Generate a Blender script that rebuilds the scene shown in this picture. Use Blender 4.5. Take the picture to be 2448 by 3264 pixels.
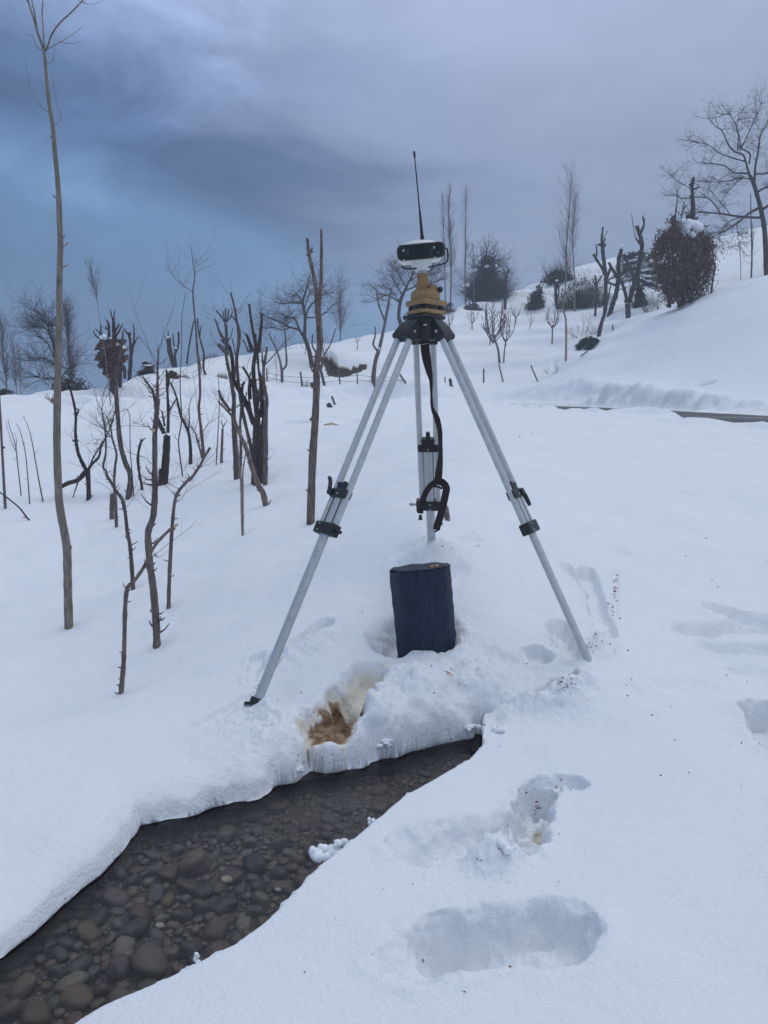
import bpy, bmesh, math, random
import numpy as np
from mathutils import Vector, Matrix

SC = bpy.context.scene
for o in list(bpy.data.objects):
    bpy.data.objects.remove(o, do_unlink=True)
COL = SC.collection
R_ = math.radians

# ------------------------------------------------------------------ camera
CAM_Z = 1.45
PITCH = R_(7.85)
FPX = 2740.0                      # focal length in photo pixels (2448 x 3264)
cam_d = bpy.data.cameras.new('camera')
cam = bpy.data.objects.new('camera', cam_d)
COL.objects.link(cam)
cam.location = (0, 0, CAM_Z)
cam.rotation_euler = (R_(90) - PITCH, 0, 0)
cam_d.sensor_fit = 'VERTICAL'
cam_d.sensor_height = 24.0
cam_d.lens = 24.0 * FPX / 3264.0
cam_d.clip_start = 0.05
cam_d.clip_end = 2000
SC.camera = cam

# ------------------------------------------------------------------ render
SC.render.engine = 'CYCLES'
SC.view_settings.view_transform = 'Standard'
SC.view_settings.look = 'None'
SC.view_settings.exposure = 0.0
SC.view_settings.gamma = 1.0
SC.view_settings.use_curve_mapping = False
cy = SC.cycles
cy.max_bounces = 8
cy.diffuse_bounces = 3
cy.glossy_bounces = 3
cy.transmission_bounces = 6
cy.transparent_max_bounces = 12
cy.volume_bounces = 1
cy.use_denoising = True
cy.use_adaptive_sampling = True
cy.adaptive_threshold = 0.015


def srgb(r, g, b):
    f = lambda c: (c / 255 / 12.92) if c / 255 <= 0.04045 else ((c / 255 + 0.055) / 1.055) ** 2.4
    return (f(r), f(g), f(b), 1)


class NT:
    """Small node-tree writer."""
    def __init__(self, tree):
        self.t = tree
        self.n = tree.nodes
        self.l = tree.links

    def node(self, kind, **kw):
        nd = self.n.new(kind)
        for k, v in kw.items():
            setattr(nd, k, v)
        return nd

    def put(self, sock, v):
        if isinstance(v, bpy.types.NodeSocket):
            self.l.new(v, sock)
        else:
            sock.default_value = v

    def math(self, op, a, b=None, c=None, clamp=False):
        nd = self.node('ShaderNodeMath', operation=op, use_clamp=clamp)
        self.put(nd.inputs[0], a)
        if b is not None:
            self.put(nd.inputs[1], b)
        if c is not None:
            self.put(nd.inputs[2], c)
        return nd.outputs[0]

    def mix(self, f, a, b):
        nd = self.node('ShaderNodeMix', data_type='RGBA')
        self.put(nd.inputs[0], f)
        self.put(nd.inputs[6], a)
        self.put(nd.inputs[7], b)
        return nd.outputs[2]

    def noise(self, vec, scale, detail=4, rough=0.55, dist=0.0):
        nd = self.node('ShaderNodeTexNoise')
        if vec is not None:
            self.put(nd.inputs['Vector'], vec)
        nd.inputs['Scale'].default_value = scale
        nd.inputs['Detail'].default_value = detail
        nd.inputs['Roughness'].default_value = rough
        nd.inputs['Distortion'].default_value = dist
        return nd.outputs[0]

    def ramp(self, fac, stops):
        nd = self.node('ShaderNodeValToRGB')
        el = nd.color_ramp.elements
        while len(el) < len(stops):
            el.new(0.5)
        for e, (p, c) in zip(el, stops):
            e.position = p
            e.color = c if len(c) == 4 else (*c, 1)
        self.put(nd.inputs[0], fac)
        return nd.outputs[0]

    def mapr(self, v, a, b, c=0.0, d=1.0, smooth=True):
        nd = self.node('ShaderNodeMapRange', interpolation_type='SMOOTHSTEP' if smooth else 'LINEAR')
        self.put(nd.inputs[0], v)
        for i, x in enumerate((a, b, c, d)):
            nd.inputs[i + 1].default_value = x
        return nd.outputs[0]

    def scaled(self, vec, s):
        nd = self.node('ShaderNodeMapping')
        self.put(nd.inputs[0], vec)
        nd.inputs['Scale'].default_value = s
        return nd.outputs[0]


# ------------------------------------------------------------------ sky
SUN_EL, SUN_AZ = R_(62), R_(35)       # high, beyond and to the right (heavily veiled)
world = bpy.data.worlds.new('World')
SC.world = world
world.use_nodes = True
W = NT(world.node_tree)
W.n.clear()
out = W.node('ShaderNodeOutputWorld')
tc = W.node('ShaderNodeTexCoord')
dirv = tc.outputs['Generated']
sep = W.node('ShaderNodeSeparateXYZ')
W.put(sep.inputs[0], dirv)
dx, dy, dz = sep.outputs
nz1 = W.noise(W.scaled(dirv, (2.2, 2.2, 6.0)), 1.6, 5, 0.55, 0.6)
nz2 = W.noise(W.scaled(dirv, (1.4, 1.4, 3.0)), 3.4, 6, 0.6, 0.8)
n1 = W.math('SUBTRACT', nz1, 0.5)
n2 = W.math('SUBTRACT', nz2, 0.5)
# cloud banks lie as slanting layers: height against the horizon, sloped down to the right
t = W.math('MULTIPLY_ADD', dx, 0.30, dz)
t = W.math('MULTIPLY_ADD', n1, 0.11, t)
t = W.math('MULTIPLY_ADD', n2, 0.05, t)
ZEN = 0.89
blue = W.ramp(t, [(0.0, srgb(86, 117, 154)), (0.05, srgb(95, 129, 168)), (0.115, srgb(104, 138, 178)),
                  (0.172, srgb(76, 101, 139)), (0.215, srgb(87, 111, 149)), (0.29, srgb(136, 156, 193)),
                  (0.40, srgb(168, 185, 217)), (1.0, (ZEN * .92, ZEN * 1.03, ZEN * 1.17, 1))])
t2 = W.math('MULTIPLY_ADD', n1, 0.12, dz)
grey = W.ramp(t2, [(0.0, srgb(130, 147, 177)), (0.12, srgb(134, 150, 178)), (0.25, srgb(147, 161, 186)),
                   (0.42, srgb(178, 192, 221)), (1.0, (ZEN * .94, ZEN * 1.03, ZEN * 1.16, 1))])
side = W.math('MULTIPLY_ADD', n1, 0.55, dx)
side = W.math('MULTIPLY_ADD', dz, 0.10, side)
fs = W.mapr(side, -0.13, 0.26)
cloud = W.mix(fs, blue, grey)
# streaks in the cloud deck
stv = W.math('MULTIPLY_ADD', n2, 0.40, 1.0)
cl2 = W.node('ShaderNodeVectorMath', operation='SCALE')
W.put(cl2.inputs[0], cloud)
W.put(cl2.inputs[3], stv)
# a thinner, brighter tear in the cloud at the upper left
tear = W.node('ShaderNodeVectorMath', operation='DOT_PRODUCT')
W.put(tear.inputs[0], dirv)
tear.inputs[1].default_value = (-0.305, 0.895, 0.325)
tv = W.math('MULTIPLY_ADD', n2, 0.05, tear.outputs['Value'])
tv = W.math('MULTIPLY_ADD', W.mapr(tv, 0.984, 1.0), 0.34, 1.0)
cl3 = W.node('ShaderNodeVectorMath', operation='SCALE')
W.put(cl3.inputs[0], cl2.outputs[0])
W.put(cl3.inputs[3], tv)
bg_c = W.node('ShaderNodeBackground')
W.put(bg_c.inputs[0], cl3.outputs[0])
bg_c.inputs[1].default_value = 1.0
sky = W.node('ShaderNodeTexSky', sky_type='NISHITA')
sky.sun_disc = False
sky.sun_elevation = SUN_EL
sky.sun_rotation = SUN_AZ
sky.altitude = 1600
bg_s = W.node('ShaderNodeBackground')
W.put(bg_s.inputs[0], sky.outputs[0])
bg_s.inputs[1].default_value = 0.08
mx = W.node('ShaderNodeMixShader')
mx.inputs[0].default_value = 0.93     # nearly closed cloud cover over the clear sky
W.put(mx.inputs[1], bg_s.outputs[0])
W.put(mx.inputs[2], bg_c.outputs[0])
W.put(out.inputs[0], mx.outputs[0])

sun_d = bpy.data.lights.new('sun', 'SUN')
sun_d.energy = 0.5
sun_d.angle = R_(40)
sun_d.color = (1.0, 0.97, 0.93)
sun = bpy.data.objects.new('sun', sun_d)
COL.objects.link(sun)
sdir = Vector((math.sin(SUN_AZ) * math.cos(SUN_EL), math.cos(SUN_AZ) * math.cos(SUN_EL), math.sin(SUN_EL)))
sun.rotation_euler = sdir.to_track_quat('Z', 'Y').to_euler()
sun.location = (0, -5, 30)

# ------------------------------------------------------------------ helpers: photo geometry
CP, SP = math.cos(PITCH), math.sin(PITCH)


def ray(p):
    """World direction for a photo pixel (2448 x 3264), forward component about 1."""
    a = (p[0] - 1224.0) / FPX
    b = (1632.0 - p[1]) / FPX
    return np.array([a, CP + b * SP, -SP + b * CP])


def at_y(p, Y):
    d = ray(p)
    return np.array([0, 0, CAM_Z]) + d * (Y / d[1])


def at_z(p, z):
    d = ray(p)
    return np.array([0, 0, CAM_Z]) + d * ((z - CAM_Z) / d[2])


def crop(ox, oy, s):
    return lambda x, y: (ox + x / s, oy + y / s)


D = crop(0, 0, 1 / 1.47559)
cA = crop(0, 1000, 2.37)
cB = crop(600, 850, 2.37)
cC = crop(1300, 500, 1.4451)
cK = crop(1100, 420, 3.16)
cR = crop(1950, 300, 3.161)
cL = crop(0, 0, 3.16)
cM = crop(0, 700, 2.765)
cT = crop(1700, 650, 3.6867)
cU = crop(1380, 750, 3.5298)
cS = crop(200, 1500, 2.95)
cV = crop(1200, 1300, 4.423)
cW = crop(500, 650, 2.765)
cG = crop(700, 1000, 1.27615)
cE = crop(0, 2400, 1.3825)
cH = crop(600, 1900, 1.659)
cF = crop(1400, 1600, 1.3292)


# ------------------------------------------------------------------ helpers: numpy noise
def _hash(ix, iy, seed):
    h = (ix.astype(np.int64) * 374761393 + iy.astype(np.int64) * 668265263 + seed * 1274126177) & 0xFFFFFFFF
    h = ((h ^ (h >> 13)) * 1274126177) & 0xFFFFFFFF
    h = h ^ (h >> 16)
    return (h & 0xFFFFFF) / float(0xFFFFFF)


def vnoise(x, y, seed=0):
    ix = np.floor(x)
    iy = np.floor(y)
    fx = x - ix
    fy = y - iy
    ux = fx * fx * fx * (fx * (fx * 6 - 15) + 10)
    uy = fy * fy * fy * (fy * (fy * 6 - 15) + 10)
    a = _hash(ix, iy, seed)
    b = _hash(ix + 1, iy, seed)
    c = _hash(ix, iy + 1, seed)
    d = _hash(ix + 1, iy + 1, seed)
    return (a + (b - a) * ux) * (1 - uy) + (c + (d - c) * ux) * uy - 0.5


def fbm(x, y, oct=4, seed=0, gain=0.5):
    s = np.zeros_like(x)
    amp = 1.0
    c, sn = 0.8, 0.6
    for i in range(oct):
        s += amp * vnoise(x, y, seed + i * 17)
        x, y = (c * x - sn * y) * 2.03 + 3.7, (sn * x + c * y) * 2.03 - 1.9
        amp *= gain
    return s


def sstep(a, b, x):
    t = np.clip((x - a) / (b - a), 0, 1)
    return t * t * (3 - 2 * t)


def seg_dist(x, y, p, q):
    px, py = p[0], p[1]
    vx, vy = q[0] - px, q[1] - py
    L = vx * vx + vy * vy + 1e-12
    t = np.clip(((x - px) * vx + (y - py) * vy) / L, 0, 1)
    return np.hypot(x - px - t * vx, y - py - t * vy)


def line_dist(x, y, pts):
    d = np.full(x.shape, 1e9)
    for p, q in zip(pts[:-1], pts[1:]):
        d = np.minimum(d, seg_dist(x, y, p, q))
    return d


def in_poly(x, y, pts):
    ins = np.zeros(x.shape, bool)
    n = len(pts)
    for i in range(n):
        x0, y0 = pts[i][0], pts[i][1]
        x1, y1 = pts[(i + 1) % n][0], pts[(i + 1) % n][1]
        if y0 == y1:
            continue
        c = ((y0 > y) != (y1 > y)) & (x < (x1 - x0) * (y - y0) / (y1 - y0) + x0)
        ins ^= c
    return ins

# ------------------------------------------------------------------ terrain: base relief
# control points of the snow surface: photo pixel (at 1659 x 2212) with the height ('z') or the distance ('y') it lies at
CTRL = [
    (829, 2212, 'z', .12), (1250, 2212, 'z', .12), (1659, 2212, 'z', .12), (2100, 2212, 'z', .13), (120, 2300, 'z', .12), (-250, 2300, 'z', .10),
    (300, 2135, 'z', .12), (500, 2040, 'z', .12), (680, 1880, 'z', .125), (800, 1775, 'z', .13), (960, 1665, 'z', .13), (1035, 1600, 'z', .12),
    (1250, 1800, 'z', .13), (1659, 1800, 'z', .13), (1250, 1580, 'z', .14), (1659, 1500, 'z', .17), (1450, 1400, 'z', .22), (1659, 1350, 'z', .22),
    (1659, 1200, 'z', .32), (1400, 1200, 'z', .40), (2100, 1500, 'z', .2), (2100, 1200, 'z', .3),
    (555, 1525, 'z', .14), (700, 1400, 'z', .26), (830, 1300, 'z', .37), (910, 1415, 'z', .24), (1040, 1450, 'z', .2), (932, 1180, 'z', .61),
    (1270, 1425, 'z', .27), (1100, 1280, 'z', .39), (1150, 1100, 'z', .64), (932, 1100, 'z', .72), (932, 1000, 'z', .80), (932, 940, 'z', .93), (950, 898, 'z', 1.02),
    (760, 1150, 'z', .50), (700, 1250, 'z', .36), (600, 1350, 'z', .20), (450, 1430, 'z', .07), (250, 1550, 'z', .10), (400, 1500, 'z', .11),
    (0, 1598, 'z', .10), (0, 1800, 'z', .10), (150, 1800, 'z', .10), (300, 1690, 'z', .11), (450, 1640, 'z', .12), (600, 1600, 'z', .13),
    (850, 1560, 'z', .13), (975, 1540, 'z', .14), (-300, 1620, 'z', .10), (-300, 1850, 'z', .09),
    (0, 1574, 'z', -.15), (60, 1500, 'z', -.20), (150, 1355, 'z', -.22), (262, 1480, 'z', -.10), (340, 1395, 'z', -.05), (365, 1310, 'z', 0),
    (527, 1197, 'z', .2), (668, 1130, 'z', .35), (575, 1095, 'z', .25), (450, 1150, 'z', .1), (280, 1280, 'z', -.12), (250, 1140, 'z', -.1),
    (0, 1100, 'z', -.05), (0, 1250, 'z', -.22), (190, 1072, 'z', .0), (0, 1000, 'z', .15), (150, 950, 'z', .5), (0, 900, 'z', .95), (-300, 1100, 'z', 0), (-300, 1300, 'z', -.2), (-300, 900, 'z', .9),
    (300, 905, 'z', .9), (350, 1000, 'z', .3), (500, 1000, 'z', .42), (330, 870, 'y', 23.5), (250, 862, 'y', 24.5), (430, 872, 'y', 23), (430, 820, 'y', 33),
    (600, 905, 'z', .88), (600, 880, 'y', 27), (600, 830, 'y', 37), (600, 795, 'y', 41), (700, 868, 'y', 30), (760, 940, 'z', .8),
    (740, 832, 'y', 37), (740, 802, 'y', 41), (740, 772, 'y', 43.5), (850, 832, 'y', 38), (850, 782, 'y', 43), (900, 860, 'y', 33),
    (1050, 879, 'z', .99), (1050, 862, 'y', 40), (1050, 830, 'y', 44), (1080, 780, 'y', 48), (1080, 720, 'y', 54), (1080, 680, 'y', 58), (960, 720, 'y', 50),
    # crest against the sky
    (-300, 850, 'y', 26), (0, 850, 'y', 26), (60, 844, 'y', 26.5), (120, 843, 'y', 27), (165, 852, 'y', 27), (205, 843, 'y', 28), (250, 836, 'y', 30), (290, 814, 'y', 34), (330, 804, 'y', 36),
    (380, 799, 'y', 38), (430, 781, 'y', 40), (480, 771, 'y', 42), (560, 764, 'y', 45), (620, 751, 'y', 47), (680, 741, 'y', 50), (760, 729, 'y', 52),
    (830, 719, 'y', 54), (980, 668, 'y', 58), (1050, 646, 'y', 62), (1100, 636, 'y', 64), (1140, 621, 'y', 66), (1180, 604, 'y', 68), (1240, 578, 'y', 70),
    (1332, 560, 'y', 72), (1400, 546, 'y', 72), (1553, 518, 'y', 72), (1600, 500, 'y', 72), (1659, 491, 'y', 72), (2100, 430, 'y', 74),
    # orchard slope below the crest on the right
    (1140, 660, 'y', 60), (1210, 700, 'y', 53), (1220, 770, 'y', 45), (1150, 800, 'y', 44), (1300, 640, 'y', 58), (1400, 620, 'y', 58),
    (1560, 575, 'y', 56), (1659, 545, 'y', 56),
    # near side of the road
    (1120, 881, 'z', .965), (1200, 885, 'z', .975), (1300, 893, 'z', .975), (1500, 904, 'z', .96), (1659, 915, 'z', .94), (1300, 1000, 'z', .70), (1500, 1000, 'z', .66), (1659, 1050, 'z', .5), (1200, 1050, 'z', .68), (2100, 950, 'z', .8), (2100, 1060, 'z', .5),
    # big bank right of the road
    (1180, 850, 'y', 35), (1300, 858, 'y', 31), (1450, 868, 'y', 26), (1659, 884, 'y', 21), (2100, 900, 'y', 15), (1350, 800, 'y', 34.5), (1500, 780, 'y', 31), (1659, 750, 'y', 28),
    (1500, 710, 'y', 34), (1659, 660, 'y', 31.5), (1215, 815, 'y', 37), (1250, 772, 'y', 39), (1300, 737, 'y', 40), (1380, 692, 'y', 40), (1470, 657, 'y', 38.5), (1560, 630, 'y', 37),
    (1659, 592, 'y', 36), (2100, 560, 'y', 30), (2100, 760, 'y', 21),
    (1357, 692, 'y', 46), (1250, 781, 'y', 43), (1300, 748, 'y', 44), (1470, 668, 'y', 44), (1560, 642, 'y', 42), (1659, 604, 'y', 41), (1470, 640, 'y', 50), (1400, 660, 'y', 50),
]
crest = [(-300, 26), (0, 26), (120, 27), (250, 30), (380, 38), (560, 45), (760, 52), (980, 58), (1140, 66), (1332, 72), (1600, 72), (2100, 74)]
uu, vv, ss = [], [], []
_ctrl = {}


def add_ctrl(d, Y, z):
    x = d[0] / d[1] * Y
    r = math.hypot(x, Y)
    uu.append(math.atan2(x, Y))
    vv.append(math.log(r))
    ss.append((z - CAM_Z) / r)


for px, py, mode, val in CTRL:
    d = ray(D(px, py))
    Y = val if mode == 'y' else (val - CAM_Z) / d[2] * d[1]
    z = CAM_Z + d[2] / d[1] * Y
    _ctrl[(px, py)] = (Y, z)
    add_ctrl(d, Y, z)
for px, Y in crest:                                   # the ground falls away behind the crest
    py = min((c for c in CTRL if c[2] == 'y' and abs(c[3] - Y) < .01), key=lambda c: abs(c[0] - px))[1]
    d = ray(D(px, py))
    zc = CAM_Z + d[2] / d[1] * Y
    add_ctrl(d, Y * 1.22, zc - 1.2)
    add_ctrl(d, Y * 1.7, zc - 4.0)
    add_ctrl(d, Y * 3.0, zc - 12.0)
uu, vv, ss = map(np.array, (uu, vv, ss))
KU = 1.6


def _kern(r2):
    return 0.5 * r2 * np.log(r2 + 1e-12)


n = len(uu)
P = np.stack([np.ones(n), uu * KU, vv], 1)
Km = _kern(((uu[:, None] - uu[None]) * KU) ** 2 + (vv[:, None] - vv[None]) ** 2) + np.eye(n) * 1e-4
Am = np.block([[Km, P], [P.T, np.zeros((3, 3))]])
sol = np.linalg.solve(Am, np.concatenate([ss, np.zeros(3)]))
TW, TA = sol[:n], sol[n:]


def tps(u, v):
    sh = u.shape
    u = u.ravel() * KU
    v = v.ravel()
    o = np.empty_like(u)
    B = 20000
    for i in range(0, len(u), B):
        a, b = u[i:i + B], v[i:i + B]
        r2 = (a[:, None] - uu[None] * KU) ** 2 + (b[:, None] - vv[None]) ** 2
        o[i:i + B] = _kern(r2) @ TW + TA[0] + TA[1] * a + TA[2] * b
    return o.reshape(sh)


AZL = R_(37)


# tabulate the relief once in (azimuth, log distance) and read it bilinearly
TU = np.linspace(-AZL, AZL, 361)
TV = np.linspace(math.log(1.45), math.log(170), 700)
TAB = tps(*np.meshgrid(TU, TV, indexing='ij'))


def _tab(u, v):
    fu = np.clip((u - TU[0]) / (TU[1] - TU[0]), 0, len(TU) - 1.001)
    fv = np.clip((v - TV[0]) / (TV[1] - TV[0]), 0, len(TV) - 1.001)
    iu = fu.astype(int)
    iv = fv.astype(int)
    a = fu - iu
    b = fv - iv
    return (TAB[iu, iv] * (1 - a) + TAB[iu + 1, iv] * a) * (1 - b) + (TAB[iu, iv + 1] * (1 - a) + TAB[iu + 1, iv + 1] * a) * b


def base_z(x, y):
    """Height of the undisturbed snow at world x, y (arrays)."""
    x = np.asarray(x, float)
    y = np.asarray(y, float)
    r = np.hypot(x, y)
    az = np.arctan2(x, y)
    rc = np.clip(r, 1.5, 165)
    v = np.log(rc)
    inside = np.abs(az) <= AZL
    s = _tab(np.clip(az, -AZL, AZL), v)
    # round the back: blend the two outer profiles
    w = np.where(az > 0, 0.5 + 0.5 * (math.pi - az) / (math.pi - AZL), 0.5 - 0.5 * (math.pi + az) / (math.pi - AZL))
    sl = _tab(np.full_like(az, -AZL), v)
    sr = _tab(np.full_like(az, AZL), v)
    s = np.where(inside, s, sr * w + sl * (1 - w))
    z = CAM_Z + s * rc
    k = sstep(0.7, 1.5, r)
    return z * k + 0.11 * (1 - k)


def hit(p, f=None, y0=1.3, y1=120.0):
    """Where the ray of a photo pixel first meets the snow."""
    f = f or base_z
    d = ray(p)
    ts = np.exp(np.linspace(math.log(y0), math.log(y1), 3000))
    X, Yv, Z = d[0] / d[1] * ts, ts, CAM_Z + d[2] / d[1] * ts
    h = f(X, Yv)
    below = np.nonzero(Z <= h)[0]
    i = below[0] if len(below) else int(np.argmin(Z - h))
    return np.array([X[i], Yv[i], h[i]])


# ------------------------------------------------------------------ terrain: stream, road, tracks
WATER_Z = 0.0
FAR_EDGE = [(-420, 2330), (-200, 2190), (-90, 2120), (0, 2068), (60, 2020), (130, 1960), (215, 1885), (255, 1835), (300, 1785), (370, 1768), (450, 1745), (500, 1735), (560, 1725), (600, 1700), (630, 1690), (665, 1660),
            (700, 1668), (760, 1658), (850, 1637), (920, 1615), (975, 1597), (1030, 1588), (1044, 1592)]
NEAR_EDGE = [(-260, 2480), (-60, 2320), (40, 2255), (120, 2212), (200, 2170), (300, 2135), (420, 2085), (500, 2040), (600, 1965), (680, 1880), (740, 1830), (800, 1775), (880, 1715), (960, 1665), (1010, 1635), (1040, 1602)]
far_w = [at_z(D(*p), WATER_Z)[:2] for p in FAR_EDGE]
near_w = [at_z(D(*p), 0.115)[:2] for p in NEAR_EDGE]
STREAM = far_w + near_w[::-1]

ROAD_Z = 1.04
ROAD = [(15, 2), (13.0, 6), (10.6, 10), (8.6, 13), (7.4, 16), (7.1, 20), (6.9, 25), (6.5, 30), (5.8, 34), (4.3, 38), (1.5, 38), (-2.0, 32), (-4.5, 28.5), (-9, 26), (-16, 25)]

# tracks and holes: two photo pixels (1659 x 2212), half width in metres, depth, edge softness 0..1, dirt
HOLES = [
    ((1000, 2045), (1205, 2008), .115, .115, .6, 0), ((905, 2082), (1010, 2045), .10, .06, .95, 0),
    ((1240, 1692), (1175, 1697), .045, .05, .6, 0), ((1168, 1708), (1115, 1815), .065, .12, .5, .0), ((1170, 1725), (1160, 1745), .025, .03, .7, .55), ((1105, 1795), (910, 1825), .11, .085, .8, .03),
    ((1655, 1540), (1700, 1610), .10, .12, .4, 0), ((1490, 1360), (1640, 1350), .085, .07, .6, 0), ((1545, 1315), (1650, 1342), .075, .06, .7, 0), ((1550, 1400), (1690, 1402), .10, .06, .7, 0), ((1600, 1450), (1690, 1460), .12, .03, .9, 0), ((1400, 1500), (1500, 1480), .12, .02, .95, 0),
    ((1222, 1222), (1262, 1268), .035, .035, .6, 0), ((1268, 1235), (1312, 1368), .055, .055, .5, .08), ((1330, 1235), (1325, 1330), .03, .012, .9, .0),
    ((1340, 1186), (1352, 1192), .05, .025, .8, 0), ((1270, 1142), (1290, 1144), .06, .02, .8, 0), ((1478, 1065), (1490, 1070), .08, .02, .8, 0),
    ((1205, 1350), (1245, 1420), .05, .08, .4, 0), ((1148, 1410), (1170, 1425), .055, .06, .5, .06),
    ((695, 1350), (600, 1425), .06, .06, .5, 0), ((585, 1445), (600, 1420), .05, .05, .5, .05), ((560, 1420), (552, 1470), .05, .04, .6, .05), ((535, 1510), (420, 1565), .045, .03, .7, 0),
    ((800, 1458), (752, 1520), .095, .10, .7, .38), ((748, 1518), (708, 1570), .12, .085, .65, 1.05),
    ((845, 1440), (895, 1440), .06, .02, .9, .22), ((1205, 1480), (1225, 1490), .05, .05, .5, .6), ((1245, 1465), (1255, 1472), .03, .03, .6, .5),
    ((1165, 1500), (1230, 1490), .05, .03, .8, .2), ((1005, 1175), (1030, 1165), .05, .025, .7, 0), ((860, 1195), (900, 1185), .05, .02, .7, 0), ((985, 1250), (1000, 1235), .04, .02, .7, 0),
    ((1020, 1545), (1060, 1555), .08, .03, .9, .0), ((615, 1690), (640, 1660), .05, .02, .9, .3), ((440, 1600), (560, 1690), .16, .0, 1, .10), ((940, 1500), (1000, 1510), .1, .02, .9, .08),
    ((1060, 1420), (1090, 1440), .07, .02, .9, 0),
    ((640, 905), (665, 912), .35, .22, .6, 0), ((580, 920), (640, 905), .3, .05, .9, 0), ((700, 918), (760, 905), .3, .06, .9, 0),
    ((1515, 832), (1530, 830), .25, .2, .5, 0), ((1250, 848), (1260, 840), .35, .25, .5, 0), ((1500, 873), (1530, 868), .3, .2, .6, 0),
    ((130, 870), (150, 862), .6, .25, .7, .0),
]
_hw = []
for p, q, w, dep, soft, dirt in HOLES:
    _hw.append((hit(D(*p)), hit(D(*q)), w, dep, soft, dirt))
MOUNDS = [  # pushed up crumbly snow: pixel, pixel, half width, height
    ((600, 1590), (640, 1600), .09, .04), ((800, 1560), (900, 1520), .16, .07), ((930, 1480), (1010, 1470), .16, .05), ((560, 1555), (640, 1570), .12, .03), ((905, 1200), (960, 1190), .10, .05),
    ((1000, 1580), (900, 1590), .08, .03), ((975, 1402), (992, 1375), .07, .035), ((1150, 1520), (1230, 1510), .08, .04), ((1285, 1405), (1300, 1390), .06, .05), ((1260, 1480), (1180, 1530), .06, .05), ((520, 1540), (560, 1545), .06, .03),
    ((1080, 1840), (1060, 1860), .07, .05), ((1190, 1690), (1160, 1740), .05, .02), ((620, 1420), (700, 1380), .09, .03),
]
_mw = [(hit(D(*p)), hit(D(*q)), w, h) for p, q, w, h in MOUNDS]
STUMP = hit(D(912, 1408))
STUMP[1] += 0.13
TREE_WELLS = []          # (x, y, radius, depth), filled in when the trees are placed
# bare earth under the lip of the terrace (far bank)
EARTH = [hit(cB(*p)) for p in ((1000, 690), (1070, 715), (1130, 760), (1200, 755), (1300, 742))]

# ledges and path edges in the snow: photo pixels along the foot, height in metres
LEDGES = [([cU(215, 1108), cU(330, 1092), cU(470, 1066)], .55), ([cU(320, 1385), cU(480, 1385), cU(620, 1355), cU(760, 1325)], .36), ([cU(880, 1322), cU(1000, 1326), cU(1200, 1300)], .22),
          ([cB(600, 745), cB(720, 712), cB(870, 668)], .34), ([cA(60, 1452), cA(330, 1420), cA(600, 1405), cA(800, 1408), cA(960, 1398), cA(1090, 1366)], .10), ([cB(560, 1055), cB(700, 1062), cB(900, 1076)], .16),
          ([cA(900, 618), cA(1080, 632), cA(1300, 640), cA(1600, 668)], .16), ([cU(860, 700), cU(960, 640), cU(1060, 590)], .4), ([cR(1330, 1520), cR(1450, 1515), cR(1540, 1500)], .4), ([cR(1060, 1930), cR(1180, 1890), cR(1290, 1850)], .35)]
_lw = [([hit(p) for p in ps], h) for ps, h in LEDGES]


TRENCH = [None]


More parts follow.
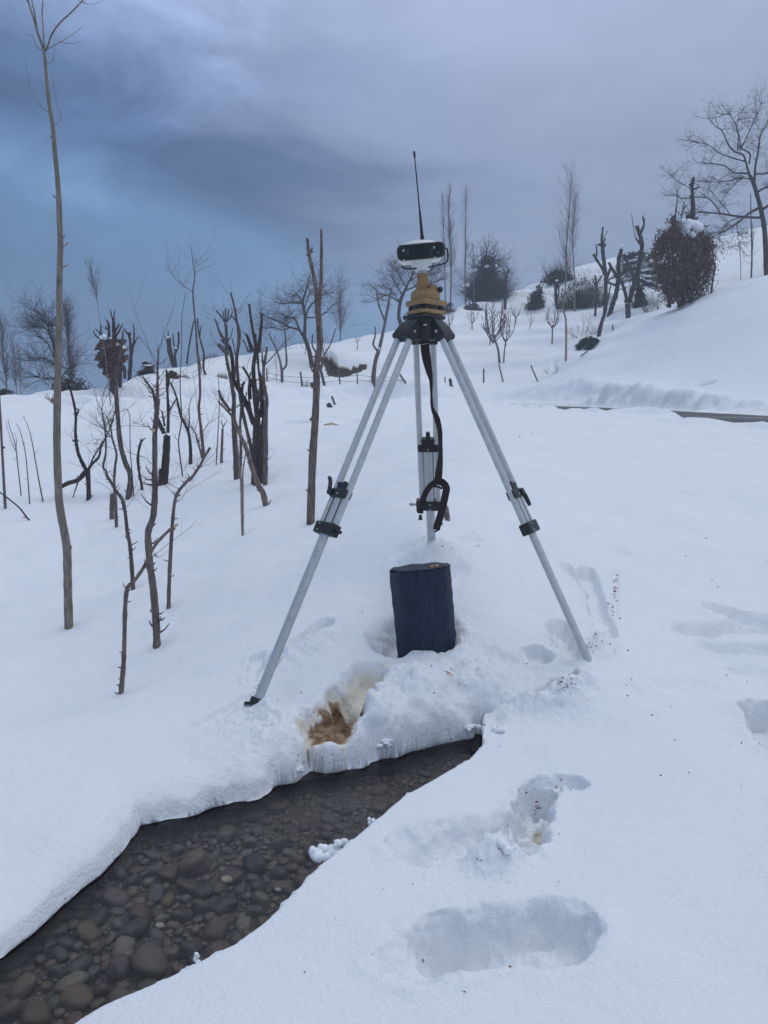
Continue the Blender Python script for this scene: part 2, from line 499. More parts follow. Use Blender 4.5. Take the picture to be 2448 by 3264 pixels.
def relief(x, y, fine=True):
    """Final snow height and dirt share for arrays x, y."""
    z = base_z(x, y)
    r = np.hypot(x, y)
    dirt = np.zeros_like(z)
    # soft drifts, growing with distance
    z = z + 0.035 * sstep(2.5, 6, r) * (1 - sstep(18, 30, r)) * fbm(x * 1.6, y * 1.1, 3, 27) + 0.10 * sstep(2.5, 9, r) * fbm(x * .55, y * .55, 3, 5) + 0.22 * sstep(14, 40, r) * fbm(x * .16, y * .16, 3, 9)
    # wind-smoothed terraces on the far orchard slope
    far = sstep(36, 42, r) * (1 - sstep(66, 72, r)) * sstep(-9, -3, x) * (1 - sstep(16, 20, x))
    q = (z - 1.9 + 1.3 * fbm(x * .12, y * .12, 3, 77)) / 1.15
    q0 = np.floor(q)
    fr = q - q0
    z = z + far * 0.36 * (sstep(.55, .95, fr) - fr) * 1.15
    z = z + 0.022 * fbm(x * 1.7 + .8 * y, y * 1.5, 3, 21) * (1 - sstep(8, 20, r))
    near = r < 9
    nm = near.nonzero()
    xn, yn = x[nm], y[nm]
    zn = z[nm]
    dn = np.zeros_like(zn)
    crumb = np.zeros_like(zn)
    wob = fbm(xn * 9, yn * 9, 3, 31)
    wob2 = fbm(xn * 26, yn * 26, 3, 41)
    for p, q_, w, h in _mw:
        d = seg_dist(xn, yn, p, q_)
        k = np.exp(-(d / w) ** 2)
        zn = zn + h * k * (1 + .9 * wob)
        crumb = np.maximum(crumb, np.exp(-(d / (w * 1.5)) ** 2))
    for p, q_, w, dep, soft, dirt_ in _hw:
        if p[1] > 9:
            continue
        d = seg_dist(xn, yn, p, q_) / w + wob * .34 + wob2 * .05
        k = 1 - sstep(1 - soft * .8, 1.12, d)
        zn = zn - dep * k * (1 + .25 * wob2)
        zn = zn + .006 * np.exp(-((d - 1.25) / .3) ** 2) * (1 if dep > .03 else 0) * (1 + 2 * wob)
        crumb = np.maximum(crumb, (.5 if soft < .55 else .22) * np.exp(-((d - .9) / .5) ** 2) * (1 if dep > .02 else .3))
        if dirt_:
            dn = np.maximum(dn, dirt_ * (1 - sstep(.55, 1.1, d + .2 * wob2)))
    # melt-out round the dark log
    d = np.hypot(xn - STUMP[0], yn - STUMP[1])
    side = (xn - STUMP[0]) / (d + 1e-6)
    back = (yn - STUMP[1]) / (d + 1e-6)
    rim = .205 + .03 * wob + .045 * np.clip(-side, 0, 1)
    zn = zn - (.075 + .05 * np.clip(-side + .2 * back, 0, 1)) * (1 - sstep(.6, 1.15, d / rim)) * sstep(-1.0, -.55, back)
    # the stream's trench
    dfar = line_dist(xn, yn, far_w) 
    dnear = line_dist(xn, yn, near_w)
    ins = in_poly(xn, yn, STREAM)
    isfar = dfar < dnear
    right = sstep(-.9, -.2, xn)                       # the far bank is broken and dirty towards the right
    cr_far = np.exp(-(dfar / .32) ** 2) * (.12 + .88 * right)
    crumb = np.maximum(crumb, cr_far * np.where(isfar | ~ins, 1, 0) * (yn > np.interp(xn, [p[0] for p in far_w][::1], [p[1] for p in far_w][::1]) - .05))
    sd = np.where(ins, -np.minimum(dfar, dnear), np.minimum(dfar, dnear))
    wobl = fbm(xn * 9, yn * 9, 2, 31)
    jit = np.where(isfar, (.018 + .045 * right) * wobl + 0, .006 * wobl + .002 * wob2)
    sd = sd + jit
    wfar = .17 - .02 * right + .05 * wobl
    wnear = .035
    wd = np.where(isfar, wfar, wnear)
    tt = np.clip((sd + .012) / wd, 0, 1)
    prof = np.sqrt(np.clip(1 - (1 - tt) ** 2.2, 0, 1))
    zlow = .004
    TRENCH[0] = (nm[0][sd < -.012], nm[0], sd)
    zn = np.where(sd < -.012, -.115, zlow + (zn - zlow) * prof)
    # crumbly surface where the snow is broken
    zn = zn + crumb * sstep(.03, .13, sd) * (.026 * fbm(xn * 11, yn * 11, 4, 51) + .020 * np.maximum(fbm(xn * 30, yn * 30, 3, 61), 0) + .012 * fbm(xn * 60, yn * 60, 2, 71))
    dn = np.maximum(dn, .12 * np.exp(-(dfar / .2) ** 2) * right * (sd > 0) * sstep(-.1, .3, fbm(xn * 4, yn * 4, 3, 81)))
    z[nm] = zn
    dirt[nm] = dn
    for ps, h in _lw:
        Yl = ps[len(ps) // 2][1]
        m = (np.abs(y - Yl) < Yl * .35) & (x > ps[0][0] - .15 * Yl) & (x < ps[-1][0] + .15 * Yl)
        if not m.any():
            continue
        xm, ym = x[m], y[m]
        ly = np.interp(xm, [p[0] for p in ps], [p[1] for p in ps]) + .03 * Yl * fbm(xm * 12 / Yl, ym * 12 / Yl, 3, 13)
        ends = sstep(ps[0][0] - .06 * Yl, ps[0][0] + .05 * Yl, xm) * (1 - sstep(ps[-1][0] - .05 * Yl, ps[-1][0] + .06 * Yl, xm))
        q = (ym - ly) / Yl
        z[m] = z[m] + h * ends * np.where(q > 0, sstep(0, .013, q) * np.exp(-np.maximum(q - .013, 0) / .10) * .7, -.35 * np.exp(-((q) / .05) ** 2) * 0)
    # mid and far pits
    for p, q_, w, dep, soft, dirt_ in _hw:
        if p[1] <= 9:
            continue
        d = seg_dist(x, y, p, q_) / w
        z = z - dep * (1 - sstep(1 - soft * .8, 1.1, d))
    for tx, ty, tr, td in TREE_WELLS:
        m = (np.abs(x - tx) < tr * 4) & (np.abs(y - ty) < tr * 4)
        if m.any():
            d2 = ((x[m] - tx) ** 2 + (y[m] - ty) ** 2) / tr ** 2
            z[m] = z[m] - td * np.exp(-d2)
    # the road lies in a trough, ploughed snow along both sides
    m = (r > 4) & (r < 50)
    xm, ym = x[m], y[m]
    d = line_dist(xm, ym, ROAD)
    hw = 1.75
    cover = sstep(31, 36, ym) + sstep(3.2, 2.0, xm)
    lump = fbm(xm * 1.3, ym * 1.3, 3, 91)
    lump2 = fbm(xm * 4, ym * 4, 3, 95)
    zz = z[m]
    bank = .19 * np.exp(-((d - hw - .55) / .5) ** 2) * (.55 + 1.8 * np.maximum(lump, -.2)) + .05 * np.exp(-((d - hw - .4) / .6) ** 2) * lump2
    ry = [p[1] for p in ROAD[:10]]
    rightside = xm > np.interp(ym, ry, [p[0] for p in ROAD[:10]])
    bank = bank * np.where(rightside, .8, .6)
    zz = zz + bank * (1 - np.clip(cover, 0, 1) * .6)
    k = (1 - sstep(hw - .3, hw + .75, d + .5 * lump))
    zz = zz * (1 - k) + np.where(cover > .5, np.minimum(zz, ROAD_Z + .06), ROAD_Z - .12) * k
    z[m] = zz
    # bare earth in the far bank
    m = (r > 30) & (r < 60) & (np.abs(x - EARTH[2][0]) < 8)
    xm, ym = x[m], y[m]
    d = line_dist(xm, ym, EARTH)
    lumpe = fbm(xm * .8, ym * .8, 3, 99)
    ly = np.interp(xm, [e[0] for e in EARTH], [e[1] for e in EARTH])
    behind = sstep(-.1, .5, ym - ly)
    env = sstep(EARTH[0][0] - .6, EARTH[0][0] + .6, xm) * (1 - sstep(EARTH[4][0] - .8, EARTH[4][0] + .6, xm))
    z[m] = z[m] + env * np.exp(-(d / 2.2) ** 2) * (.34 * behind - .22 * (1 - behind))
    dirt[m] = np.maximum(dirt[m], 2.0 * (d + .6 * lumpe < .42) * (ym - ly < .12))
    return z, dirt


def snow_z(x, y):
    return relief(np.atleast_1d(np.asarray(x, float)), np.atleast_1d(np.asarray(y, float)))[0]

# ------------------------------------------------------------------ object helpers
def link(o):
    COL.objects.link(o)
    return o


def mesh_obj(name, verts, faces, mat=None, parent=None, smooth=True):
    me = bpy.data.meshes.new(name)
    me.from_pydata([tuple(map(float, v)) for v in verts], [], faces)
    me.update()
    if smooth:
        me.polygons.foreach_set('use_smooth', [True] * len(me.polygons))
    if mat:
        me.materials.append(mat)
    o = link(bpy.data.objects.new(name, me))
    if parent:
        o.parent = parent
    return o


def tag(o, label=None, cat=None, group=None, kind=None):
    if label:
        o['label'] = label
    if cat:
        o['category'] = cat
    if group:
        o['group'] = group
    if kind:
        o['kind'] = kind
    return o


def empty(name, loc, label, cat, group=None):
    o = link(bpy.data.objects.new(name, None))
    o.empty_display_size = .1
    o.location = tuple(map(float, loc))
    return tag(o, label, cat, group)


SHARP = 0


class Geo:
    """Collects tubes, boxes, discs in one list of vertices and faces."""
    def __init__(self):
        self.v, self.f = [], []

    def tube(self, pts, radii, sides=8, cap=True, jitter=0, rnd=None, flat=1.0):
        pts = [np.asarray(p, float) for p in pts]
        n = len(pts)
        if n < 2:
            return
        b0 = len(self.v)
        tang = []
        for i in range(n):
            a = pts[max(i - 1, 0)]
            b = pts[min(i + 1, n - 1)]
            t = b - a
            tang.append(t / (np.linalg.norm(t) + 1e-12))
        up = np.array([0, 1.0, 0]) if abs(tang[0][1]) < .9 else np.array([1.0, 0, 0])
        nx = np.cross(up, tang[0])
        nx /= np.linalg.norm(nx)
        for i in range(n):
            t = tang[i]
            nx = nx - t * np.dot(nx, t)
            nx /= (np.linalg.norm(nx) + 1e-12)
            ny = np.cross(t, nx)
            for k in range(sides):
                a = 2 * math.pi * k / sides
                rr = radii[i]
                if jitter and rnd:
                    rr *= 1 + jitter * (rnd.random() - .5)
                self.v.append(pts[i] + nx * (math.cos(a) * rr) + ny * (math.sin(a) * rr * flat))
        for i in range(n - 1):
            for k in range(sides):
                k2 = (k + 1) % sides
                self.f.append((b0 + i * sides + k, b0 + i * sides + k2, b0 + (i + 1) * sides + k2, b0 + (i + 1) * sides + k))
        if cap:
            self.f.append(tuple(b0 + k for k in reversed(range(sides))))
            self.f.append(tuple(b0 + (n - 1) * sides + k for k in range(sides)))

    def box(self, c, sx, sy, sz, M=None):
        b0 = len(self.v)
        for dx_ in (-1, 1):
            for dy_ in (-1, 1):
                for dz_ in (-1, 1):
                    v = Vector((dx_ * sx / 2, dy_ * sy / 2, dz_ * sz / 2))
                    if M is not None:
                        v = M @ v
                    self.v.append(np.array(c) + np.array(v))
        for q in ((0, 1, 3, 2), (4, 6, 7, 5), (0, 4, 5, 1), (2, 3, 7, 6), (0, 2, 6, 4), (1, 5, 7, 3)):
            self.f.append(tuple(b0 + k for k in q))

    def add(self, v, f):
        b0 = len(self.v)
        self.v += [np.asarray(p, float) for p in v]
        self.f += [tuple(b0 + k for k in q) for q in f]

    def build(self, name, mat, parent=None, smooth=True, bevel=0, sharp=None):
        vs = self.v
        pl = None
        if parent is not None:
            pl = np.array(world_loc(parent))
        if pl is not None:
            vs = [v - pl for v in vs]
        o = mesh_obj(name, vs, self.f, mat, parent, smooth)
        if smooth and (sharp or SHARP):
            o.data.set_sharp_from_angle(angle=R_(sharp or SHARP))
        if bevel:
            m = o.modifiers.new('bevel', 'BEVEL')
            m.width = bevel
            m.segments = 2
            m.limit_method = 'ANGLE'
            m.angle_limit = R_(40)
        return o


def world_loc(o):
    l = Vector(o.location)
    while o.parent:
        o = o.parent
        l += o.location
    return l


def catmull(pts, sub):
    pts = [np.asarray(p, float) for p in pts]
    if len(pts) < 3 or sub < 2:
        return pts
    P_ = [2 * pts[0] - pts[1]] + pts + [2 * pts[-1] - pts[-2]]
    outp = []
    for i in range(1, len(P_) - 2):
        p0, p1, p2, p3 = P_[i - 1:i + 3]
        for k in range(sub):
            t = k / sub
            outp.append(.5 * ((2 * p1) + (-p0 + p2) * t + (2 * p0 - 5 * p1 + 4 * p2 - p3) * t * t + (-p0 + 3 * p1 - 3 * p2 + p3) * t ** 3))
    outp.append(pts[-1])
    return outp


# ------------------------------------------------------------------ materials
def material(name):
    m = bpy.data.materials.new(name)
    m.use_nodes = True
    T = NT(m.node_tree)
    T.n.clear()
    o = T.node('ShaderNodeOutputMaterial')
    b = T.node('ShaderNodeBsdfPrincipled')
    T.l.new(b.outputs[0], o.inputs[0])
    return m, T, b, o


def bump(T, b, h, strength=.5, dist=.01):
    nd = T.node('ShaderNodeBump')
    nd.inputs['Strength'].default_value = strength
    nd.inputs['Distance'].default_value = dist
    T.put(nd.inputs['Height'], h)
    T.put(b.inputs['Normal'], nd.outputs[0])


def plain(name, col, rough=.5, metal=0.0, var=.25, scale=30, bmp=0, spec=.5):
    m, T, b, o = material(name)
    tc_ = T.node('ShaderNodeTexCoord')
    nz = T.noise(tc_.outputs['Object'], scale, 5, .6)
    lo = tuple(c * (1 - var) for c in col[:3]) + (1,)
    hi = tuple(min(1, c * (1 + var)) for c in col[:3]) + (1,)
    T.put(b.inputs['Base Color'], T.ramp(nz, [(.3, lo), (.7, hi)]))
    T.put(b.inputs['Roughness'], T.math('MULTIPLY_ADD', nz, .25, rough - .12, clamp=True))
    b.inputs['Metallic'].default_value = metal
    b.inputs['Specular IOR Level'].default_value = spec
    if bmp:
        bump(T, b, nz, bmp, .004)
    return m


def bark(name, dark, light, green=None, zs=6.0):
    m, T, b, o = material(name)
    tc_ = T.node('ShaderNodeTexCoord')
    oi = T.node('ShaderNodeObjectInfo')
    v = T.scaled(tc_.outputs['Object'], (1, 1, .22))
    n1_ = T.noise(v, zs * 7, 5, .65, .3)
    n2_ = T.noise(tc_.outputs['Object'], zs * .45, 3, .5)
    c = T.ramp(n1_, [(.32, dark + (1,)), (.62, light + (1,))])
    if green:
        c = T.mix(T.mapr(n2_, .48, .68), c, green + (1,))
    hv = T.node('ShaderNodeHueSaturation')
    T.put(hv.inputs['Color'], c)
    T.put(hv.inputs['Value'], T.math('MULTIPLY_ADD', oi.outputs['Random'], .35, .82))
    T.put(b.inputs['Base Color'], hv.outputs[0])
    b.inputs['Roughness'].default_value = .85
    b.inputs['Specular IOR Level'].default_value = .2
    bump(T, b, n1_, .7, .012)
    return m


M_BARK = bark('bark_brown', (.055, .045, .042), (.19, .152, .137))
M_DARKBARK = bark('bark_dark', (.022, .018, .018), (.082, .066, .060))
M_GREYBARK = bark('bark_poplar', (.13, .112, .094), (.30, .26, .215), (.20, .19, .14))
M_REDBARK = bark('bark_red', (.068, .052, .047), (.23, .178, .158))
M_TWIG = bark('bark_twig', (.05, .040, .040), (.14, .11, .10))
M_PALECUT = plain('cut_wood', (.55, .42, .27), .8)

# snow
m, T, b, o = material('snow')
geo = T.node('ShaderNodeNewGeometry')
pos = geo.outputs['Position']
at = T.node('ShaderNodeAttribute', attribute_name='dirt')
g1 = T.noise(pos, 90, 4, .7)
g2 = T.noise(pos, 14, 4, .6)
g3 = T.noise(pos, 2.2, 3, .5)
snowc = T.ramp(g3, [(.3, (.83, .86, .90, 1)), (.7, (.87, .885, .91, 1))])
sv = T.scaled(pos, (1, 1, 1))
rot = T.node('ShaderNodeMapping')
T.put(rot.inputs[0], pos)
rot.inputs['Rotation'].default_value = (0, 0, R_(-55))
rot.inputs['Scale'].default_value = (11, 17, 14)
soiln = T.noise(rot.outputs[0], 1.3, 4, .6, .5)
soil = T.ramp(soiln, [(.28, (.075, .040, .026, 1)), (.42, (.22, .130, .075, 1)), (.58, (.38, .265, .165, 1)), (.78, (.50, .41, .30, 1))])
faint = T.mix(T.mapr(g2, .35, .65), (.72, .66, .55, 1), (.80, .78, .72, 1))
df = T.math('ADD', at.outputs['Fac'], T.math('MULTIPLY', T.math('SUBTRACT', g2, .5), T.math('MULTIPLY', at.outputs['Fac'], .5)))
c = T.mix(T.mapr(df, .03, .35), snowc, faint)
c = T.mix(T.mapr(df, .45, .85), c, soil)
c = T.mix(T.mapr(at.outputs['Fac'], 1.05, 1.25), c, T.mix(soiln, (.018, .012, .010, 1), (.07, .045, .034, 1)))
# specks of bark and seed lying on the snow
vor = T.node('ShaderNodeTexVoronoi', feature='F1')
T.put(vor.inputs['Vector'], pos)
vor.inputs['Scale'].default_value = 9
sp = T.math('LESS_THAN', vor.outputs['Distance'], .05)
vs = T.node('ShaderNodeSeparateColor')
T.put(vs.inputs[0], vor.outputs['Color'])
sp = T.math('MULTIPLY', sp, T.math('GREATER_THAN', vs.outputs[0], .82))
c = T.mix(T.math('MULTIPLY', sp, .75), c, (.16, .10, .06, 1))
gv = T.node('ShaderNodeHueSaturation')
T.put(gv.inputs['Color'], c)
T.put(gv.inputs['Value'], T.mapr(T.noise(pos, 160, 2, .7), .25, .75, .93, 1.04, False))
T.put(b.inputs['Base Color'], gv.outputs[0])
b.inputs['Roughness'].default_value = .75
b.inputs['Specular IOR Level'].default_value = .18
b.inputs['Subsurface Weight'].default_value = 0.0
g4 = T.noise(pos, 38, 4, .7)
hh = T.math('ADD', T.math('MULTIPLY', g1, .5), T.math('MULTIPLY_ADD', g4, .6, g2))
bump(T, b, hh, .7, .014)
M_SNOW = m

# loose snow lying on branches
m, T, b, o = material('snow_clump')
geo = T.node('ShaderNodeNewGeometry')
b.inputs['Base Color'].default_value = (.85, .875, .905, 1)
b.inputs['Roughness'].default_value = .8
b.inputs['Specular IOR Level'].default_value = .15
bump(T, b, T.noise(geo.outputs['Position'], 22, 4, .6), .4, .02)
M_CLUMP = m

# wet asphalt
m, T, b, o = material('wet_asphalt')
geo = T.node('ShaderNodeNewGeometry')
n_ = T.noise(geo.outputs['Position'], .5, 3, .5)
nf = T.noise(geo.outputs['Position'], 60, 3, .6)
T.put(b.inputs['Base Color'], T.mix(nf, (.030, .029, .031, 1), (.065, .060, .058, 1)))
T.put(b.inputs['Roughness'], T.mapr(n_, .3, .7, .42, .62))
b.inputs['Specular IOR Level'].default_value = .3
bump(T, b, nf, .25, .006)
M_ROAD = m

# ------------------------------------------------------------------ ground sheet
# rings round the standpoint, dense where the photograph looks
az_in = np.linspace(R_(-27), R_(27), 620)
az_out = np.concatenate([np.linspace(R_(27), R_(60), 34)[1:], np.linspace(R_(60), R_(300), 90)[1:-1], np.linspace(R_(300), R_(333), 34)[:-1]])
AZ = np.concatenate([az_in, az_out])
lr = np.concatenate([np.linspace(math.log(.12), math.log(1.45), 40)[:-1], np.linspace(math.log(1.45), math.log(2.0), 130)[:-1], np.linspace(math.log(2.0), math.log(4.2), 330)[:-1],
                     np.linspace(math.log(4.2), math.log(12), 170)[:-1], np.linspace(math.log(12), math.log(80), 480)[:-1], np.linspace(math.log(80), math.log(165), 24)])
RR = np.exp(lr)


def noise3(x, y, z, seed=0):
    iz = np.floor(z)
    fz = z - iz
    u = fz * fz * (3 - 2 * fz)
    a = vnoise(x + iz * 37.3, y - iz * 19.7, seed)
    b = vnoise(x + (iz + 1) * 37.3, y - (iz + 1) * 19.7, seed)
    return a * (1 - u) + b * u


def crumble(X, Y, Z):
    """Roughens steep broken snow along its own normal, so that faces get grains and small overhangs."""
    P3 = np.stack([X, Y, Z], -1)
    jmax = int(np.searchsorted(RR, 6.0))
    sub = P3[:len(az_in), :jmax]
    n_ = np.cross(np.gradient(sub, axis=1), np.gradient(sub, axis=0))
    n_ /= np.linalg.norm(n_, axis=-1, keepdims=True) + 1e-12
    n_ *= np.sign(n_[..., 2:3] + 1e-9)
    steep = sstep(.12, .6, 1 - n_[..., 2]) * sstep(.0, .07, sub[..., 2])
    x, y, z = sub[..., 0], sub[..., 1], sub[..., 2]
    h = .55 * noise3(x * 16, y * 16, z * 20, 3) + .35 * noise3(x * 36, y * 36, z * 42, 7) + .2 * noise3(x * 80, y * 80, z * 90, 11)
    h = h * .030 * (.3 + .7 * sstep(-1.0, -.35, x)) * steep * (z > -.12)
    P3[:len(az_in), :jmax] = sub + n_ * h[..., None]
    return P3[..., 0], P3[..., 1], P3[..., 2]


def outward(px, py):
    """Unit direction away from the water at points near the stream, and the distance to its edge."""
    bd = np.full(len(px), 1e9)
    ux, uy = np.zeros(len(px)), np.zeros(len(px))
    for p, q in list(zip(far_w[:-1], far_w[1:])) + list(zip(near_w[:-1], near_w[1:])):
        vx, vy = q[0] - p[0], q[1] - p[1]
        ln = math.hypot(vx, vy)
        ex, ey = -vy / ln, vx / ln
        mx_, my_ = (p[0] + q[0]) / 2 + ex * .01, (p[1] + q[1]) / 2 + ey * .01
        if in_poly(np.array([mx_]), np.array([my_]), STREAM)[0]:
            ex, ey = -ex, -ey
        d_ = seg_dist(px, py, p, q)
        k_ = d_ < bd
        bd = np.where(k_, d_, bd)
        ux, uy = np.where(k_, ex, ux), np.where(k_, ey, uy)
    return ux, uy, bd


def build_ground():
    A, Rr = np.meshgrid(AZ, RR, indexing='ij')
    X, Y = Rr * np.sin(A), Rr * np.cos(A)
    Z, dirt = relief(X.ravel(), Y.ravel())
    nA, nR = A.shape
    Zg = Z.reshape(nA, nR)
    # the snow overhangs the water: pull the foot of the trench back under the banks
    fx, fy = X.ravel().copy(), Y.ravel().copy()
    m = TRENCH[0][0]
    if len(m):
        ux, uy, bd = outward(fx[m], fy[m])
        sgn = np.where(in_poly(fx[m], fy[m], STREAM), 1, -1)
        sh = np.clip(.26 * (1 - bd * sgn / .20), 0, .30)
        fx[m] += ux * sh
        fy[m] += uy * sh
        # draw the lowest row of snow exactly to the lip line, so that the edge runs smoothly
        sd_ = TRENCH[0][2]
        k_ = (sd_ >= -.012) & (sd_ < .012)
        m2, e_ = TRENCH[0][1][k_], sd_[k_] + .012
        ux, uy, bd = outward(fx[m2], fy[m2])
        w_ = 1 - sstep(.010, .022, e_)
        fx[m2] -= ux * e_ * w_
        fy[m2] -= uy * e_ * w_
        Zg = Zg.copy()
        zf = Zg.ravel()
        zf[m2] = zf[m2] * (1 - w_) + .004 * w_
        Zg = zf.reshape(nA, nR)
        X, Y = fx.reshape(nA, nR), fy.reshape(nA, nR)
    X, Y, Zg = crumble(X, Y, Zg)
    Z = Zg.ravel()
    co = np.empty((nA * nR + 1, 3), np.float32)
    co[:-1, 0], co[:-1, 1], co[:-1, 2] = X.ravel(), Y.ravel(), Z
    co[-1] = (0, 0, .11)
    i = np.arange(nA)
    j = np.arange(nR - 1)
    I, J = np.meshgrid(i, j, indexing='ij')
    I2 = (I + 1) % nA
    q = np.stack([I * nR + J, I * nR + J + 1, I2 * nR + J + 1, I2 * nR + J], -1).reshape(-1, 4)
    c0 = np.full(nA, nA * nR)
    tri = np.stack([c0, i * nR, ((i + 1) % nA) * nR], -1)
    me = bpy.data.meshes.new('snow_ground')
    me.vertices.add(len(co))
    me.vertices.foreach_set('co', co.ravel())
    nl = q.size + tri.size
    me.loops.add(nl)
    me.loops.foreach_set('vertex_index', np.concatenate([q.ravel(), tri.ravel()]).astype(np.int32))
    npoly = len(q) + len(tri)
    me.polygons.add(npoly)
    ls = np.concatenate([np.arange(len(q)) * 4, q.size + np.arange(len(tri)) * 3]).astype(np.int32)
    me.polygons.foreach_set('loop_start', ls)
    me.update(calc_edges=True)
    me.validate()
    me.polygons.foreach_set('use_smooth', np.ones(len(me.polygons), bool))
    a = me.attributes.new('dirt', 'FLOAT', 'POINT')
    a.data.foreach_set('value', np.concatenate([dirt, [0]]).astype(np.float32))
    me.materials.append(M_SNOW)
    o = link(bpy.data.objects.new('snow_ground', me))
    tag(o, kind='structure')
    return o


def strip(name, line, hw, z, mat):
    """A flat band along a line."""
    pts = catmull([np.array(p, float) for p in line], 6)
    v, f = [], []
    for i, p in enumerate(pts):
        a, c_ = pts[max(i - 1, 0)], pts[min(i + 1, len(pts) - 1)]
        t_ = c_ - a
        t_ /= np.linalg.norm(t_)
        nrm = np.array([-t_[1], t_[0]])
        for k in (-1, -.35, .35, 1):
            q_ = p + nrm * hw * k
            v.append((q_[0], q_[1], z + .03 * (1 - k * k)))
    for i in range(len(pts) - 1):
        for k in range(3):
            f.append((i * 4 + k, i * 4 + k + 1, i * 4 + k + 5, i * 4 + k + 4))
    o = mesh_obj(name, v, f, mat)
    tag(o, kind='structure')
    return o

# ------------------------------------------------------------------ stream: bed, stones, water
rnd = random.Random(7)
nrnd = np.random.RandomState(7)

m, T, b, o = material('stream_gravel')
geo = T.node('ShaderNodeNewGeometry')
n_ = T.noise(geo.outputs['Position'], 55, 5, .65)
n2_ = T.noise(geo.outputs['Position'], 7, 4, .6)
T.put(b.inputs['Base Color'], T.mix(n2_, T.ramp(n_, [(.3, (.022, .017, .013, 1)), (.7, (.14, .105, .078, 1))]), (.075, .058, .045, 1)))
b.inputs['Roughness'].default_value = .5
bump(T, b, n_, .8, .01)
M_BED = m

m, T, b, o = material('wet_stone')
oi = T.node('ShaderNodeObjectInfo')
tc_ = T.node('ShaderNodeTexCoord')
n_ = T.noise(tc_.outputs['Object'], 4, 5, .65)
n2_ = T.noise(tc_.outputs['Object'], 22, 4, .7)
base = T.ramp(oi.outputs['Random'], [(0, (0.082, 0.077, 0.071, 1)), (.13, (0.162, 0.109, 0.071, 1)), (.26, (0.075, 0.091, 0.077, 1)), (.4, (0.041, 0.037, 0.037, 1)), (.52, (0.211, 0.144, 0.087, 1)), (.64, (0.089, 0.090, 0.101, 1)), (.76, (0.155, 0.086, 0.066, 1)), (.86, (0.056, 0.056, 0.058, 1)), (.94, (0.236, 0.206, 0.161, 1)), (1, (0.139, 0.116, 0.094, 1))])
c = T.mix(T.mapr(n_, .3, .7, 0, .45), base, (0.057, 0.049, 0.042, 1))
c = T.mix(T.mapr(n2_, .5, .75, 0, .35), c, (0.266, 0.228, 0.180, 1))
T.put(b.inputs['Base Color'], c)
b.inputs['Roughness'].default_value = .42
bump(T, b, n2_, .3, .01)
M_STONE = m

m, T, b, o = material('stream_water')
geo = T.node('ShaderNodeNewGeometry')
rm = T.node('ShaderNodeMapping')
T.put(rm.inputs[0], geo.outputs['Position'])
rm.inputs['Rotation'].default_value = (0, 0, R_(-52))
rm.inputs['Scale'].default_value = (14, 34, 1)
w1 = T.noise(rm.outputs[0], 1.0, 3, .55, .7)
w2 = T.noise(geo.outputs['Position'], 70, 2, .5, .4)
hh = T.math('MULTIPLY_ADD', w2, .25, w1)
nd = T.node('ShaderNodeBump')
nd.inputs['Strength'].default_value = .2
nd.inputs['Distance'].default_value = .02
T.put(nd.inputs['Height'], hh)
gl = T.node('ShaderNodeBsdfGlossy')
gl.inputs['Roughness'].default_value = .05
T.put(gl.inputs['Normal'], nd.outputs[0])
tr = T.node('ShaderNodeBsdfTransparent')
tr.inputs['Color'].default_value = (.93, .94, .93, 1)
rf = T.node('ShaderNodeBsdfRefraction')
rf.inputs['Color'].default_value = (.86, .89, .89, 1)
rf.inputs['IOR'].default_value = 1.33
rf.inputs['Roughness'].default_value = .0
T.put(rf.inputs['Normal'], nd.outputs[0])
mxa = T.node('ShaderNodeMixShader')
mxa.inputs[0].default_value = .12
T.put(mxa.inputs[1], tr.outputs[0])
T.put(mxa.inputs[2], rf.outputs[0])
fr = T.node('ShaderNodeFresnel')
fr.inputs['IOR'].default_value = 1.33
T.put(fr.inputs['Normal'], nd.outputs[0])
mxb = T.node('ShaderNodeMixShader')
T.put(mxb.inputs[0], fr.outputs[0])
T.put(mxb.inputs[1], mxa.outputs[0])
T.put(mxb.inputs[2], gl.outputs[0])
T.l.new(mxb.outputs[0], o.inputs[0])
M_WATER = m


def stream_sheet(name, mat, z, step, pad, zf=None):
    xs = np.arange(-2.6, 1.1, step)
    ys = np.arange(1.0, 4.2, step)
    X, Y = np.meshgrid(xs, ys, indexing='ij')
    ins = in_poly(X, Y, STREAM) | (np.minimum(line_dist(X, Y, far_w), line_dist(X, Y, near_w)) < pad)
    Z = z + (zf(X, Y) if zf else np.zeros_like(X))
    idx = -np.ones(X.shape, int)
    v, f = [], []
    for i in range(len(xs)):
        for j in range(len(ys)):
            if ins[i, j]:
                idx[i, j] = len(v)
                v.append((X[i, j], Y[i, j], Z[i, j]))
    for i in range(len(xs) - 1):
        for j in range(len(ys) - 1):
            q = (idx[i, j], idx[i + 1, j], idx[i + 1, j + 1], idx[i, j + 1])
            if min(q) >= 0:
                f.append(q)
    o = mesh_obj(name, v, f, mat)
    return tag(o, kind='structure')


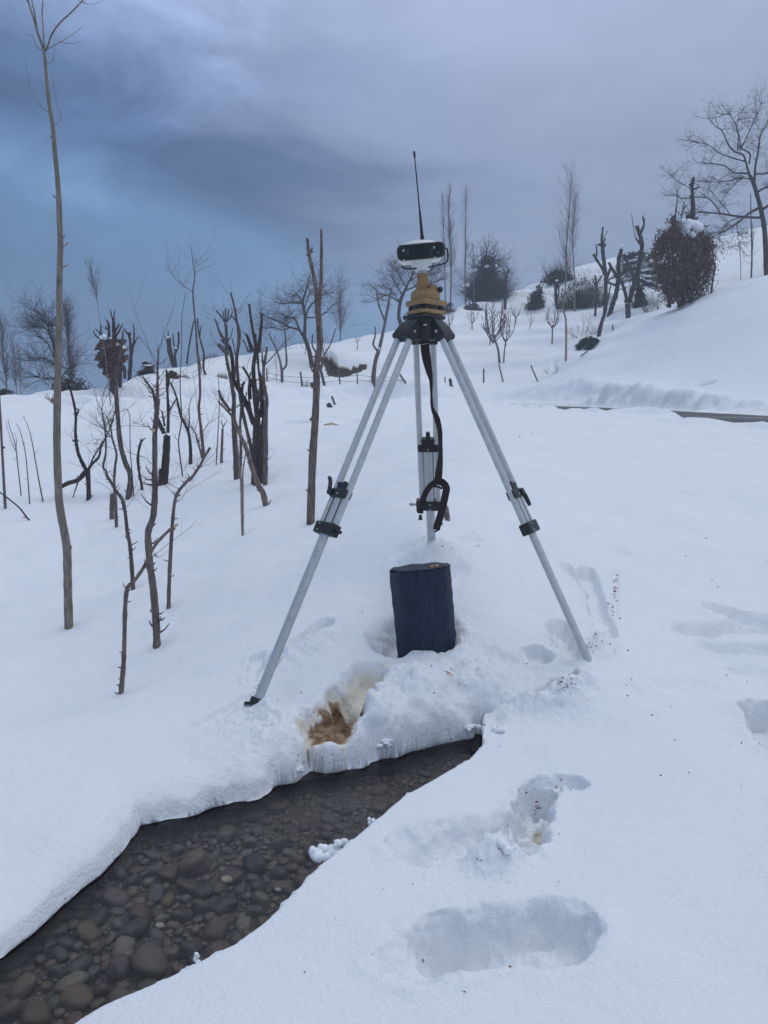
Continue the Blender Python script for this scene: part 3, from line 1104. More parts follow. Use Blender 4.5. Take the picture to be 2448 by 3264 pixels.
def build_stream():
    bed = stream_sheet('stream_bed', M_BED, -.085, .03, .16, lambda X, Y: .012 * fbm(X * 9, Y * 9, 3, 5))
    stream_sheet('stream_water', M_WATER, WATER_Z, .05, .11)
    # stone shapes shared between the stones
    shapes = []
    for k in range(12):
        bm = bmesh.new()
        bmesh.ops.create_icosphere(bm, subdivisions=3 if k < 8 else 2, radius=1)
        sx, sy, sz = 1, rnd.uniform(.62, .95), rnd.uniform(.42, .75)
        ph = [rnd.uniform(0, 6) for _ in range(6)]
        for vtx in bm.verts:
            p = vtx.co
            r_ = 1 + .10 * math.sin(2.1 * p.x + ph[0]) * math.sin(1.9 * p.y + ph[1]) + .09 * math.sin(3.3 * p.z + 2.2 * p.x + ph[2]) + .05 * math.sin(5 * p.y + ph[3]) * math.sin(4.2 * p.x + ph[4])
            r_ *= (abs(p.x) ** 2.7 + abs(p.y) ** 2.7 + abs(p.z) ** 2.7) ** (-1 / 2.7) * .9
            vtx.co = (p.x * sx * r_, p.y * sy * r_, p.z * sz * r_)
        me = bpy.data.meshes.new('stone')
        bm.to_mesh(me)
        bm.free()
        me.polygons.foreach_set('use_smooth', [True] * len(me.polygons))
        me.materials.append(M_STONE)
        shapes.append(me)
    poly = STREAM
    xs = nrnd.uniform(-1.75, .75, 60000)
    ys = nrnd.uniform(1.25, 4.0, 60000)
    d_e = np.minimum(line_dist(xs, ys, far_w), line_dist(xs, ys, near_w))
    ok = in_poly(xs, ys, poly) | (d_e < .05)
    xs, ys = xs[ok], ys[ok]
    placed = []
    grid = {}
    tiers = [(8, .053, .064), (26, .040, .053), (80, .031, .048), (230, .019, .031), (3200, .006, .019)]
    it = iter(zip(xs, ys))
    for cnt, r0, r1 in tiers:
        c_ = 0
        tries = 0
        while c_ < cnt and tries < 24000:
            tries += 1
            try:
                x, y = next(it)
            except StopIteration:
                break
            # larger cobbles lie in the lower, nearer reach
            down = 1 - min(1, max(0, (y - 2.25) / .55))
            if r0 > .015 and rnd.random() > .05 + .95 * down:
                continue
            r_ = rnd.uniform(r0, r1)
            good = True
            gx, gy = int(x / .1), int(y / .1)
            for a in range(-2, 3):
                for bb in range(-2, 3):
                    for (qx, qy, qr) in grid.get((gx + a, gy + bb), ()):
                        if math.hypot(x - qx, y - qy) < .74 * (r_ + qr):
                            good = False
                            break
            if not good:
                continue
            grid.setdefault((gx, gy), []).append((x, y, r_))
            placed.append((x, y, r_))
            c_ += 1
    placed.sort(key=lambda s: -s[2])
    small = Geo()
    sv_ = None
    for i, (x, y, r_) in enumerate(placed):
        me = shapes[rnd.randrange(8)] if r_ > .035 else shapes[rnd.randrange(12)]
        rz, tx = rnd.uniform(0, 6.28), rnd.uniform(-.35, .35)
        z = -.088 + r_ * rnd.uniform(.22, .42)
        if i < 293:
            so = bpy.data.objects.new('stone', me)
            link(so)
            so.parent = bed
            so.location = (x, y, z)
            so.rotation_euler = (tx, rnd.uniform(-.3, .3), rz)
            so.scale = (r_, r_, r_)
        else:
            mm = shapes[8 + rnd.randrange(4)]
            Mx = Matrix.Translation((x, y, z)) @ Matrix.Rotation(rz, 4, 'Z') @ Matrix.Rotation(tx, 4, 'X') @ Matrix.Scale(r_, 4)
            small.add([Mx @ v.co for v in mm.vertices], [tuple(p.vertices) for p in mm.polygons])
    for (px, py), r_, lab in ((cE(998, 560), .022, 1), (cE(705, 762), .016, 1), (cE(1225, 603), .012, 1)):
        q = at_z((px, py), -.02)
        so = link(bpy.data.objects.new('stone', shapes[3].copy()))
        so.data.materials.clear()
        so.data.materials.append(M_PALESTONE)
        so.parent = bed
        so.location = tuple(q)
        so.scale = (r_, r_, r_)
        so.rotation_euler = (.3, .2, .9)
        so['label'] = 'small pale stone'
    pb = mesh_obj('pebbles', small.v, small.f, M_PEBBLE, bed)
    tag(pb, kind='stuff')


m, T, b, o = material('wet_pebbles')
geo = T.node('ShaderNodeNewGeometry')
c = T.ramp(geo.outputs['Random Per Island'], [(0, (0.076, 0.068, 0.061, 1)), (.3, (0.142, 0.110, 0.084, 1)), (.55, (0.095, 0.095, 0.091, 1)), (.8, (0.180, 0.133, 0.095, 1)), (.93, (0.133, 0.091, 0.076, 1)), (1, (0.220, 0.187, 0.154, 1))])
T.put(b.inputs['Base Color'], c)
b.inputs['Roughness'].default_value = .45
M_PEBBLE = m
M_PALESTONE = plain('pale_stone', (.42, .37, .31), .5, var=.2, scale=6)


def snow_lump(name, p, r, label, seed, sc=(1, 1, .8), n=7):
    """A broken, crumbly piece of snow made of merged rough grains."""
    rr = random.Random(seed)
    bm = bmesh.new()
    for k in range(n):
        q = rr.uniform(.25, .6) * r if k else r * .6
        mt = Matrix.Translation((rr.uniform(-r, r) * sc[0] * .8, rr.uniform(-r, r) * sc[1] * .8, rr.uniform(-.2, .7) * r * sc[2])) @ Matrix.Rotation(rr.uniform(0, 6), 4, (rr.random(), rr.random(), 1)) @ Matrix.Diagonal((q, q * rr.uniform(.6, 1), q * rr.uniform(.5, .9), 1))
        bmesh.ops.create_icosphere(bm, subdivisions=3, radius=1, matrix=mt)
    for v in bm.verts:
        h = math.sin(v.co.x * 190 + seed) * math.sin(v.co.y * 170 + 2) * math.sin(v.co.z * 180 + 4) + .6 * math.sin(v.co.x * 71 + v.co.z * 90 + seed)
        v.co += v.co.normalized() * h * r * .07
    me = bpy.data.meshes.new(name)
    bm.to_mesh(me)
    bm.free()
    me.polygons.foreach_set('use_smooth', [True] * len(me.polygons))
    me.materials.append(M_CLUMP)
    o = link(bpy.data.objects.new(name, me))
    o.location = tuple(p)
    return tag(o, label, 'snow chunk', 'broken pieces of snow by the stream')


def build_chunks():
    S = [((425, 2078), .013, 'small upright nub of snow on the near lip of the stream', (.5, .5, 1.9), 5),
         ((706, 1850), .032, 'crumbled heap of wet snow clinging to the near stream edge', (1.9, 1.0, .45), 34),
         ((738, 1832), .024, 'small snow crumb on the near stream lip above the crumbled heap', (1.2, .8, .8), 7),
         ((800, 1778), .014, 'tiny snow knob where the near stream lip bends', (1.3, 1, .6), 6),
         ((648, 1700), .022, 'greyish icy lump hanging at the far waterline under stained snow', (1, .8, 1), 7),
         ((1020, 1622), .035, 'rough snow clod at the upstream tip of the open water', (1.2, 1, .8), 9),
         ((1075, 1580), .022, 'snow clod beside the fold right of the open water', (1.2, 1, .6), 7),
         ((835, 1640), .03, 'overhanging snow clod on the far bank below the log', (1.2, .8, .8), 9),
         ((1085, 1838), .028, 'snow clod inside the long boot hole', (1.2, 1, .7), 9)]
    for i, (p, r, lab, sc, n_) in enumerate(S):
        h = at_z(D(*p), .075 if i == 1 else .10) if i in (0, 1, 2, 3) else hit(D(*p), snow_z)
        snow_lump('snow_chunk', h + np.array([0, 0, r * .25]), r, lab, i + 3, sc, n_)

# ------------------------------------------------------------------ dark log between the legs
m, T, b, o = material('navy_log')
tc_ = T.node('ShaderNodeTexCoord')
v = T.scaled(tc_.outputs['Object'], (1, 1, .16))
n_ = T.noise(v, 60, 5, .7, .2)
n2_ = T.noise(tc_.outputs['Object'], 12, 4, .6)
c = T.ramp(n_, [(.3, (.008, .012, .027, 1)), (.55, (.016, .026, .056, 1)), (.8, (.042, .058, .102, 1))])
T.put(b.inputs['Base Color'], T.mix(T.mapr(n2_, .55, .8, 0, .5), c, (.045, .055, .08, 1)))
b.inputs['Roughness'].default_value = .6
b.inputs['Specular IOR Level'].default_value = .35
bump(T, b, n_, .8, .012)
M_LOG = m
M_LOGTOP = plain('log_cut_face', (.030, .037, .054), .7, var=.45, scale=26, bmp=.4)
M_RAW = plain('raw_orange_wood', (.55, .27, .085), .8, var=.3, scale=40)


def build_log():
    rr = random.Random(4)
    base = STUMP.copy()
    top = at_y(D(906, 1226), STUMP[1])
    zb, zt = base[2] - .22, top[2]
    R0 = .142
    n = 64
    rings = 34
    v, f = [], []
    ph = [rr.uniform(0, 6) for _ in range(8)]
    prof = []
    for k in range(n):
        a = 2 * math.pi * k / n
        r_ = R0 * (1 + .004 * math.sin(9 * a + ph[0]) + .006 * math.sin(17 * a + ph[1]) + .012 * math.sin(29 * a + ph[2]))
        x, y = r_ * math.cos(a), r_ * .9 * math.sin(a)
        # a sawn flat on the left front
        cx, cyy = x * math.cos(R_(208)) + y * math.sin(R_(208)), 0
        if cx > R0 * .93:
            dd = cx - R0 * .93
            x -= dd * math.cos(R_(208))
            y -= dd * math.sin(R_(208))
        prof.append((x, y))
    lean = -.095
    for i in range(rings):
        tt = i / (rings - 1)
        z = zb + (zt - zb) * tt
        flare = 1 + .07 * (1 - tt) ** 1.5 - .02 * math.sin(tt * 5)
        for k, (x, y) in enumerate(prof):
            j = 1 + .030 * (rr.random() - .5)
            zt_off = 0
            if i == rings - 1:
                zt_off = rr.uniform(-.007, .004)
            # cut face slopes: right side higher
            zz = z + tt * (x * .10 - y * .09) + zt_off
            v.append((x * flare * j + lean * (z - zt) , y * flare * j, zz))
    for i in range(rings - 1):
        for k in range(n):
            k2 = (k + 1) % n
            f.append((i * n + k, i * n + k2, (i + 1) * n + k2, (i + 1) * n + k))
    root = empty('log', (top[0], base[1], base[2]), 'short dark navy log standing in the snow between the tripod legs', 'log')
    L = np.array([top[0], base[1], 0])
    o = mesh_obj('bark', [(p[0], p[1], p[2] - base[2]) for p in v], f, M_LOG, root)
    # sawn top: slightly inset face with a chamfered rim and growth rings
    tv, tf = [], []
    rad = [1.0, .965, .7, .4, .15]
    for j, q in enumerate(rad):
        for k, (x, y) in enumerate(prof):
            zz = zt + x * q * .10 - y * q * .09 + (.0005 if j == 0 else .006 + .002 * math.sin(k * .7 + j))
            tv.append((x * q, y * q, zz - base[2]))
    for j in range(len(rad) - 1):
        for k in range(n):
            k2 = (k + 1) % n
            tf.append((j * n + k, j * n + k2, (j + 1) * n + k2, (j + 1) * n + k))
    tf.append(tuple((len(rad) - 1) * n + k for k in range(n)))
    mesh_obj('cut_face', tv, tf, M_LOGTOP, root)
    # fresh orange chip of bare wood on the front right of the rim
    g = Geo()
    for k in range(2):
        x = .055 + .022 * k
        y = -.9 * math.sqrt(max(0, R0 ** 2 - x * x)) * rr.uniform(.86, .96)
        zz = zt + x * .10 - y * .09 + .009 - base[2]
        g.box((x, y + .012, zz), rr.uniform(.012, .022), rr.uniform(.012, .024), .008, Matrix.Rotation(rr.uniform(-.4, .4), 3, 'Z'))
    o2 = mesh_obj('bare_wood_chip', g.v, g.f, M_RAW, root, False)
    return root


# ------------------------------------------------------------------ survey tripod, tribrach, receiver
HY = 4.10
M_ALU = plain('aluminium', (.50, .52, .53), .42, .35, var=.12, scale=35)
M_BLACK = plain('black_plastic', (.014, .016, .019), .5, var=.4, scale=40)
M_BLACK2 = plain('dark_grey_casting', (.016, .018, .021), .55, var=.3, scale=30)
M_STEEL = plain('steel', (.42, .43, .44), .35, .7, var=.1)
M_GOLD = plain('ochre_paint', (.29, .175, .075), .5, var=.16, scale=22, bmp=.1)
M_WHITE = plain('white_shell', (.66, .69, .68), .38, var=.05, scale=14)
M_STRAP = plain('strap_web', (.026, .018, .019), .85, var=.35, scale=90, bmp=.3)
M_PANEL = plain('panel_glass', (.009, .014, .018), .18, var=.5, scale=9)
M_LENS = plain('indicator_lens', (.035, .048, .052), .25, var=.2)


def K(x, y, Y=HY):
    return at_y(cK(x, y), Y)


KM = FPX / HY * 3.16          # K-crop pixels per metre at the instrument


def lathe(prof, c, n=40, axis=None):
    """prof: (radius, z) pairs going up; c: centre."""
    v, f = [], []
    for r_, z in prof:
        for k in range(n):
            a = 2 * math.pi * k / n
            v.append(np.array([c[0] + r_ * math.cos(a), c[1] + r_ * math.sin(a), z]))
    m_ = len(prof)
    for i in range(m_ - 1):
        for k in range(n):
            k2 = (k + 1) % n
            f.append((i * n + k, i * n + k2, (i + 1) * n + k2, (i + 1) * n + k))
    f.append(tuple(reversed(range(n))))
    f.append(tuple((m_ - 1) * n + k for k in range(n)))
    return v, f


def tri_prism(c, R1, z0, z1, rot, blunt=.62):
    """Triangular plate with blunt corners (bevelled edges top and bottom)."""
    ring = []
    for k in range(3):
        a = rot + 2 * math.pi * k / 3
        for s in (-1, -.5, 0, .5, 1):
            ring.append((R1 * (math.cos(a) * .80 + math.cos(a + s * blunt) * .20), R1 * (math.sin(a) * .80 + math.sin(a + s * blunt) * .20), a, s))
        # slightly hollow side
        am = a + math.pi / 3
        ring.append((R1 * .60 * math.cos(am), R1 * .60 * math.sin(am), am, 0))
    v, f = [], []
    n = len(ring)
    for z, q in ((z0, .965), (z0 + .003, 1), (z1 - .003, 1), (z1, .965)):
        for x, y, *_ in ring:
            v.append(np.array([c[0] + x * q, c[1] + y * q, z]))
    for i in range(3):
        for k in range(n):
            k2 = (k + 1) % n
            f.append((i * n + k, i * n + k2, (i + 1) * n + k2, (i + 1) * n + k))
    f.append(tuple(reversed(range(n))))
    f.append(tuple(3 * n + k for k in range(n)))
    return v, f


def oval_tube(G, a, b, half_t, half_r, tdir, n=14, steps=2):
    """Straight extrusion with an oval section, long axis along tdir."""
    a, b = np.asarray(a, float), np.asarray(b, float)
    d = (b - a) / np.linalg.norm(b - a)
    t_ = tdir - d * np.dot(tdir, d)
    t_ /= np.linalg.norm(t_)
    r_ = np.cross(d, t_)
    v, f = [], []
    for i in range(steps):
        c = a + (b - a) * i / (steps - 1)
        for k in range(n):
            ang = 2 * math.pi * k / n
            ca, sa = math.cos(ang), math.sin(ang)
            v.append(c + t_ * half_t * math.copysign(abs(ca) ** .7, ca) + r_ * half_r * math.copysign(abs(sa) ** .7, sa))
    for i in range(steps - 1):
        for k in range(n):
            k2 = (k + 1) % n
            f.append((i * n + k, i * n + k2, (i + 1) * n + k2, (i + 1) * n + k))
    f.append(tuple(reversed(range(n))))
    f.append(tuple((steps - 1) * n + k for k in range(n)))
    G.add(v, f)


def frame_box(G, c, ax, ay, az, sx, sy, sz):
    M = Matrix((ax, ay, az)).transposed()
    G.box(c, sx, sy, sz, M)


def disc(G, c, axis, r_, h, n=16):
    axis = np.asarray(axis, float)
    axis /= np.linalg.norm(axis)
    G.tube([c - axis * h / 2, c + axis * h / 2], [r_, r_], n)


def ribbon(G, pts, widths, thick=.0035):
    """A strap facing the viewer side (front face normal about -y)."""
    pts = [np.asarray(p, float) for p in pts]
    v, f = [], []
    n = len(pts)
    for i, p in enumerate(pts):
        t_ = pts[min(i + 1, n - 1)] - pts[max(i - 1, 0)]
        t_ /= np.linalg.norm(t_)
        w = np.cross(t_, np.array([0, 1.0, 0]))
        w /= np.linalg.norm(w) + 1e-9
        nn = np.cross(w, t_)
        for s, h in ((-1, -1), (1, -1), (1, 1), (-1, 1)):
            v.append(p + w * s * widths[i] / 2 + nn * h * thick / 2)
    for i in range(n - 1):
        for k in range(4):
            k2 = (k + 1) % 4
            f.append((i * 4 + k, i * 4 + k2, (i + 1) * 4 + k2, (i + 1) * 4 + k))
    f.append((3, 2, 1, 0))
    f.append(tuple((n - 1) * 4 + k for k in range(4)))
    G.add(v, f)


def project(p):
    """World point to photo pixel."""
    x, y, z = p[0], p[1], p[2] - CAM_Z
    dep = y * CP - z * SP
    up = y * SP + z * CP
    return (1224 + FPX * x / dep, 1632 - FPX * up / dep)


def t_for_row(a, b, row):
    lo, hi = 0.0, 1.0
    for _ in range(40):
        mid = (lo + hi) / 2
        if project(a + (b - a) * mid)[1] < row:
            lo = mid
        else:
            hi = mid
    return lo


def build_tripod():
    global SHARP
    SHARP = 46
    hub = K(797, 1960)
    feet = {'a': at_y(D(553, 1522), 3.44), 'b': at_y(D(1274, 1432), 3.72), 'c': at_y(D(933, 1188), 4.72)}
    tops = {'a': K(602, 2062, 4.03), 'b': K(1000, 2066, 4.05), 'c': K(800, 2100, 4.18)}
    rows = {'a': (1068, 1143), 'b': (1068, 1140), 'c': (966, 1090)}
    root = empty('survey_tripod', (hub[0], HY, snow_z(hub[0], HY)[0]), 'silver aluminium survey tripod with black head and clamps standing on the snow mound', 'tripod')
    # head
    G = Geo()
    cx = hub[0]
    c2 = (cx, HY)
    z = lambda y: K(797, y)[2]
    G.add(*tri_prism(c2, .112, z(1886), z(1846), R_(270)))
    G.add(*lathe([(.060, z(2095)), (.066, z(2060)), (.070, z(1960)), (.078, z(1905)), (.083, z(1884))], c2))
    for k in feet:
        d = tops[k] - np.array([cx, HY, tops[k][2]])
        d[2] = 0
        d /= np.linalg.norm(d)
        tg = np.array([-d[1], d[0], 0])
        foot_dir = feet[k] - tops[k]
        foot_dir /= np.linalg.norm(foot_dir)
        # shoulder: tapered block from the hub out and down to the leg joint
        a = np.array([cx, HY, z(1915)]) + d * .05
        b_ = tops[k] + foot_dir * .005 + d * .004
        for p, q, w0, w1, h0, h1 in ((a, b_, .088, .128, .046, .052),):
            t_ = (q - p) / np.linalg.norm(q - p)
            nn = np.cross(tg, t_)
            vs = []
            for P_, w, h in ((p, w0, h0), ((p + q) / 2, (w0 + w1) / 2 + .006, h0 + .012), (q, w1, h1), (q + t_ * .012, w1 * .94, h1 * .7)):
                for s, u in ((-1, -1), (1, -1), (1, 1), (-1, 1)):
                    vs.append(P_ + tg * s * w / 2 + nn * u * h / 2)
            fs_ = [(0, 1, 2, 3)[::-1], (12, 13, 14, 15)]
            for i in range(3):
                for e in range(4):
                    e2 = (e + 1) % 4
                    fs_.append((i * 4 + e, i * 4 + e2, (i + 1) * 4 + e2, (i + 1) * 4 + e))
            G.add(vs, fs_)
    hd = G.build('head', M_BLACK2, root, True, bevel=.004)
    # front cover of the head, bolts and the small plate
    G = Geo()
    G.add(*lathe([(.048, z(2108)), (.056, z(2092)), (.060, z(2040)), (.052, z(1960)), (.040, z(1915))], (cx + .004, HY - .026)))
    G.build('head_cover', M_BLACK, root)
    for bx, by, r_ in ((700, 2012, .0062), (915, 2010, .0062)):
        G = Geo()
        p = K(bx, by, HY - .098)
        disc(G, p, (0, 1, 0), r_, .034)
        disc(G, p - np.array([0, .018, 0]), (0, 1, 0), r_ * .5, .006, 6)
        G.build('bolt', M_STEEL, root)
    G = Geo()
    G.box(K(806, 1946, HY - .086), .016, .02, .008)
    G.build('level_plate', M_STEEL, root, False, .001)
    # centre fixing screw and wire clip below the head
    G = Geo()
    G.tube([K(800, 2090), K(800, 2150)], [.017, .015], 14)
    G.build('centre_screw', M_BLACK, root)
    G = Geo()
    G.tube([K(735, 2108, HY - .05), K(722, 2125, HY - .06), K(730, 2142, HY - .06), K(790, 2140, HY - .06), K(850, 2128, HY - .05)], [.0013] * 5, 5)
    G.build('wire_clip', M_STEEL, root)
    # legs
    for k, foot in feet.items():
        top = tops[k]
        leg_d = (foot - top) / np.linalg.norm(foot - top)
        rad = foot - np.array([cx, HY, foot[2]])
        rad[2] = 0
        rad /= np.linalg.norm(rad)
        tg = np.array([-rad[1], rad[0], 0.0])
        nr = np.cross(tg, leg_d)
        if np.dot(nr, rad) < 0:
            nr = -nr
        r1 = t_for_row(top, foot, rows[k][0] * 1.47559)
        r2 = t_for_row(top, foot, rows[k][1] * 1.47559)
        L = np.linalg.norm(foot - top)
        p1 = top + leg_d * L * r1
        p2 = top + leg_d * L * r2
        SEP = .0435
        out = nr if nr[1] < 0 else -nr       # side of the leg turned to the viewer
        # two upper tubes: the leg itself
        G = Geo()
        for s in (-1, 1):
            oval_tube(G, top + tg * s * SEP * .94 - leg_d * .02, p2 + tg * s * SEP, .0145, .0135, tg)
        leg = G.build('leg', M_ALU, root)
        # telescopic lower tube with its flutes
        G = Geo()
        oval_tube(G, p1 - leg_d * .01, foot + leg_d * .03, .0235, .0145, tg, 20)
        G.build('lower_tube', M_ALU, leg)
        G = Geo()
        for s in (-1, 1):
            G.tube([p1 + tg * s * .0255 + out * .010, p2 + tg * s * .0255 + out * .010], [.0016, .0016], 6)
        G.build('channel_seal', M_BLACK, leg)
        # bracket on top of the lower tube
        G = Geo()
        frame_box(G, p1, tg, nr, leg_d, .108, .040, .044)
        br = G.build('slide_bracket', M_BLACK, leg, True, .007)
        G = Geo()
        disc(G, p1 + out * .021 + leg_d * .004, out, .0055, .006)
        G.build('screw', M_STEEL, leg)
        G = Geo()
        frame_box(G, p1 - leg_d * .030, tg, nr, leg_d, .062, .030, .020)
        frame_box(G, p1 - leg_d * .046, tg, nr, leg_d, .070, .034, .014)
        G.tube([p1 - leg_d * .05, p1 - leg_d * (.088 if k == 'c' else .062)], [.0115, .0105], 12)
        G.build('slide_knob', M_BLACK2, leg, True, .003)
        # clamp at the lower end of the upper tubes
        G = Geo()
        frame_box(G, p2, tg, nr, leg_d, .124, .050, .054)
        if k == 'c':
            frame_box(G, p2 - tg * .062 * (1 if tg[0] > 0 else -1) + leg_d * .005, tg, nr, leg_d, .026, .046, .068)
        G.build('clamp', M_BLACK, leg, True, .006)
        side = 1 if tg[0] > 0 else -1
        G = Geo()
        for q in (-.015, .015):
            disc(G, p2 + out * .026 + leg_d * q + tg * side * (-.03 if k != 'c' else .0), out, .0048, .006)
        G.build('screw', M_STEEL, leg)
        # locking lever / thumb screw
        G = Geo()
        if k == 'c':
            e = p2 - tg * side * .07
            G.tube([e, e - tg * side * .020], [.006, .006], 10)
            G.tube([e - tg * side * .020, e - tg * side * .023, e - tg * side * .040, e - tg * side * .043], [.008, .0095, .0095, .007], 12)
            G.build('thumb_screw', M_STEEL, leg)
        else:
            sgn = -1 if k == 'a' else 1
            e = p1 + tg * side * sgn * .050 + out * .016
            x_ = tg * side * sgn
            if k == 'a':
                pts = [e, e + x_ * .018 - leg_d * .006, e + x_ * .026 - leg_d * .030, e + x_ * .040 - leg_d * .056, e + x_ * .056 - leg_d * .068]
            else:
                pts = [e, e + x_ * .016 - leg_d * .004, e + x_ * .026 + leg_d * .016, e + x_ * .032 + leg_d * .046, e + x_ * .034 + leg_d * .072]
            cm = catmull(pts, 5)
            G.tube(cm, [.0085 + .0035 * math.sin(i / len(cm) * 3.1) for i in range(len(cm))], 10, flat=.75)
            disc(G, e, out, .017, .026, 18)
            G.build('lever', M_BLACK, leg)
            G = Geo()
            e2 = p2 - tg * side * (-1) * .06
            e2 = p2 + tg * side * .062
            G.tube([e2, e2 + tg * side * .016], [.008, .007], 10)
            frame_box(G, e2 + tg * side * .026 + leg_d * .004, tg, nr, leg_d, .026, .010, .014)
            G.build('wing_nut', M_BLACK, leg, True, .003)
        # foot
        G = Geo()
        if k != 'a':
            continue            # pressed deep into the snow
        frame_box(G, foot - leg_d * .012, tg, nr, leg_d, .054, .036, .030)
        lug = rad if k != 'a' else np.array([-.95, -.2, 0.1])
        frame_box(G, foot - leg_d * .006 + lug * .032, lug, np.cross(leg_d, lug), leg_d, .040, .020, .012)
        G.tube([foot, foot + leg_d * .05, foot + leg_d * .09], [.012, .010, .001], 10)
        G.build('foot_spike', M_BLACK2, leg, True, .003)
    # carrying strap hanging from the head in front of the rear leg
    G = Geo()
    P = [cV(x, y) for x, y in ((680, -960), (690, -800), (712, -660), (745, -500), (768, -390), (774, -200), (788, 0), (852, 150), (893, 330), (900, 500), (903, 640), (893, 800), (878, 930), (866, 1030))]
    Yd = [4.08, 4.09, 4.10, 4.12, 4.13, 4.14, 4.15, 4.16, 4.18, 4.20, 4.21, 4.22, 4.23, 4.24]
    W_ = [.043, .043, .040, .030, .018, .011, .015, .028, .024, .021, .022, .030, .036, .037]
    p3 = catmull([at_y(p, y) for p, y in zip(P, Yd)], 4)
    wi = np.interp(np.linspace(0, 1, len(p3)), np.linspace(0, 1, len(W_)), W_)
    ribbon(G, p3, wi)
    st = G.build('strap', M_STRAP, root, False)
    G = Geo()
    for P, Yc, w in (([(905, 1025), (850, 1040), (775, 1085), (700, 1185), (655, 1300), (625, 1420), (618, 1490)], 4.25, .029),
                     ([(870, 1030), (940, 1060), (985, 1130), (972, 1220), (945, 1350), (915, 1470), (880, 1590), (858, 1660), (845, 1720)], 4.26, .036),
                     ([(735, 1118), (790, 1108), (860, 1112), (930, 1140)], 4.255, .011)):
        p3 = catmull([at_y(cV(*p), Yc) for p in P], 4)
        ribbon(G, p3, [w] * len(p3))
    G.build('strap_loop', M_STRAP, st, False)
    G = Geo()
    G.add(*[x for x in box_tapered(at_y(cV(620, 1545), 4.25), .018, .012, .026)])
    G.build('buckle', M_BLACK, st, False, .001)
    G = Geo()
    G.box(at_y(cV(925, 1640), 4.262), .005, .006, .016)
    G.build('strap_slider', M_BLACK, st, False, .001)
    G = Geo()
    G.box(at_y(cV(845, 1735), 4.262), .024, .005, .008, Matrix.Rotation(-.5, 3, 'Y'))
    G.build('strap_end', M_BLACK, st, False, .001)
    return root


def box_tapered(c, sx, sy, sz):
    v = []
    for z, q in ((-.5, 1.15), (-.15, 1.1), (-.05, .8), (.5, .95)):
        for a, b_ in ((-1, -1), (1, -1), (1, 1), (-1, 1)):
            v.append(np.array(c) + np.array([a * sx * q / 2, b_ * sy / 2, z * sz]))
    f = [(3, 2, 1, 0), (12, 13, 14, 15)]
    for i in range(3):
        for k in range(4):
            k2 = (k + 1) % 4
            f.append((i * 4 + k, i * 4 + k2, (i + 1) * 4 + k2, (i + 1) * 4 + k))
    return v, f


def build_tribrach():
    c = K(793, 1790)
    root = empty('tribrach', (c[0], HY, K(795, 1846)[2]), 'ochre yellow tribrach with black foot screws on the tripod head', 'tribrach')
    z = lambda y: K(793, y)[2]
    c2 = (c[0] + .007, HY)
    G = Geo()
    G.add(*tri_prism((c[0] + .008, HY), .104, z(1840), z(1798), R_(262)))
    G.build('base_plate', M_GOLD, root)
    G = Geo()
    G.add(*lathe([(.058, z(1800)), (.060, z(1785)), (.060, z(1755)), (.055, z(1745))], c2))
    G.build('spring_plate', M_BLACK, root)
    for k in range(3):
        a = R_(262) + 2 * math.pi * k / 3
        G = Geo()
        px, py = c2[0] + .072 * math.cos(a), HY + .072 * math.sin(a)
        pr = []
        n = 24
        v, f = lathe([(.013, z(1802)), (.021, z(1796)), (.022, z(1765)), (.019, z(1758)), (.010, z(1752)), (.010, z(1742))], (px, py), n)
        for i, p in enumerate(v):
            if i % 2 == 0:
                d = p[:2] - np.array([px, py])
                p[:2] -= d * .06
        G.add(v, f)
        G.build('foot_screw', M_BLACK, root)
    G = Geo()
    G.add(*tri_prism(c2, .110, z(1752), z(1698), R_(262)))
    G.build('top_plate', M_GOLD, root)
    G = Geo()
    G.add(*lathe([(.064, z(1700)), (.069, z(1692)), (.069, z(1640)), (.066, z(1632)), (.063, z(1612)), (.055, z(1604)), (.050, z(1590))], c2))
    G.add(*lathe([(.033, z(1594)), (.033, z(1588)), (.0285, z(1482))], (K(787, 1500)[0], HY)))
    G.add(*lathe([(.0265, z(1484)), (.0265, z(1436)), (.0245, z(1430))], (K(780, 1500)[0], HY)))
    G.build('carrier', M_GOLD, root)
    G = Geo()
    frame_box(G, K(885, 1590, HY - .012), (1, 0, 0), (0, 1, 0), (0, 0, 1), .036, .046, .044)
    G.build('plummet_housing', M_GOLD, root, True, .006)
    G = Geo()
    e = K(918, 1585, HY - .012)
    X = np.array([1.0, 0, -.12])
    G.tube([e, e + X * .010, e + X * .011, e + X * .022, e + X * .024, e + X * .03], [.010, .010, .0145, .0145, .013, .008], 20)
    G.build('eyepiece', M_BLACK, root)
    G = Geo()
    disc(G, K(772, 1672, HY - .076), (0, 0, 1), .008, .014)
    G.build('lock_stud', M_GOLD, root)
    G = Geo()
    disc(G, K(615, 1840, HY - .055), (0, 0, 1), .008, .012)
    G.build('bubble_rim', M_STEEL, root)
    return root


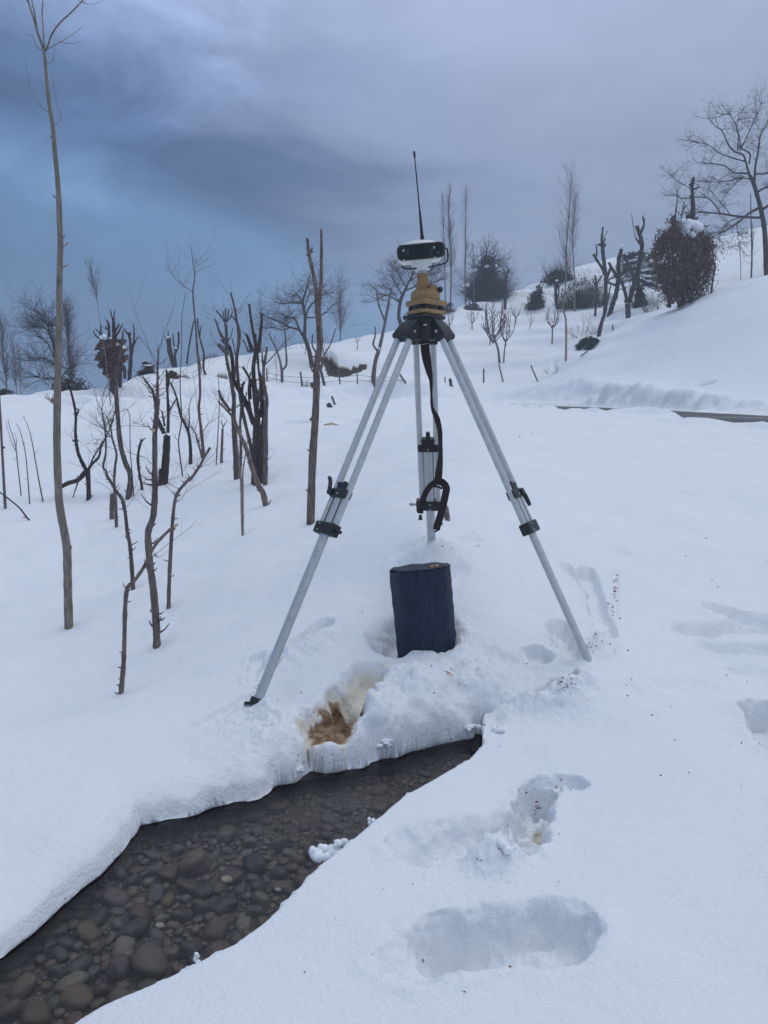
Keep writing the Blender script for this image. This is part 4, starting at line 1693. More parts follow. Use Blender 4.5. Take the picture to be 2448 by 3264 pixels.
def build_receiver():
    neck = K(782, 1412)
    root = empty('satnav_receiver', (neck[0], HY, K(782, 1430)[2]), 'white satellite survey receiver with dark glassy front panel, tilted on the tribrach', 'receiver')
    til = R_(5.2)
    Rm = np.array(Matrix.Rotation(-til, 3, 'Y'))       # tilts the head to the left
    org = np.array([neck[0] - .002, HY, K(782, 1395)[2]])

    def tf(G, n0=0):
        for i in range(n0, len(G.v)):
            G.v[i] = org + Rm @ (G.v[i])
    # local frame: x right, y away, z up; origin at the neck
    u = 1 / KM
    G = Geo()
    G.add(*lathe([(.034, -.002), (.035, 0), (.035, .010), (.040, .013), (.047, .020), (.047, .034), (.050, .036), (.050, .044)], (0, 0)))
    tf(G)
    G.build('neck', M_WHITE, root)
    G = Geo()
    G.add(*lathe([(.0215, -.020), (.0215, .0)], (0, 0)))
    tf(G)
    G.build('adapter', M_STEEL, root)
    zc = (1395 - 1242) * u                                # centre height of the body
    xo = -.004

    def rrect(w, h, r_, n=7):
        pts = []
        for cx_, cz_, a0 in ((w / 2 - r_, h / 2 - r_, 0), (-w / 2 + r_, h / 2 - r_, 90), (-w / 2 + r_, -h / 2 + r_, 180), (w / 2 - r_, -h / 2 + r_, 270)):
            for k in range(n):
                a = R_(a0 + 90 * k / (n - 1))
                pts.append((cx_ + r_ * math.cos(a), cz_ + r_ * math.sin(a)))
        return pts

    def slab(G, stations):
        """stations: (y, w, h, r) cross sections from front to back"""
        v, f = [], []
        n = 28
        for y, w, h, r_ in stations:
            for x, z_ in rrect(w, h, r_):
                v.append(np.array([x + xo, y, z_ + zc]))
        for i in range(len(stations) - 1):
            for k in range(n):
                k2 = (k + 1) % n
                f.append((i * n + k, (i + 1) * n + k, (i + 1) * n + k2, i * n + k2))
        f.append(tuple(range(n)))
        f.append(tuple(reversed([(len(stations) - 1) * n + k for k in range(n)])))
        G.add(v, f)
    W0, H0 = 458 * u, 146 * u
    G = Geo()
    slab(G, [(-.078, W0 * .97, H0 * .96, .022), (-.03, W0 * .95, H0 * .98, .022), (.05, W0 * .93, H0 * .98, .022), (.082, W0 * .88, H0 * .9, .022)])
    # shallow dome on top
    v, f = lathe([(.088 * math.cos(a), .0 + .030 * math.sin(a)) for a in np.linspace(0, math.pi / 2 * .96, 9)], (0, 0), 48)
    v = [np.array([p[0] + xo + .002, p[1] * .95, p[2] + zc + H0 / 2 - .003]) for p in v]
    G.add(v, f)
    tf(G)
    G.build('body', M_WHITE, root)
    G = Geo()
    slab(G, [(-.094, W0 * .965, H0 * .93, .022), (-.091, W0, H0, .024), (-.076, W0, H0, .024)])
    tf(G)
    bz = G.build('bezel', M_BLACK, root)
    G = Geo()
    slab(G, [(-.0965, W0 * .89, H0 * .76, .014), (-.093, W0 * .90, H0 * .78, .015)])
    tf(G)
    pn = G.build('front_panel', M_PANEL, bz)

    def spot(kx, ky, r_, mat, nm, par, yy, h=.004):
        # K-crop pixel to the local frame (front plane about 0.1 m nearer)
        p = K(kx, ky, HY - .096) - org
        l = Rm.T @ p
        G = Geo()
        c = np.array([l[0], yy, l[2]])
        G.tube([c + np.array([0, h, 0]), c], [r_, r_], 18)
        G.tube([c, c + np.array([0, -.0012, 0])], [r_ * .62, r_ * .5], 12)
        tf(G)
        G.build(nm, mat, par)
    for kx, ky in ((587, 1197), (897, 1165), (905, 1268), (592, 1298)):
        spot(kx, ky, .0055, M_STEEL, 'screw', bz, -.0975)
    for kx, ky, r_ in ((628, 1220, .0085), (868, 1195, .0085), (935, 1215, .009), (868, 1246, .0085)):
        spot(kx, ky, r_, M_LENS, 'indicator', bz, -.0978)
    # guard rail bent under the body
    G = Geo()
    pts = [(.112, -.03, zc + .012), (.119, -.035, zc + .004), (.120, -.035, zc - .030), (.112, -.035, zc - .052), (.094, -.03, .016), (.05, -.02, .010), (0, -.02, .008), (-.04, -.02, .008), (-.082, -.03, .012), (-.098, -.035, .024)]
    G.tube(catmull([np.array(p) for p in pts], 5), [.0036] * (5 * (len(pts) - 1) + 1), 10)
    tf(G)
    G.build('guard_rail', M_BLACK, root)
    # antenna: threaded foot, sleeve, whip, cap
    a0 = np.array([.012, 0, zc + H0 / 2 + .026])
    tip = K(695, 197, HY)
    tip_l = Rm.T @ (tip - org)
    A = lambda s: a0 + (tip_l - a0) * s
    G = Geo()
    G.tube([A(-.02), A(.05)], [.0095, .009], 16)
    G.tube([A(.05), A(.34)], [.0078, .0048], 14)
    G.tube([A(.34), A(.95)], [.0036, .0024], 12)
    G.tube([A(.93), A(.945), A(.995), A(1.0)], [.0036, .0052, .0055, .004], 14)
    tf(G)
    G.build('antenna', M_BLACK, root)
    return root

# ------------------------------------------------------------------ trees, shrubs, posts
def near_depth(done, p, Y):
    best, by = 1e9, Y
    for q, y in done:
        d = math.hypot(p[0] - q[0], p[1] - q[1])
        if d < best:
            best, by = d, y
    return by if best < 60 else Y


def stubs(G, pts, radii, rr, n, lo, hi, thin=.28):
    """Short broken spur twigs along a stem."""
    for _ in range(n):
        i = rr.randrange(1, len(pts))
        p = pts[i]
        a = rr.uniform(0, 6.28)
        d = np.array([math.cos(a), math.sin(a) * .7, rr.uniform(-.1, .9)])
        d /= np.linalg.norm(d)
        L = lo + (hi - lo) * rr.random() ** 2
        r_ = min(radii[i] * thin, .009) + .0012
        G.tube([p, p + d * (radii[i] + L * .5), p + d * (radii[i] + L) + np.array([0, 0, L * .3])], [r_, r_ * .7, r_ * .35], 5)


def twig_rec(G, p, d, L, r_, lev, rr, up=.25, kids=3, spread=.7, sides=3, droop=0):
    n = 4 if lev else 3
    pts, q, dd = [p], p.copy(), d.copy()
    for i in range(n):
        dd = dd + np.array([rr.gauss(0, .2), rr.gauss(0, .2), rr.gauss(0, .2) + up * .3 - droop * .2])
        dd /= np.linalg.norm(dd)
        q = q + dd * L / n
        pts.append(q)
    rad = [r_ * (1 - .6 * i / n) for i in range(n + 1)]
    G.tube(pts, rad, sides if lev else 3, cap=False)
    if lev > 0:
        for k in range(kids):
            t_ = rr.uniform(.25, 1.0)
            i = min(int(t_ * n), n - 1)
            b_ = pts[i] + (pts[i + 1] - pts[i]) * (t_ * n - i)
            side = np.array([rr.gauss(0, 1), rr.gauss(0, 1), rr.gauss(0, .8)])
            side -= dd * np.dot(side, dd)
            side /= np.linalg.norm(side) + 1e-6
            nd_ = dd * (1 - spread * .45) + side * spread + np.array([0, 0, up])
            nd_ /= np.linalg.norm(nd_)
            twig_rec(G, b_, nd_, L * rr.uniform(.45, .75), rad[i] * .62, lev - 1, rr, up, kids, spread, sides, droop)


def limb_pts(ps, Y0, Y1, sub=4):
    n = len(ps)
    P_ = [at_y(p, Y0 + (Y1 - Y0) * i / max(1, n - 1)) for i, p in enumerate(ps)]
    return catmull(P_, sub)


def tree(name, label, cat, group, limbs, mat, seed=1, well=True, spurs=(0, 0, 0), twigs=None, sides=8, part='branch', rough=.10, Y=None, depth=.25, sub=4, twig_mat=None, sink=.2, first='trunk'):
    """limbs: [(photo pixels..., ), width at start, width at end]; the first limb is the trunk and starts at the snow."""
    rr = random.Random(seed)
    base_px = limbs[0][0][0]
    if Y is None:
        h = hit(base_px, snow_z, 2.5, 110)
    else:
        h = at_y(base_px, Y)
    Y = h[1]
    root = empty(name, h, label, cat, group)
    done = []
    allpts = []
    firstobj = None
    trunk_r = None
    for li, (ps, w0, w1) in enumerate(limbs):
        k = Y / FPX / 2
        if li == 0:
            pts = limb_pts(ps, Y, Y, sub)
            d0 = pts[0] - pts[1]
            d0 /= np.linalg.norm(d0)
            d0 = d0 * .4 + np.array([0, 0, -.6])
            pts = [pts[0] + d0 * sink * 1.5] + pts
            done += [(p, Y) for p in ps]
            trunk_r = w0 * k
        else:
            y0 = near_depth(done, ps[0], Y)
            ln = sum(math.hypot(a[0] - b[0], a[1] - b[1]) for a, b in zip(ps[:-1], ps[1:])) * Y / FPX
            y1 = y0 + ln * depth * rr.uniform(-1, 1)
            pts = limb_pts(ps, y0, y1, sub)
            done += [(p, y0 + (y1 - y0) * i / (len(ps) - 1)) for i, p in enumerate(ps)]
            if len(ps) > 1:
                a = done[-len(ps)][1]
        n = len(pts)
        rad = []
        for i in range(n):
            t_ = i / (n - 1)
            r_ = (w0 + (w1 - w0) * t_) * k
            r_ *= 1 + rough * rr.uniform(-1, 1)
            rad.append(r_)
        G = Geo()
        G.tube(pts, rad, sides if w0 > 8 else 6, jitter=rough * .8, rnd=rr)
        if spurs[0]:
            stubs(G, pts, rad, rr, max(1, int(spurs[0] * (n / 12))), spurs[1], spurs[2])
        ob = G.build(first if li == 0 else part, mat, root)
        allpts.append((pts, rad))
    if twigs:
        cnt, L, lev, up, kids, spread, r_, frm = twigs
        G = Geo()
        for _ in range(cnt):
            pts, rad = allpts[rr.randrange(min(frm, len(allpts) - 1), len(allpts))]
            i = int(len(pts) * rr.uniform(.3, .999))
            a = rr.uniform(0, 6.28)
            t_ = pts[min(i + 1, len(pts) - 1)] - pts[max(0, i - 1)]
            t_ /= np.linalg.norm(t_) + 1e-9
            d = np.array([math.cos(a), math.sin(a), rr.uniform(-.3, .7)]) + t_ * .6
            d /= np.linalg.norm(d)
            twig_rec(G, pts[i], d, L * rr.uniform(.6, 1.2), r_, lev, rr, up, kids, spread)
        tag(G.build('twigs', twig_mat or M_TWIG, root), kind='stuff')
    return root, h


def leaf_cloud(name, parent, mat, centre_fn, n, size, seed, droop=.8, aspect=2.2):
    """Many small bent leaves at positions drawn from centre_fn(rr)."""
    rr = random.Random(seed)
    v, f = [], []
    for _ in range(n):
        c = centre_fn(rr)
        s = size * rr.uniform(.6, 1.4)
        a = rr.uniform(0, 6.28)
        ax = np.array([math.cos(a), math.sin(a), 0])
        dn = np.array([rr.gauss(0, .5), rr.gauss(0, .5), -droop])
        dn /= np.linalg.norm(dn)
        sd = np.cross(dn, ax)
        sd /= np.linalg.norm(sd) + 1e-6
        b0 = len(v)
        nrm = np.cross(sd, dn)
        v += [c, c + sd * s * .5 + dn * s * aspect * .45 + nrm * s * .2, c + dn * s * aspect, c - sd * s * .5 + dn * s * aspect * .5 - nrm * s * .15]
        f += [(b0, b0 + 1, b0 + 2), (b0, b0 + 2, b0 + 3)]
    pl = np.array(world_loc(parent))
    o = mesh_obj(name, [p - pl for p in v], f, mat, parent, False)
    return tag(o, kind='stuff')


def leafmat(name, cols, rough=.8):
    m, T, b, o = material(name)
    g = T.node('ShaderNodeNewGeometry')
    n_ = len(cols)
    T.put(b.inputs['Base Color'], T.ramp(g.outputs['Random Per Island'], [(i / (n_ - 1), c + (1,)) for i, c in enumerate(cols)]))
    b.inputs['Roughness'].default_value = rough
    b.inputs['Specular IOR Level'].default_value = .15
    return m


M_DRYLEAF = leafmat('dry_oak_leaves', [(.052, .031, .025), (.110, .064, .048), (.075, .046, .036), (.15, .088, .062), (.21, .122, .080)])
M_NEEDLE = leafmat('pine_needles', [(.012, .020, .016), (.022, .034, .026), (.030, .044, .032), (.018, .028, .022)])
M_BRUSH = leafmat('brushwood_leaves', [(.030, .024, .020), (.050, .038, .030), (.038, .034, .026), (.07, .05, .038)])


def snow_caps(root, items, Y, dy=0):
    """Pillows of snow lying on branches: photo pixel, width, height in pixels."""
    for (p, w, h) in items:
        k = Y / FPX
        bm = bmesh.new()
        rr = random.Random(int(p[0] * 7 + p[1]))
        for j in range(3):
            q = rr.uniform(.6, 1)
            mt = Matrix.Translation((rr.uniform(-.3, .3) * w * k * (j > 0), rr.uniform(-.3, .3) * w * k, rr.uniform(-.2, .2) * h * k)) @ Matrix.Diagonal((w * k * .5 * q, w * k * .45 * q, h * k * .5 * q, 1))
            bmesh.ops.create_icosphere(bm, subdivisions=2, radius=1, matrix=mt)
        for v in bm.verts:
            v.co *= 1 + .16 * math.sin(v.co.x * 23 / (w * k * 10 + .01) + j) * math.sin(v.co.y * 31 + v.co.z * 27)
        me = bpy.data.meshes.new('snow_cap')
        bm.to_mesh(me)
        bm.free()
        me.polygons.foreach_set('use_smooth', [True] * len(me.polygons))
        me.materials.append(M_CLUMP)
        o = link(bpy.data.objects.new('snow_cap', me))
        o.parent = root
        o.location = tuple(at_y(p, Y + dy) - np.array(world_loc(root)))


def sapling(label, base, top_y, spread, mat, seed, w=8, n=9, fork=.35, lean=0, group='young orchard trees on the far slope', name='sapling'):
    """Vase shaped young fruit tree. base: pixel; top_y: pixel row of the tips; spread: half width in pixels."""
    rr = random.Random(seed)
    h = hit(base, snow_z, 3, 110)
    Y = h[1]
    k = Y / FPX
    H = (base[1] - top_y) * k
    S_ = spread * k
    root = empty(name, h, label, 'young tree', group)
    f0 = h + np.array([lean * k, 0, H * fork])
    G = Geo()
    G.tube(catmull([h - np.array([0, 0, .15]), h + np.array([lean * k * .3, 0, H * fork * .5]), f0], 4), np.linspace(w, w * .75, 9) * k / 2, 7, jitter=.2, rnd=rr)
    G.build('trunk', mat, root)
    G = Geo()
    for i in range(n):
        a = 2 * math.pi * i / n + rr.uniform(-.4, .4)
        e = h + np.array([lean * k + math.cos(a) * S_ * rr.uniform(.5, 1.05), math.sin(a) * S_ * rr.uniform(.5, 1), H * rr.uniform(.72, 1.02)])
        st = f0 + np.array([0, 0, -rr.uniform(0, .12) * H])
        mid = st * .55 + e * .45 + np.array([math.cos(a) * S_ * .22, math.sin(a) * S_ * .22, -.05 * H])
        pts = catmull([st, mid, e], 5)
        G.tube(pts, np.linspace(w * .5, w * .16, len(pts)) * k / 2, 5)
        for _ in range(4):
            j = rr.randrange(3, len(pts) - 1)
            t_ = pts[j + 1] - pts[j]
            t_ /= np.linalg.norm(t_)
            d = t_ + np.array([rr.gauss(0, .5), rr.gauss(0, .5), .2])
            d /= np.linalg.norm(d)
            twig_rec(G, pts[j], d, H * rr.uniform(.1, .28), w * .17 * k, 0, rr, .3)
    G.build('crown', mat, root)
    return root


def poplar(label, pts_px, w0, w1, seed, spread=.10, n=90, Y=None, base_hidden=False, mat=None, up=1.0, start=.25, L=.14, group='tall thin poplars on the skyline'):
    """Slender pole tree with upright twigs."""
    rr = random.Random(seed)
    if Y is None:
        h = hit(pts_px[0], snow_z, 3, 110)
    else:
        h = at_y(pts_px[0], Y)
    Y = h[1]
    k = Y / FPX
    root = empty('poplar', h, label, 'poplar tree', group)
    pts = limb_pts(pts_px, Y, Y, 6)
    pts = [pts[0] - np.array([0, 0, .8])] + pts
    G = Geo()
    rad = np.linspace(w0, w1, len(pts)) * k / 2
    G.tube(pts, rad, 7, jitter=.2, rnd=rr)
    G.build('trunk', mat or M_GREYBARK, root)
    H = np.linalg.norm(pts[-1] - pts[0])
    G = Geo()
    for _ in range(n):
        t_ = rr.uniform(start, .97)
        i = t_ * (len(pts) - 1)
        j = int(i)
        p = pts[j] + (pts[min(j + 1, len(pts) - 1)] - pts[j]) * (i - j)
        a = rr.uniform(0, 6.28)
        d = np.array([math.cos(a) * spread * 4, math.sin(a) * spread * 4, up])
        d /= np.linalg.norm(d)
        twig_rec(G, p, d, H * L * rr.uniform(.5, 1.1) * (1.15 - t_ * .5), max(rad[j] * .28, .004), 1, rr, .45, 3, .35)
    tag(G.build('twigs', M_TWIG, root), kind='stuff')
    return root


def thicket(name, label, cat, base, w, h_, seed, mat, n=260, leaf=None, leaf_n=0, leaf_s=.06, group=None, Y=None, sink=0, twig_r=.006, shape=None, lev=1):
    """Low tangle of twigs: base pixel (bottom centre), width and height in pixels."""
    rr = random.Random(seed)
    hh = hit(base, snow_z, 3, 110) if Y is None else at_y(base, Y)
    Y = hh[1]
    k = Y / FPX
    root = empty(name, hh, label, cat, group)
    Wd, Hd = w * k / 2, h_ * k
    G = Geo()
    for _ in range(n):
        a = rr.uniform(0, 6.28)
        q = math.sqrt(rr.random())
        p = hh + np.array([math.cos(a) * Wd * q * .8, math.sin(a) * Wd * q * .6, -.1])
        d = np.array([math.cos(a) * q * .7 + rr.gauss(0, .3), math.sin(a) * q * .7 + rr.gauss(0, .3), 1])
        d /= np.linalg.norm(d)
        prof = (1 - q * q * .75)
        twig_rec(G, p, d, Hd * prof * rr.uniform(.5, 1.0), twig_r, lev, rr, .12, 4, .8)
    tag(G.build('twigs', mat, root), kind='stuff')
    if leaf_n:
        cl = []
        for _ in range(max(10, leaf_n // 35)):
            a = rr.uniform(0, 6.28)
            q = rr.random() ** .5
            zz = rr.random() ** (1.0 if shape is None else 1.3)
            e = math.sqrt(max(0, 1 - zz * zz)) if shape is None else shape(zz)
            e *= rr.uniform(.75, 1.18)
            cl.append((hh + np.array([math.cos(a) * q * Wd * e, math.sin(a) * q * Wd * .7 * e, zz * Hd * rr.uniform(.8, 1.08)]), rr.uniform(.05, .17) * (Wd + Hd)))

        def cf(r2):
            c_, s_ = cl[r2.randrange(len(cl))]
            return c_ + np.array([r2.gauss(0, s_ * .6), r2.gauss(0, s_ * .6), r2.gauss(0, s_ * .55)])
        leaf_cloud('foliage', root, leaf, cf, leaf_n, leaf_s, seed + 1)
    return root


def post(label, a, b, w, mat=None, seed=1, name='fence_post', group='wooden posts along the orchard edge', cat='fence post', Y=None):
    rr = random.Random(seed)
    h = hit(a, snow_z, 3, 110) if Y is None else at_y(a, Y)
    Y = h[1]
    t_ = at_y(b, Y + rr.uniform(-.1, .1))
    G = Geo()
    d = (t_ - h) / np.linalg.norm(t_ - h)
    pts = [h - d * .3] + [h + (t_ - h) * q for q in (0, .3, .6, .9, 1)]
    r_ = w * Y / FPX / 2
    G.tube(pts, [r_ * rr.uniform(.9, 1.1) for _ in pts[:-1]] + [r_ * .8], 8, jitter=.15, rnd=rr)
    root = empty(name, h, label, cat, group)
    G.build('shaft', mat or M_BARK, root)
    return root, h, t_

# ------------------------------------------------------------------ the trees of the photograph, front to back
GP = 'bare poles and pollards on the left slope'
TREES = []


def pollard(*a, **k):
    TREES.append((a, k))


A, B, S, M, L, Wc, U, TT, RC = cA, cB, cS, cM, cL, cW, cU, cT, cR

pollard('bare_tree', 'tall slender grey green pole tree at the left, forking high above everything', 'bare tree', GP,
        [([S(58, 1475), S(50, 1200), S(45, 950), S(35, 700), A(455, 1480), A(440, 1300), A(430, 1000), A(432, 700), A(438, 400), M(512, 1250), M(520, 1000), M(522, 700), M(527, 400), M(532, 200), L(598, 2170), L(590, 1950), L(570, 1700), L(550, 1500), L(535, 1300), L(510, 1150), L(490, 1000), L(470, 800), L(455, 620), L(440, 490)], 29, 8),
         ([L(440, 500), L(380, 330), L(345, 210), L(310, 100), L(275, -20), L(250, -150)], 7, 4),
         ([L(372, 280), L(350, 150), L(320, 0), L(300, -120)], 5, 3.5), ([L(446, 480), L(435, 300), L(424, 150), L(432, 0), L(436, -140)], 4.5, 3.5),
         ([L(455, 515), L(490, 440), L(520, 350), L(600, 235), L(700, 140), L(800, 40), L(850, -20), L(900, -110)], 6.5, 4),
         ([L(820, 15), L(870, 40), L(960, 38), L(1040, 10)], 2.2, 1), ([L(470, 500), L(540, 460), L(620, 415), L(720, 355), L(790, 300), L(850, 255)], 3, 1.2),
         ([L(620, 425), L(700, 440), L(770, 432), L(830, 412)], 2, 1), ([L(430, 510), L(380, 475), L(345, 420), L(330, 360), L(290, 355), L(250, 335)], 2.4, 1),
         ([L(470, 640), L(525, 620), L(545, 540), L(545, 400), L(548, 230)], 2.2, .9), ([L(490, 1135), L(400, 1060), L(330, 960), L(295, 850), L(268, 700), L(258, 590)], 2, .9),
         ([L(545, 1260), L(600, 1220), L(608, 1130), L(570, 1040), L(548, 900), L(515, 720)], 1.8, .9),
         ([M(545, 175), M(562, 150), M(578, 130)], 4, 3), ([M(545, 250), M(575, 225), M(598, 205)], 5, 4), ([M(540, 428), M(575, 410), M(598, 400)], 5, 3), ([L(575, 2000), L(550, 1985), L(535, 1960)], 6, 3),
         ([S(62, 780), S(75, 740), S(80, 705)], 7, 4)],
        M_GREYBARK, seed=3, spurs=(1, .01, .025), sides=12, rough=.05, depth=.15)
pollard('bare_tree', 'straight reddish brown tree with two upright prongs, left of the tripod', 'bare tree', GP,
        [([B(925, 1940), B(930, 1700), B(942, 1400), B(957, 1200), B(966, 1000), B(970, 850), B(968, 760), Wc(1435, 1250), Wc(1432, 1100), Wc(1422, 950), Wc(1415, 850)], 26, 18),
         ([Wc(1412, 870), Wc(1385, 650), Wc(1352, 500), Wc(1335, 400), Wc(1325, 305)], 14, 8), ([Wc(1430, 880), Wc(1445, 700), Wc(1450, 500), Wc(1450, 300), Wc(1447, 222)], 14, 6),
         ([Wc(1345, 430), Wc(1360, 405), Wc(1372, 388)], 7, 4), ([Wc(1345, 465), Wc(1330, 455), Wc(1320, 448)], 6, 4), ([Wc(1452, 745), Wc(1468, 730), Wc(1488, 708)], 5, 3),
         ([B(945, 910), B(935, 895), B(930, 882)], 13, 10), ([B(950, 790), B(940, 775), B(932, 765)], 13, 10), ([B(940, 1160), B(928, 1155), B(918, 1150)], 10, 7), ([B(975, 790), B(1000, 770), B(1010, 745), B(1012, 700)], 12, 6)],
        M_REDBARK, seed=5, spurs=(3, .005, .03), sides=12, rough=.07)
pollard('bare_tree', 'thick crooked brown pole with a cut pale knot halfway, left slope', 'bare tree', GP,
        [([S(885, 1650), S(882, 1500), S(868, 1300), S(850, 1100), S(822, 900), S(805, 700), S(805, 570), S(850, 430), S(865, 250), S(868, 60), A(1168, 1300), A(1170, 1100), A(1170, 900), A(1182, 760), A(1195, 640)], 26, 15),
         ([A(1190, 650), A(1190, 560), A(1190, 480), A(1192, 380), A(1193, 250)], 11, 4), ([A(1180, 705), A(1160, 610), A(1145, 570), A(1110, 520), A(1080, 478)], 10, 5),
         ([A(1160, 885), A(1120, 855), A(1050, 832), A(990, 825)], 2, 1), ([S(850, 790), S(870, 800), S(890, 820)], 3, 2)],
        M_BARK, seed=6, twigs=(14, .38, 1, .25, 2, .6, .0022, 0), spurs=(7, .015, .09), sides=12, rough=.1)
pollard('leaning_branch', 'thin stake rising from the snow and bending right to a pale cut end', 'branch', GP,
        [([S(548, 2095), S(570, 1850), S(578, 1650), S(585, 1350), S(598, 1150), S(625, 1080), S(675, 1035), S(780, 880), S(850, 730), S(950, 610), S(1040, 530)], 18, 9),
         ([S(1030, 540), S(1045, 528), S(1060, 518)], 9, 7)],
        M_REDBARK, seed=7, spurs=(6, .01, .03), sides=10, rough=.13)
pollard('bare_tree', 'thin brown stem bowing to the right with a broken tip', 'bare tree', GP,
        [([S(995, 1292), S(1003, 1000), S(1018, 700), S(1035, 450), S(1058, 270), S(1100, 180), S(1200, 70), A(1430, 1262), A(1500, 1165), A(1540, 1090), A(1588, 1010)], 14, 7),
         ([A(1535, 1085), A(1515, 1030), A(1490, 960), A(1470, 890), A(1400, 815), A(1370, 780)], 6, 3)],
        M_BARK, seed=8, twigs=(14, .38, 1, .25, 2, .6, .0022, 0), spurs=(7, .01, .035), sides=10)
pollard('bare_tree', 'forked brown stem whose left arm curves up beside the tall pole', 'bare tree', GP,
        [([S(662, 1120), S(652, 950), S(632, 700), S(610, 600), S(588, 400), S(560, 270), S(500, 190), S(455, 110), S(415, 40), A(800, 1190), A(780, 1150), A(800, 1040), A(795, 900), A(780, 800), A(768, 718)], 15, 4)],
        M_BARK, seed=9, twigs=(14, .38, 1, .25, 2, .6, .0022, 0), spurs=(8, .01, .05), sides=10)
pollard('bare_tree', 'thin brown stem with a tangled twiggy head, standing right against its curved neighbour', 'bare tree', GP,
        [([A(880, 1612), A(872, 1400), A(862, 1270), A(870, 1150), A(880, 1060), A(850, 950), A(835, 860), A(800, 770)], 12, 4),
         ([A(835, 870), A(850, 800), A(870, 740)], 5, 3), ([A(840, 930), A(800, 880), A(790, 800)], 4, 2), ([A(845, 930), A(810, 930), A(775, 985), A(720, 1050)], 4, 2)],
        M_BARK, seed=10, spurs=(8, .02, .09), twigs=(26, .3, 1, .2, 3, .8, .003, 1))
pollard('tree_stump', 'squat sawn stump beside two thin stems on the left slope', 'stump', GP,
        [([A(845, 1550), A(845, 1450), A(847, 1362)], 15, 14)], M_BARK, seed=11, spurs=(2, .01, .02))
pollard('bare_tree', 'dark stem with a low fork, one arm lying sideways behind the tall pole', 'bare tree', GP,
        [([A(670, 1400), A(668, 1290), A(662, 1180)], 15, 16),
         ([A(655, 1190), A(610, 1100), A(585, 1030), A(570, 900), A(572, 760), A(545, 620), A(520, 540), A(500, 480)], 13, 5),
         ([A(665, 1180), A(700, 1130), A(745, 1085), A(760, 1020), A(790, 950), A(830, 870), A(860, 800)], 10, 3), ([A(680, 1160), A(700, 1095), A(740, 1030), A(775, 960)], 6, 3),
         ([A(645, 1195), A(590, 1255), A(520, 1278), A(475, 1300), A(430, 1320)], 15, 13), ([A(590, 1265), A(570, 1330), A(548, 1395)], 5, 3), ([A(575, 775), A(590, 740), A(594, 722)], 7, 4), ([A(570, 960), A(555, 962), A(548, 955)], 6, 4)],
        M_DARKBARK, seed=12, twigs=(14, .38, 1, .25, 2, .6, .0022, 0), spurs=(6, .01, .06), rough=.09)
pollard('bare_tree', 'leaning dark trunk that sweeps left and up in front of the leafy pollard', 'bare tree', GP,
        [([A(970, 1398), A(985, 1230), A(945, 1120), A(908, 980), A(892, 800), A(880, 650), A(878, 560), M(1022, 1400), M(1040, 1290), M(1060, 1180), M(1075, 1080), M(1085, 990)], 20, 6)],
        M_BARK, seed=13, twigs=(14, .38, 1, .25, 2, .6, .0022, 0), spurs=(7, .01, .05), rough=.09)
pollard('bare_tree', 'very thin sapling growing close behind the leaning dark trunk', 'sapling', GP,
        [([A(1010, 1382), A(1000, 1230), A(985, 1050), A(982, 900), A(980, 770), A(960, 720)], 4, 2)], M_TWIG, seed=14, spurs=(2, .03, .12))
pollard('bare_tree', 'short knobbly curved stick with a splayed tip in the snow', 'stick', GP,
        [([A(1076, 1333), A(1052, 1200), A(1042, 1085), A(1058, 990), A(1072, 955)], 9, 8), ([A(1070, 960), A(1085, 950), A(1095, 942)], 4, 2), ([A(1068, 960), A(1062, 945)], 5, 3)], M_DARKBARK, seed=15, spurs=(16, .01, .04), rough=.16)
pollard('bare_tree', 'thick dark pollard trunk with a stub at its foot, right of the crooked pole', 'bare tree', GP,
        [([A(1238, 1285), A(1252, 1100), A(1262, 920)], 27, 24),
         ([A(1240, 905), A(1200, 820), A(1185, 770), A(1172, 700)], 15, 9), ([A(1268, 900), A(1272, 750), A(1265, 600), A(1258, 430)], 11, 7), ([A(1262, 570), A(1275, 520), A(1285, 430)], 8, 5),
         ([A(1245, 850), A(1235, 800), A(1225, 740)], 7, 5), ([A(1268, 760), A(1300, 700), A(1330, 645)], 6, 4), ([A(1215, 1290), A(1215, 1235), A(1217, 1180)], 17, 15)],
        M_DARKBARK, seed=16, twigs=(14, .38, 1, .25, 2, .6, .0022, 0), spurs=(7, .01, .06), rough=.13)
pollard('bare_tree', 'slim brown stem curving left with its top crossing another stem', 'bare tree', GP,
        [([A(1440, 1135), A(1438, 1000), A(1420, 885), A(1370, 780), A(1345, 680), A(1330, 620), A(1290, 520)], 12, 5), ([A(1425, 890), A(1430, 800), A(1428, 690)], 5, 2)], M_DARKBARK, seed=17, twigs=(14, .38, 1, .25, 2, .6, .0022, 0), spurs=(5, .01, .06))
pollard('bare_tree', 'hair thin straight sapling reaching above the ridge between two pollards', 'sapling', GP,
        [([A(1380, 1230), A(1356, 1050), A(1350, 950), A(1372, 800), A(1362, 600), A(1361, 590), Wc(208, 1500), Wc(218, 1250), Wc(220, 1000), Wc(245, 830), Wc(260, 780)], 5, 1.5), ([A(1352, 960), A(1325, 940), A(1328, 905)], 2, 1)],
        M_TWIG, seed=18, spurs=(2, .03, .12))
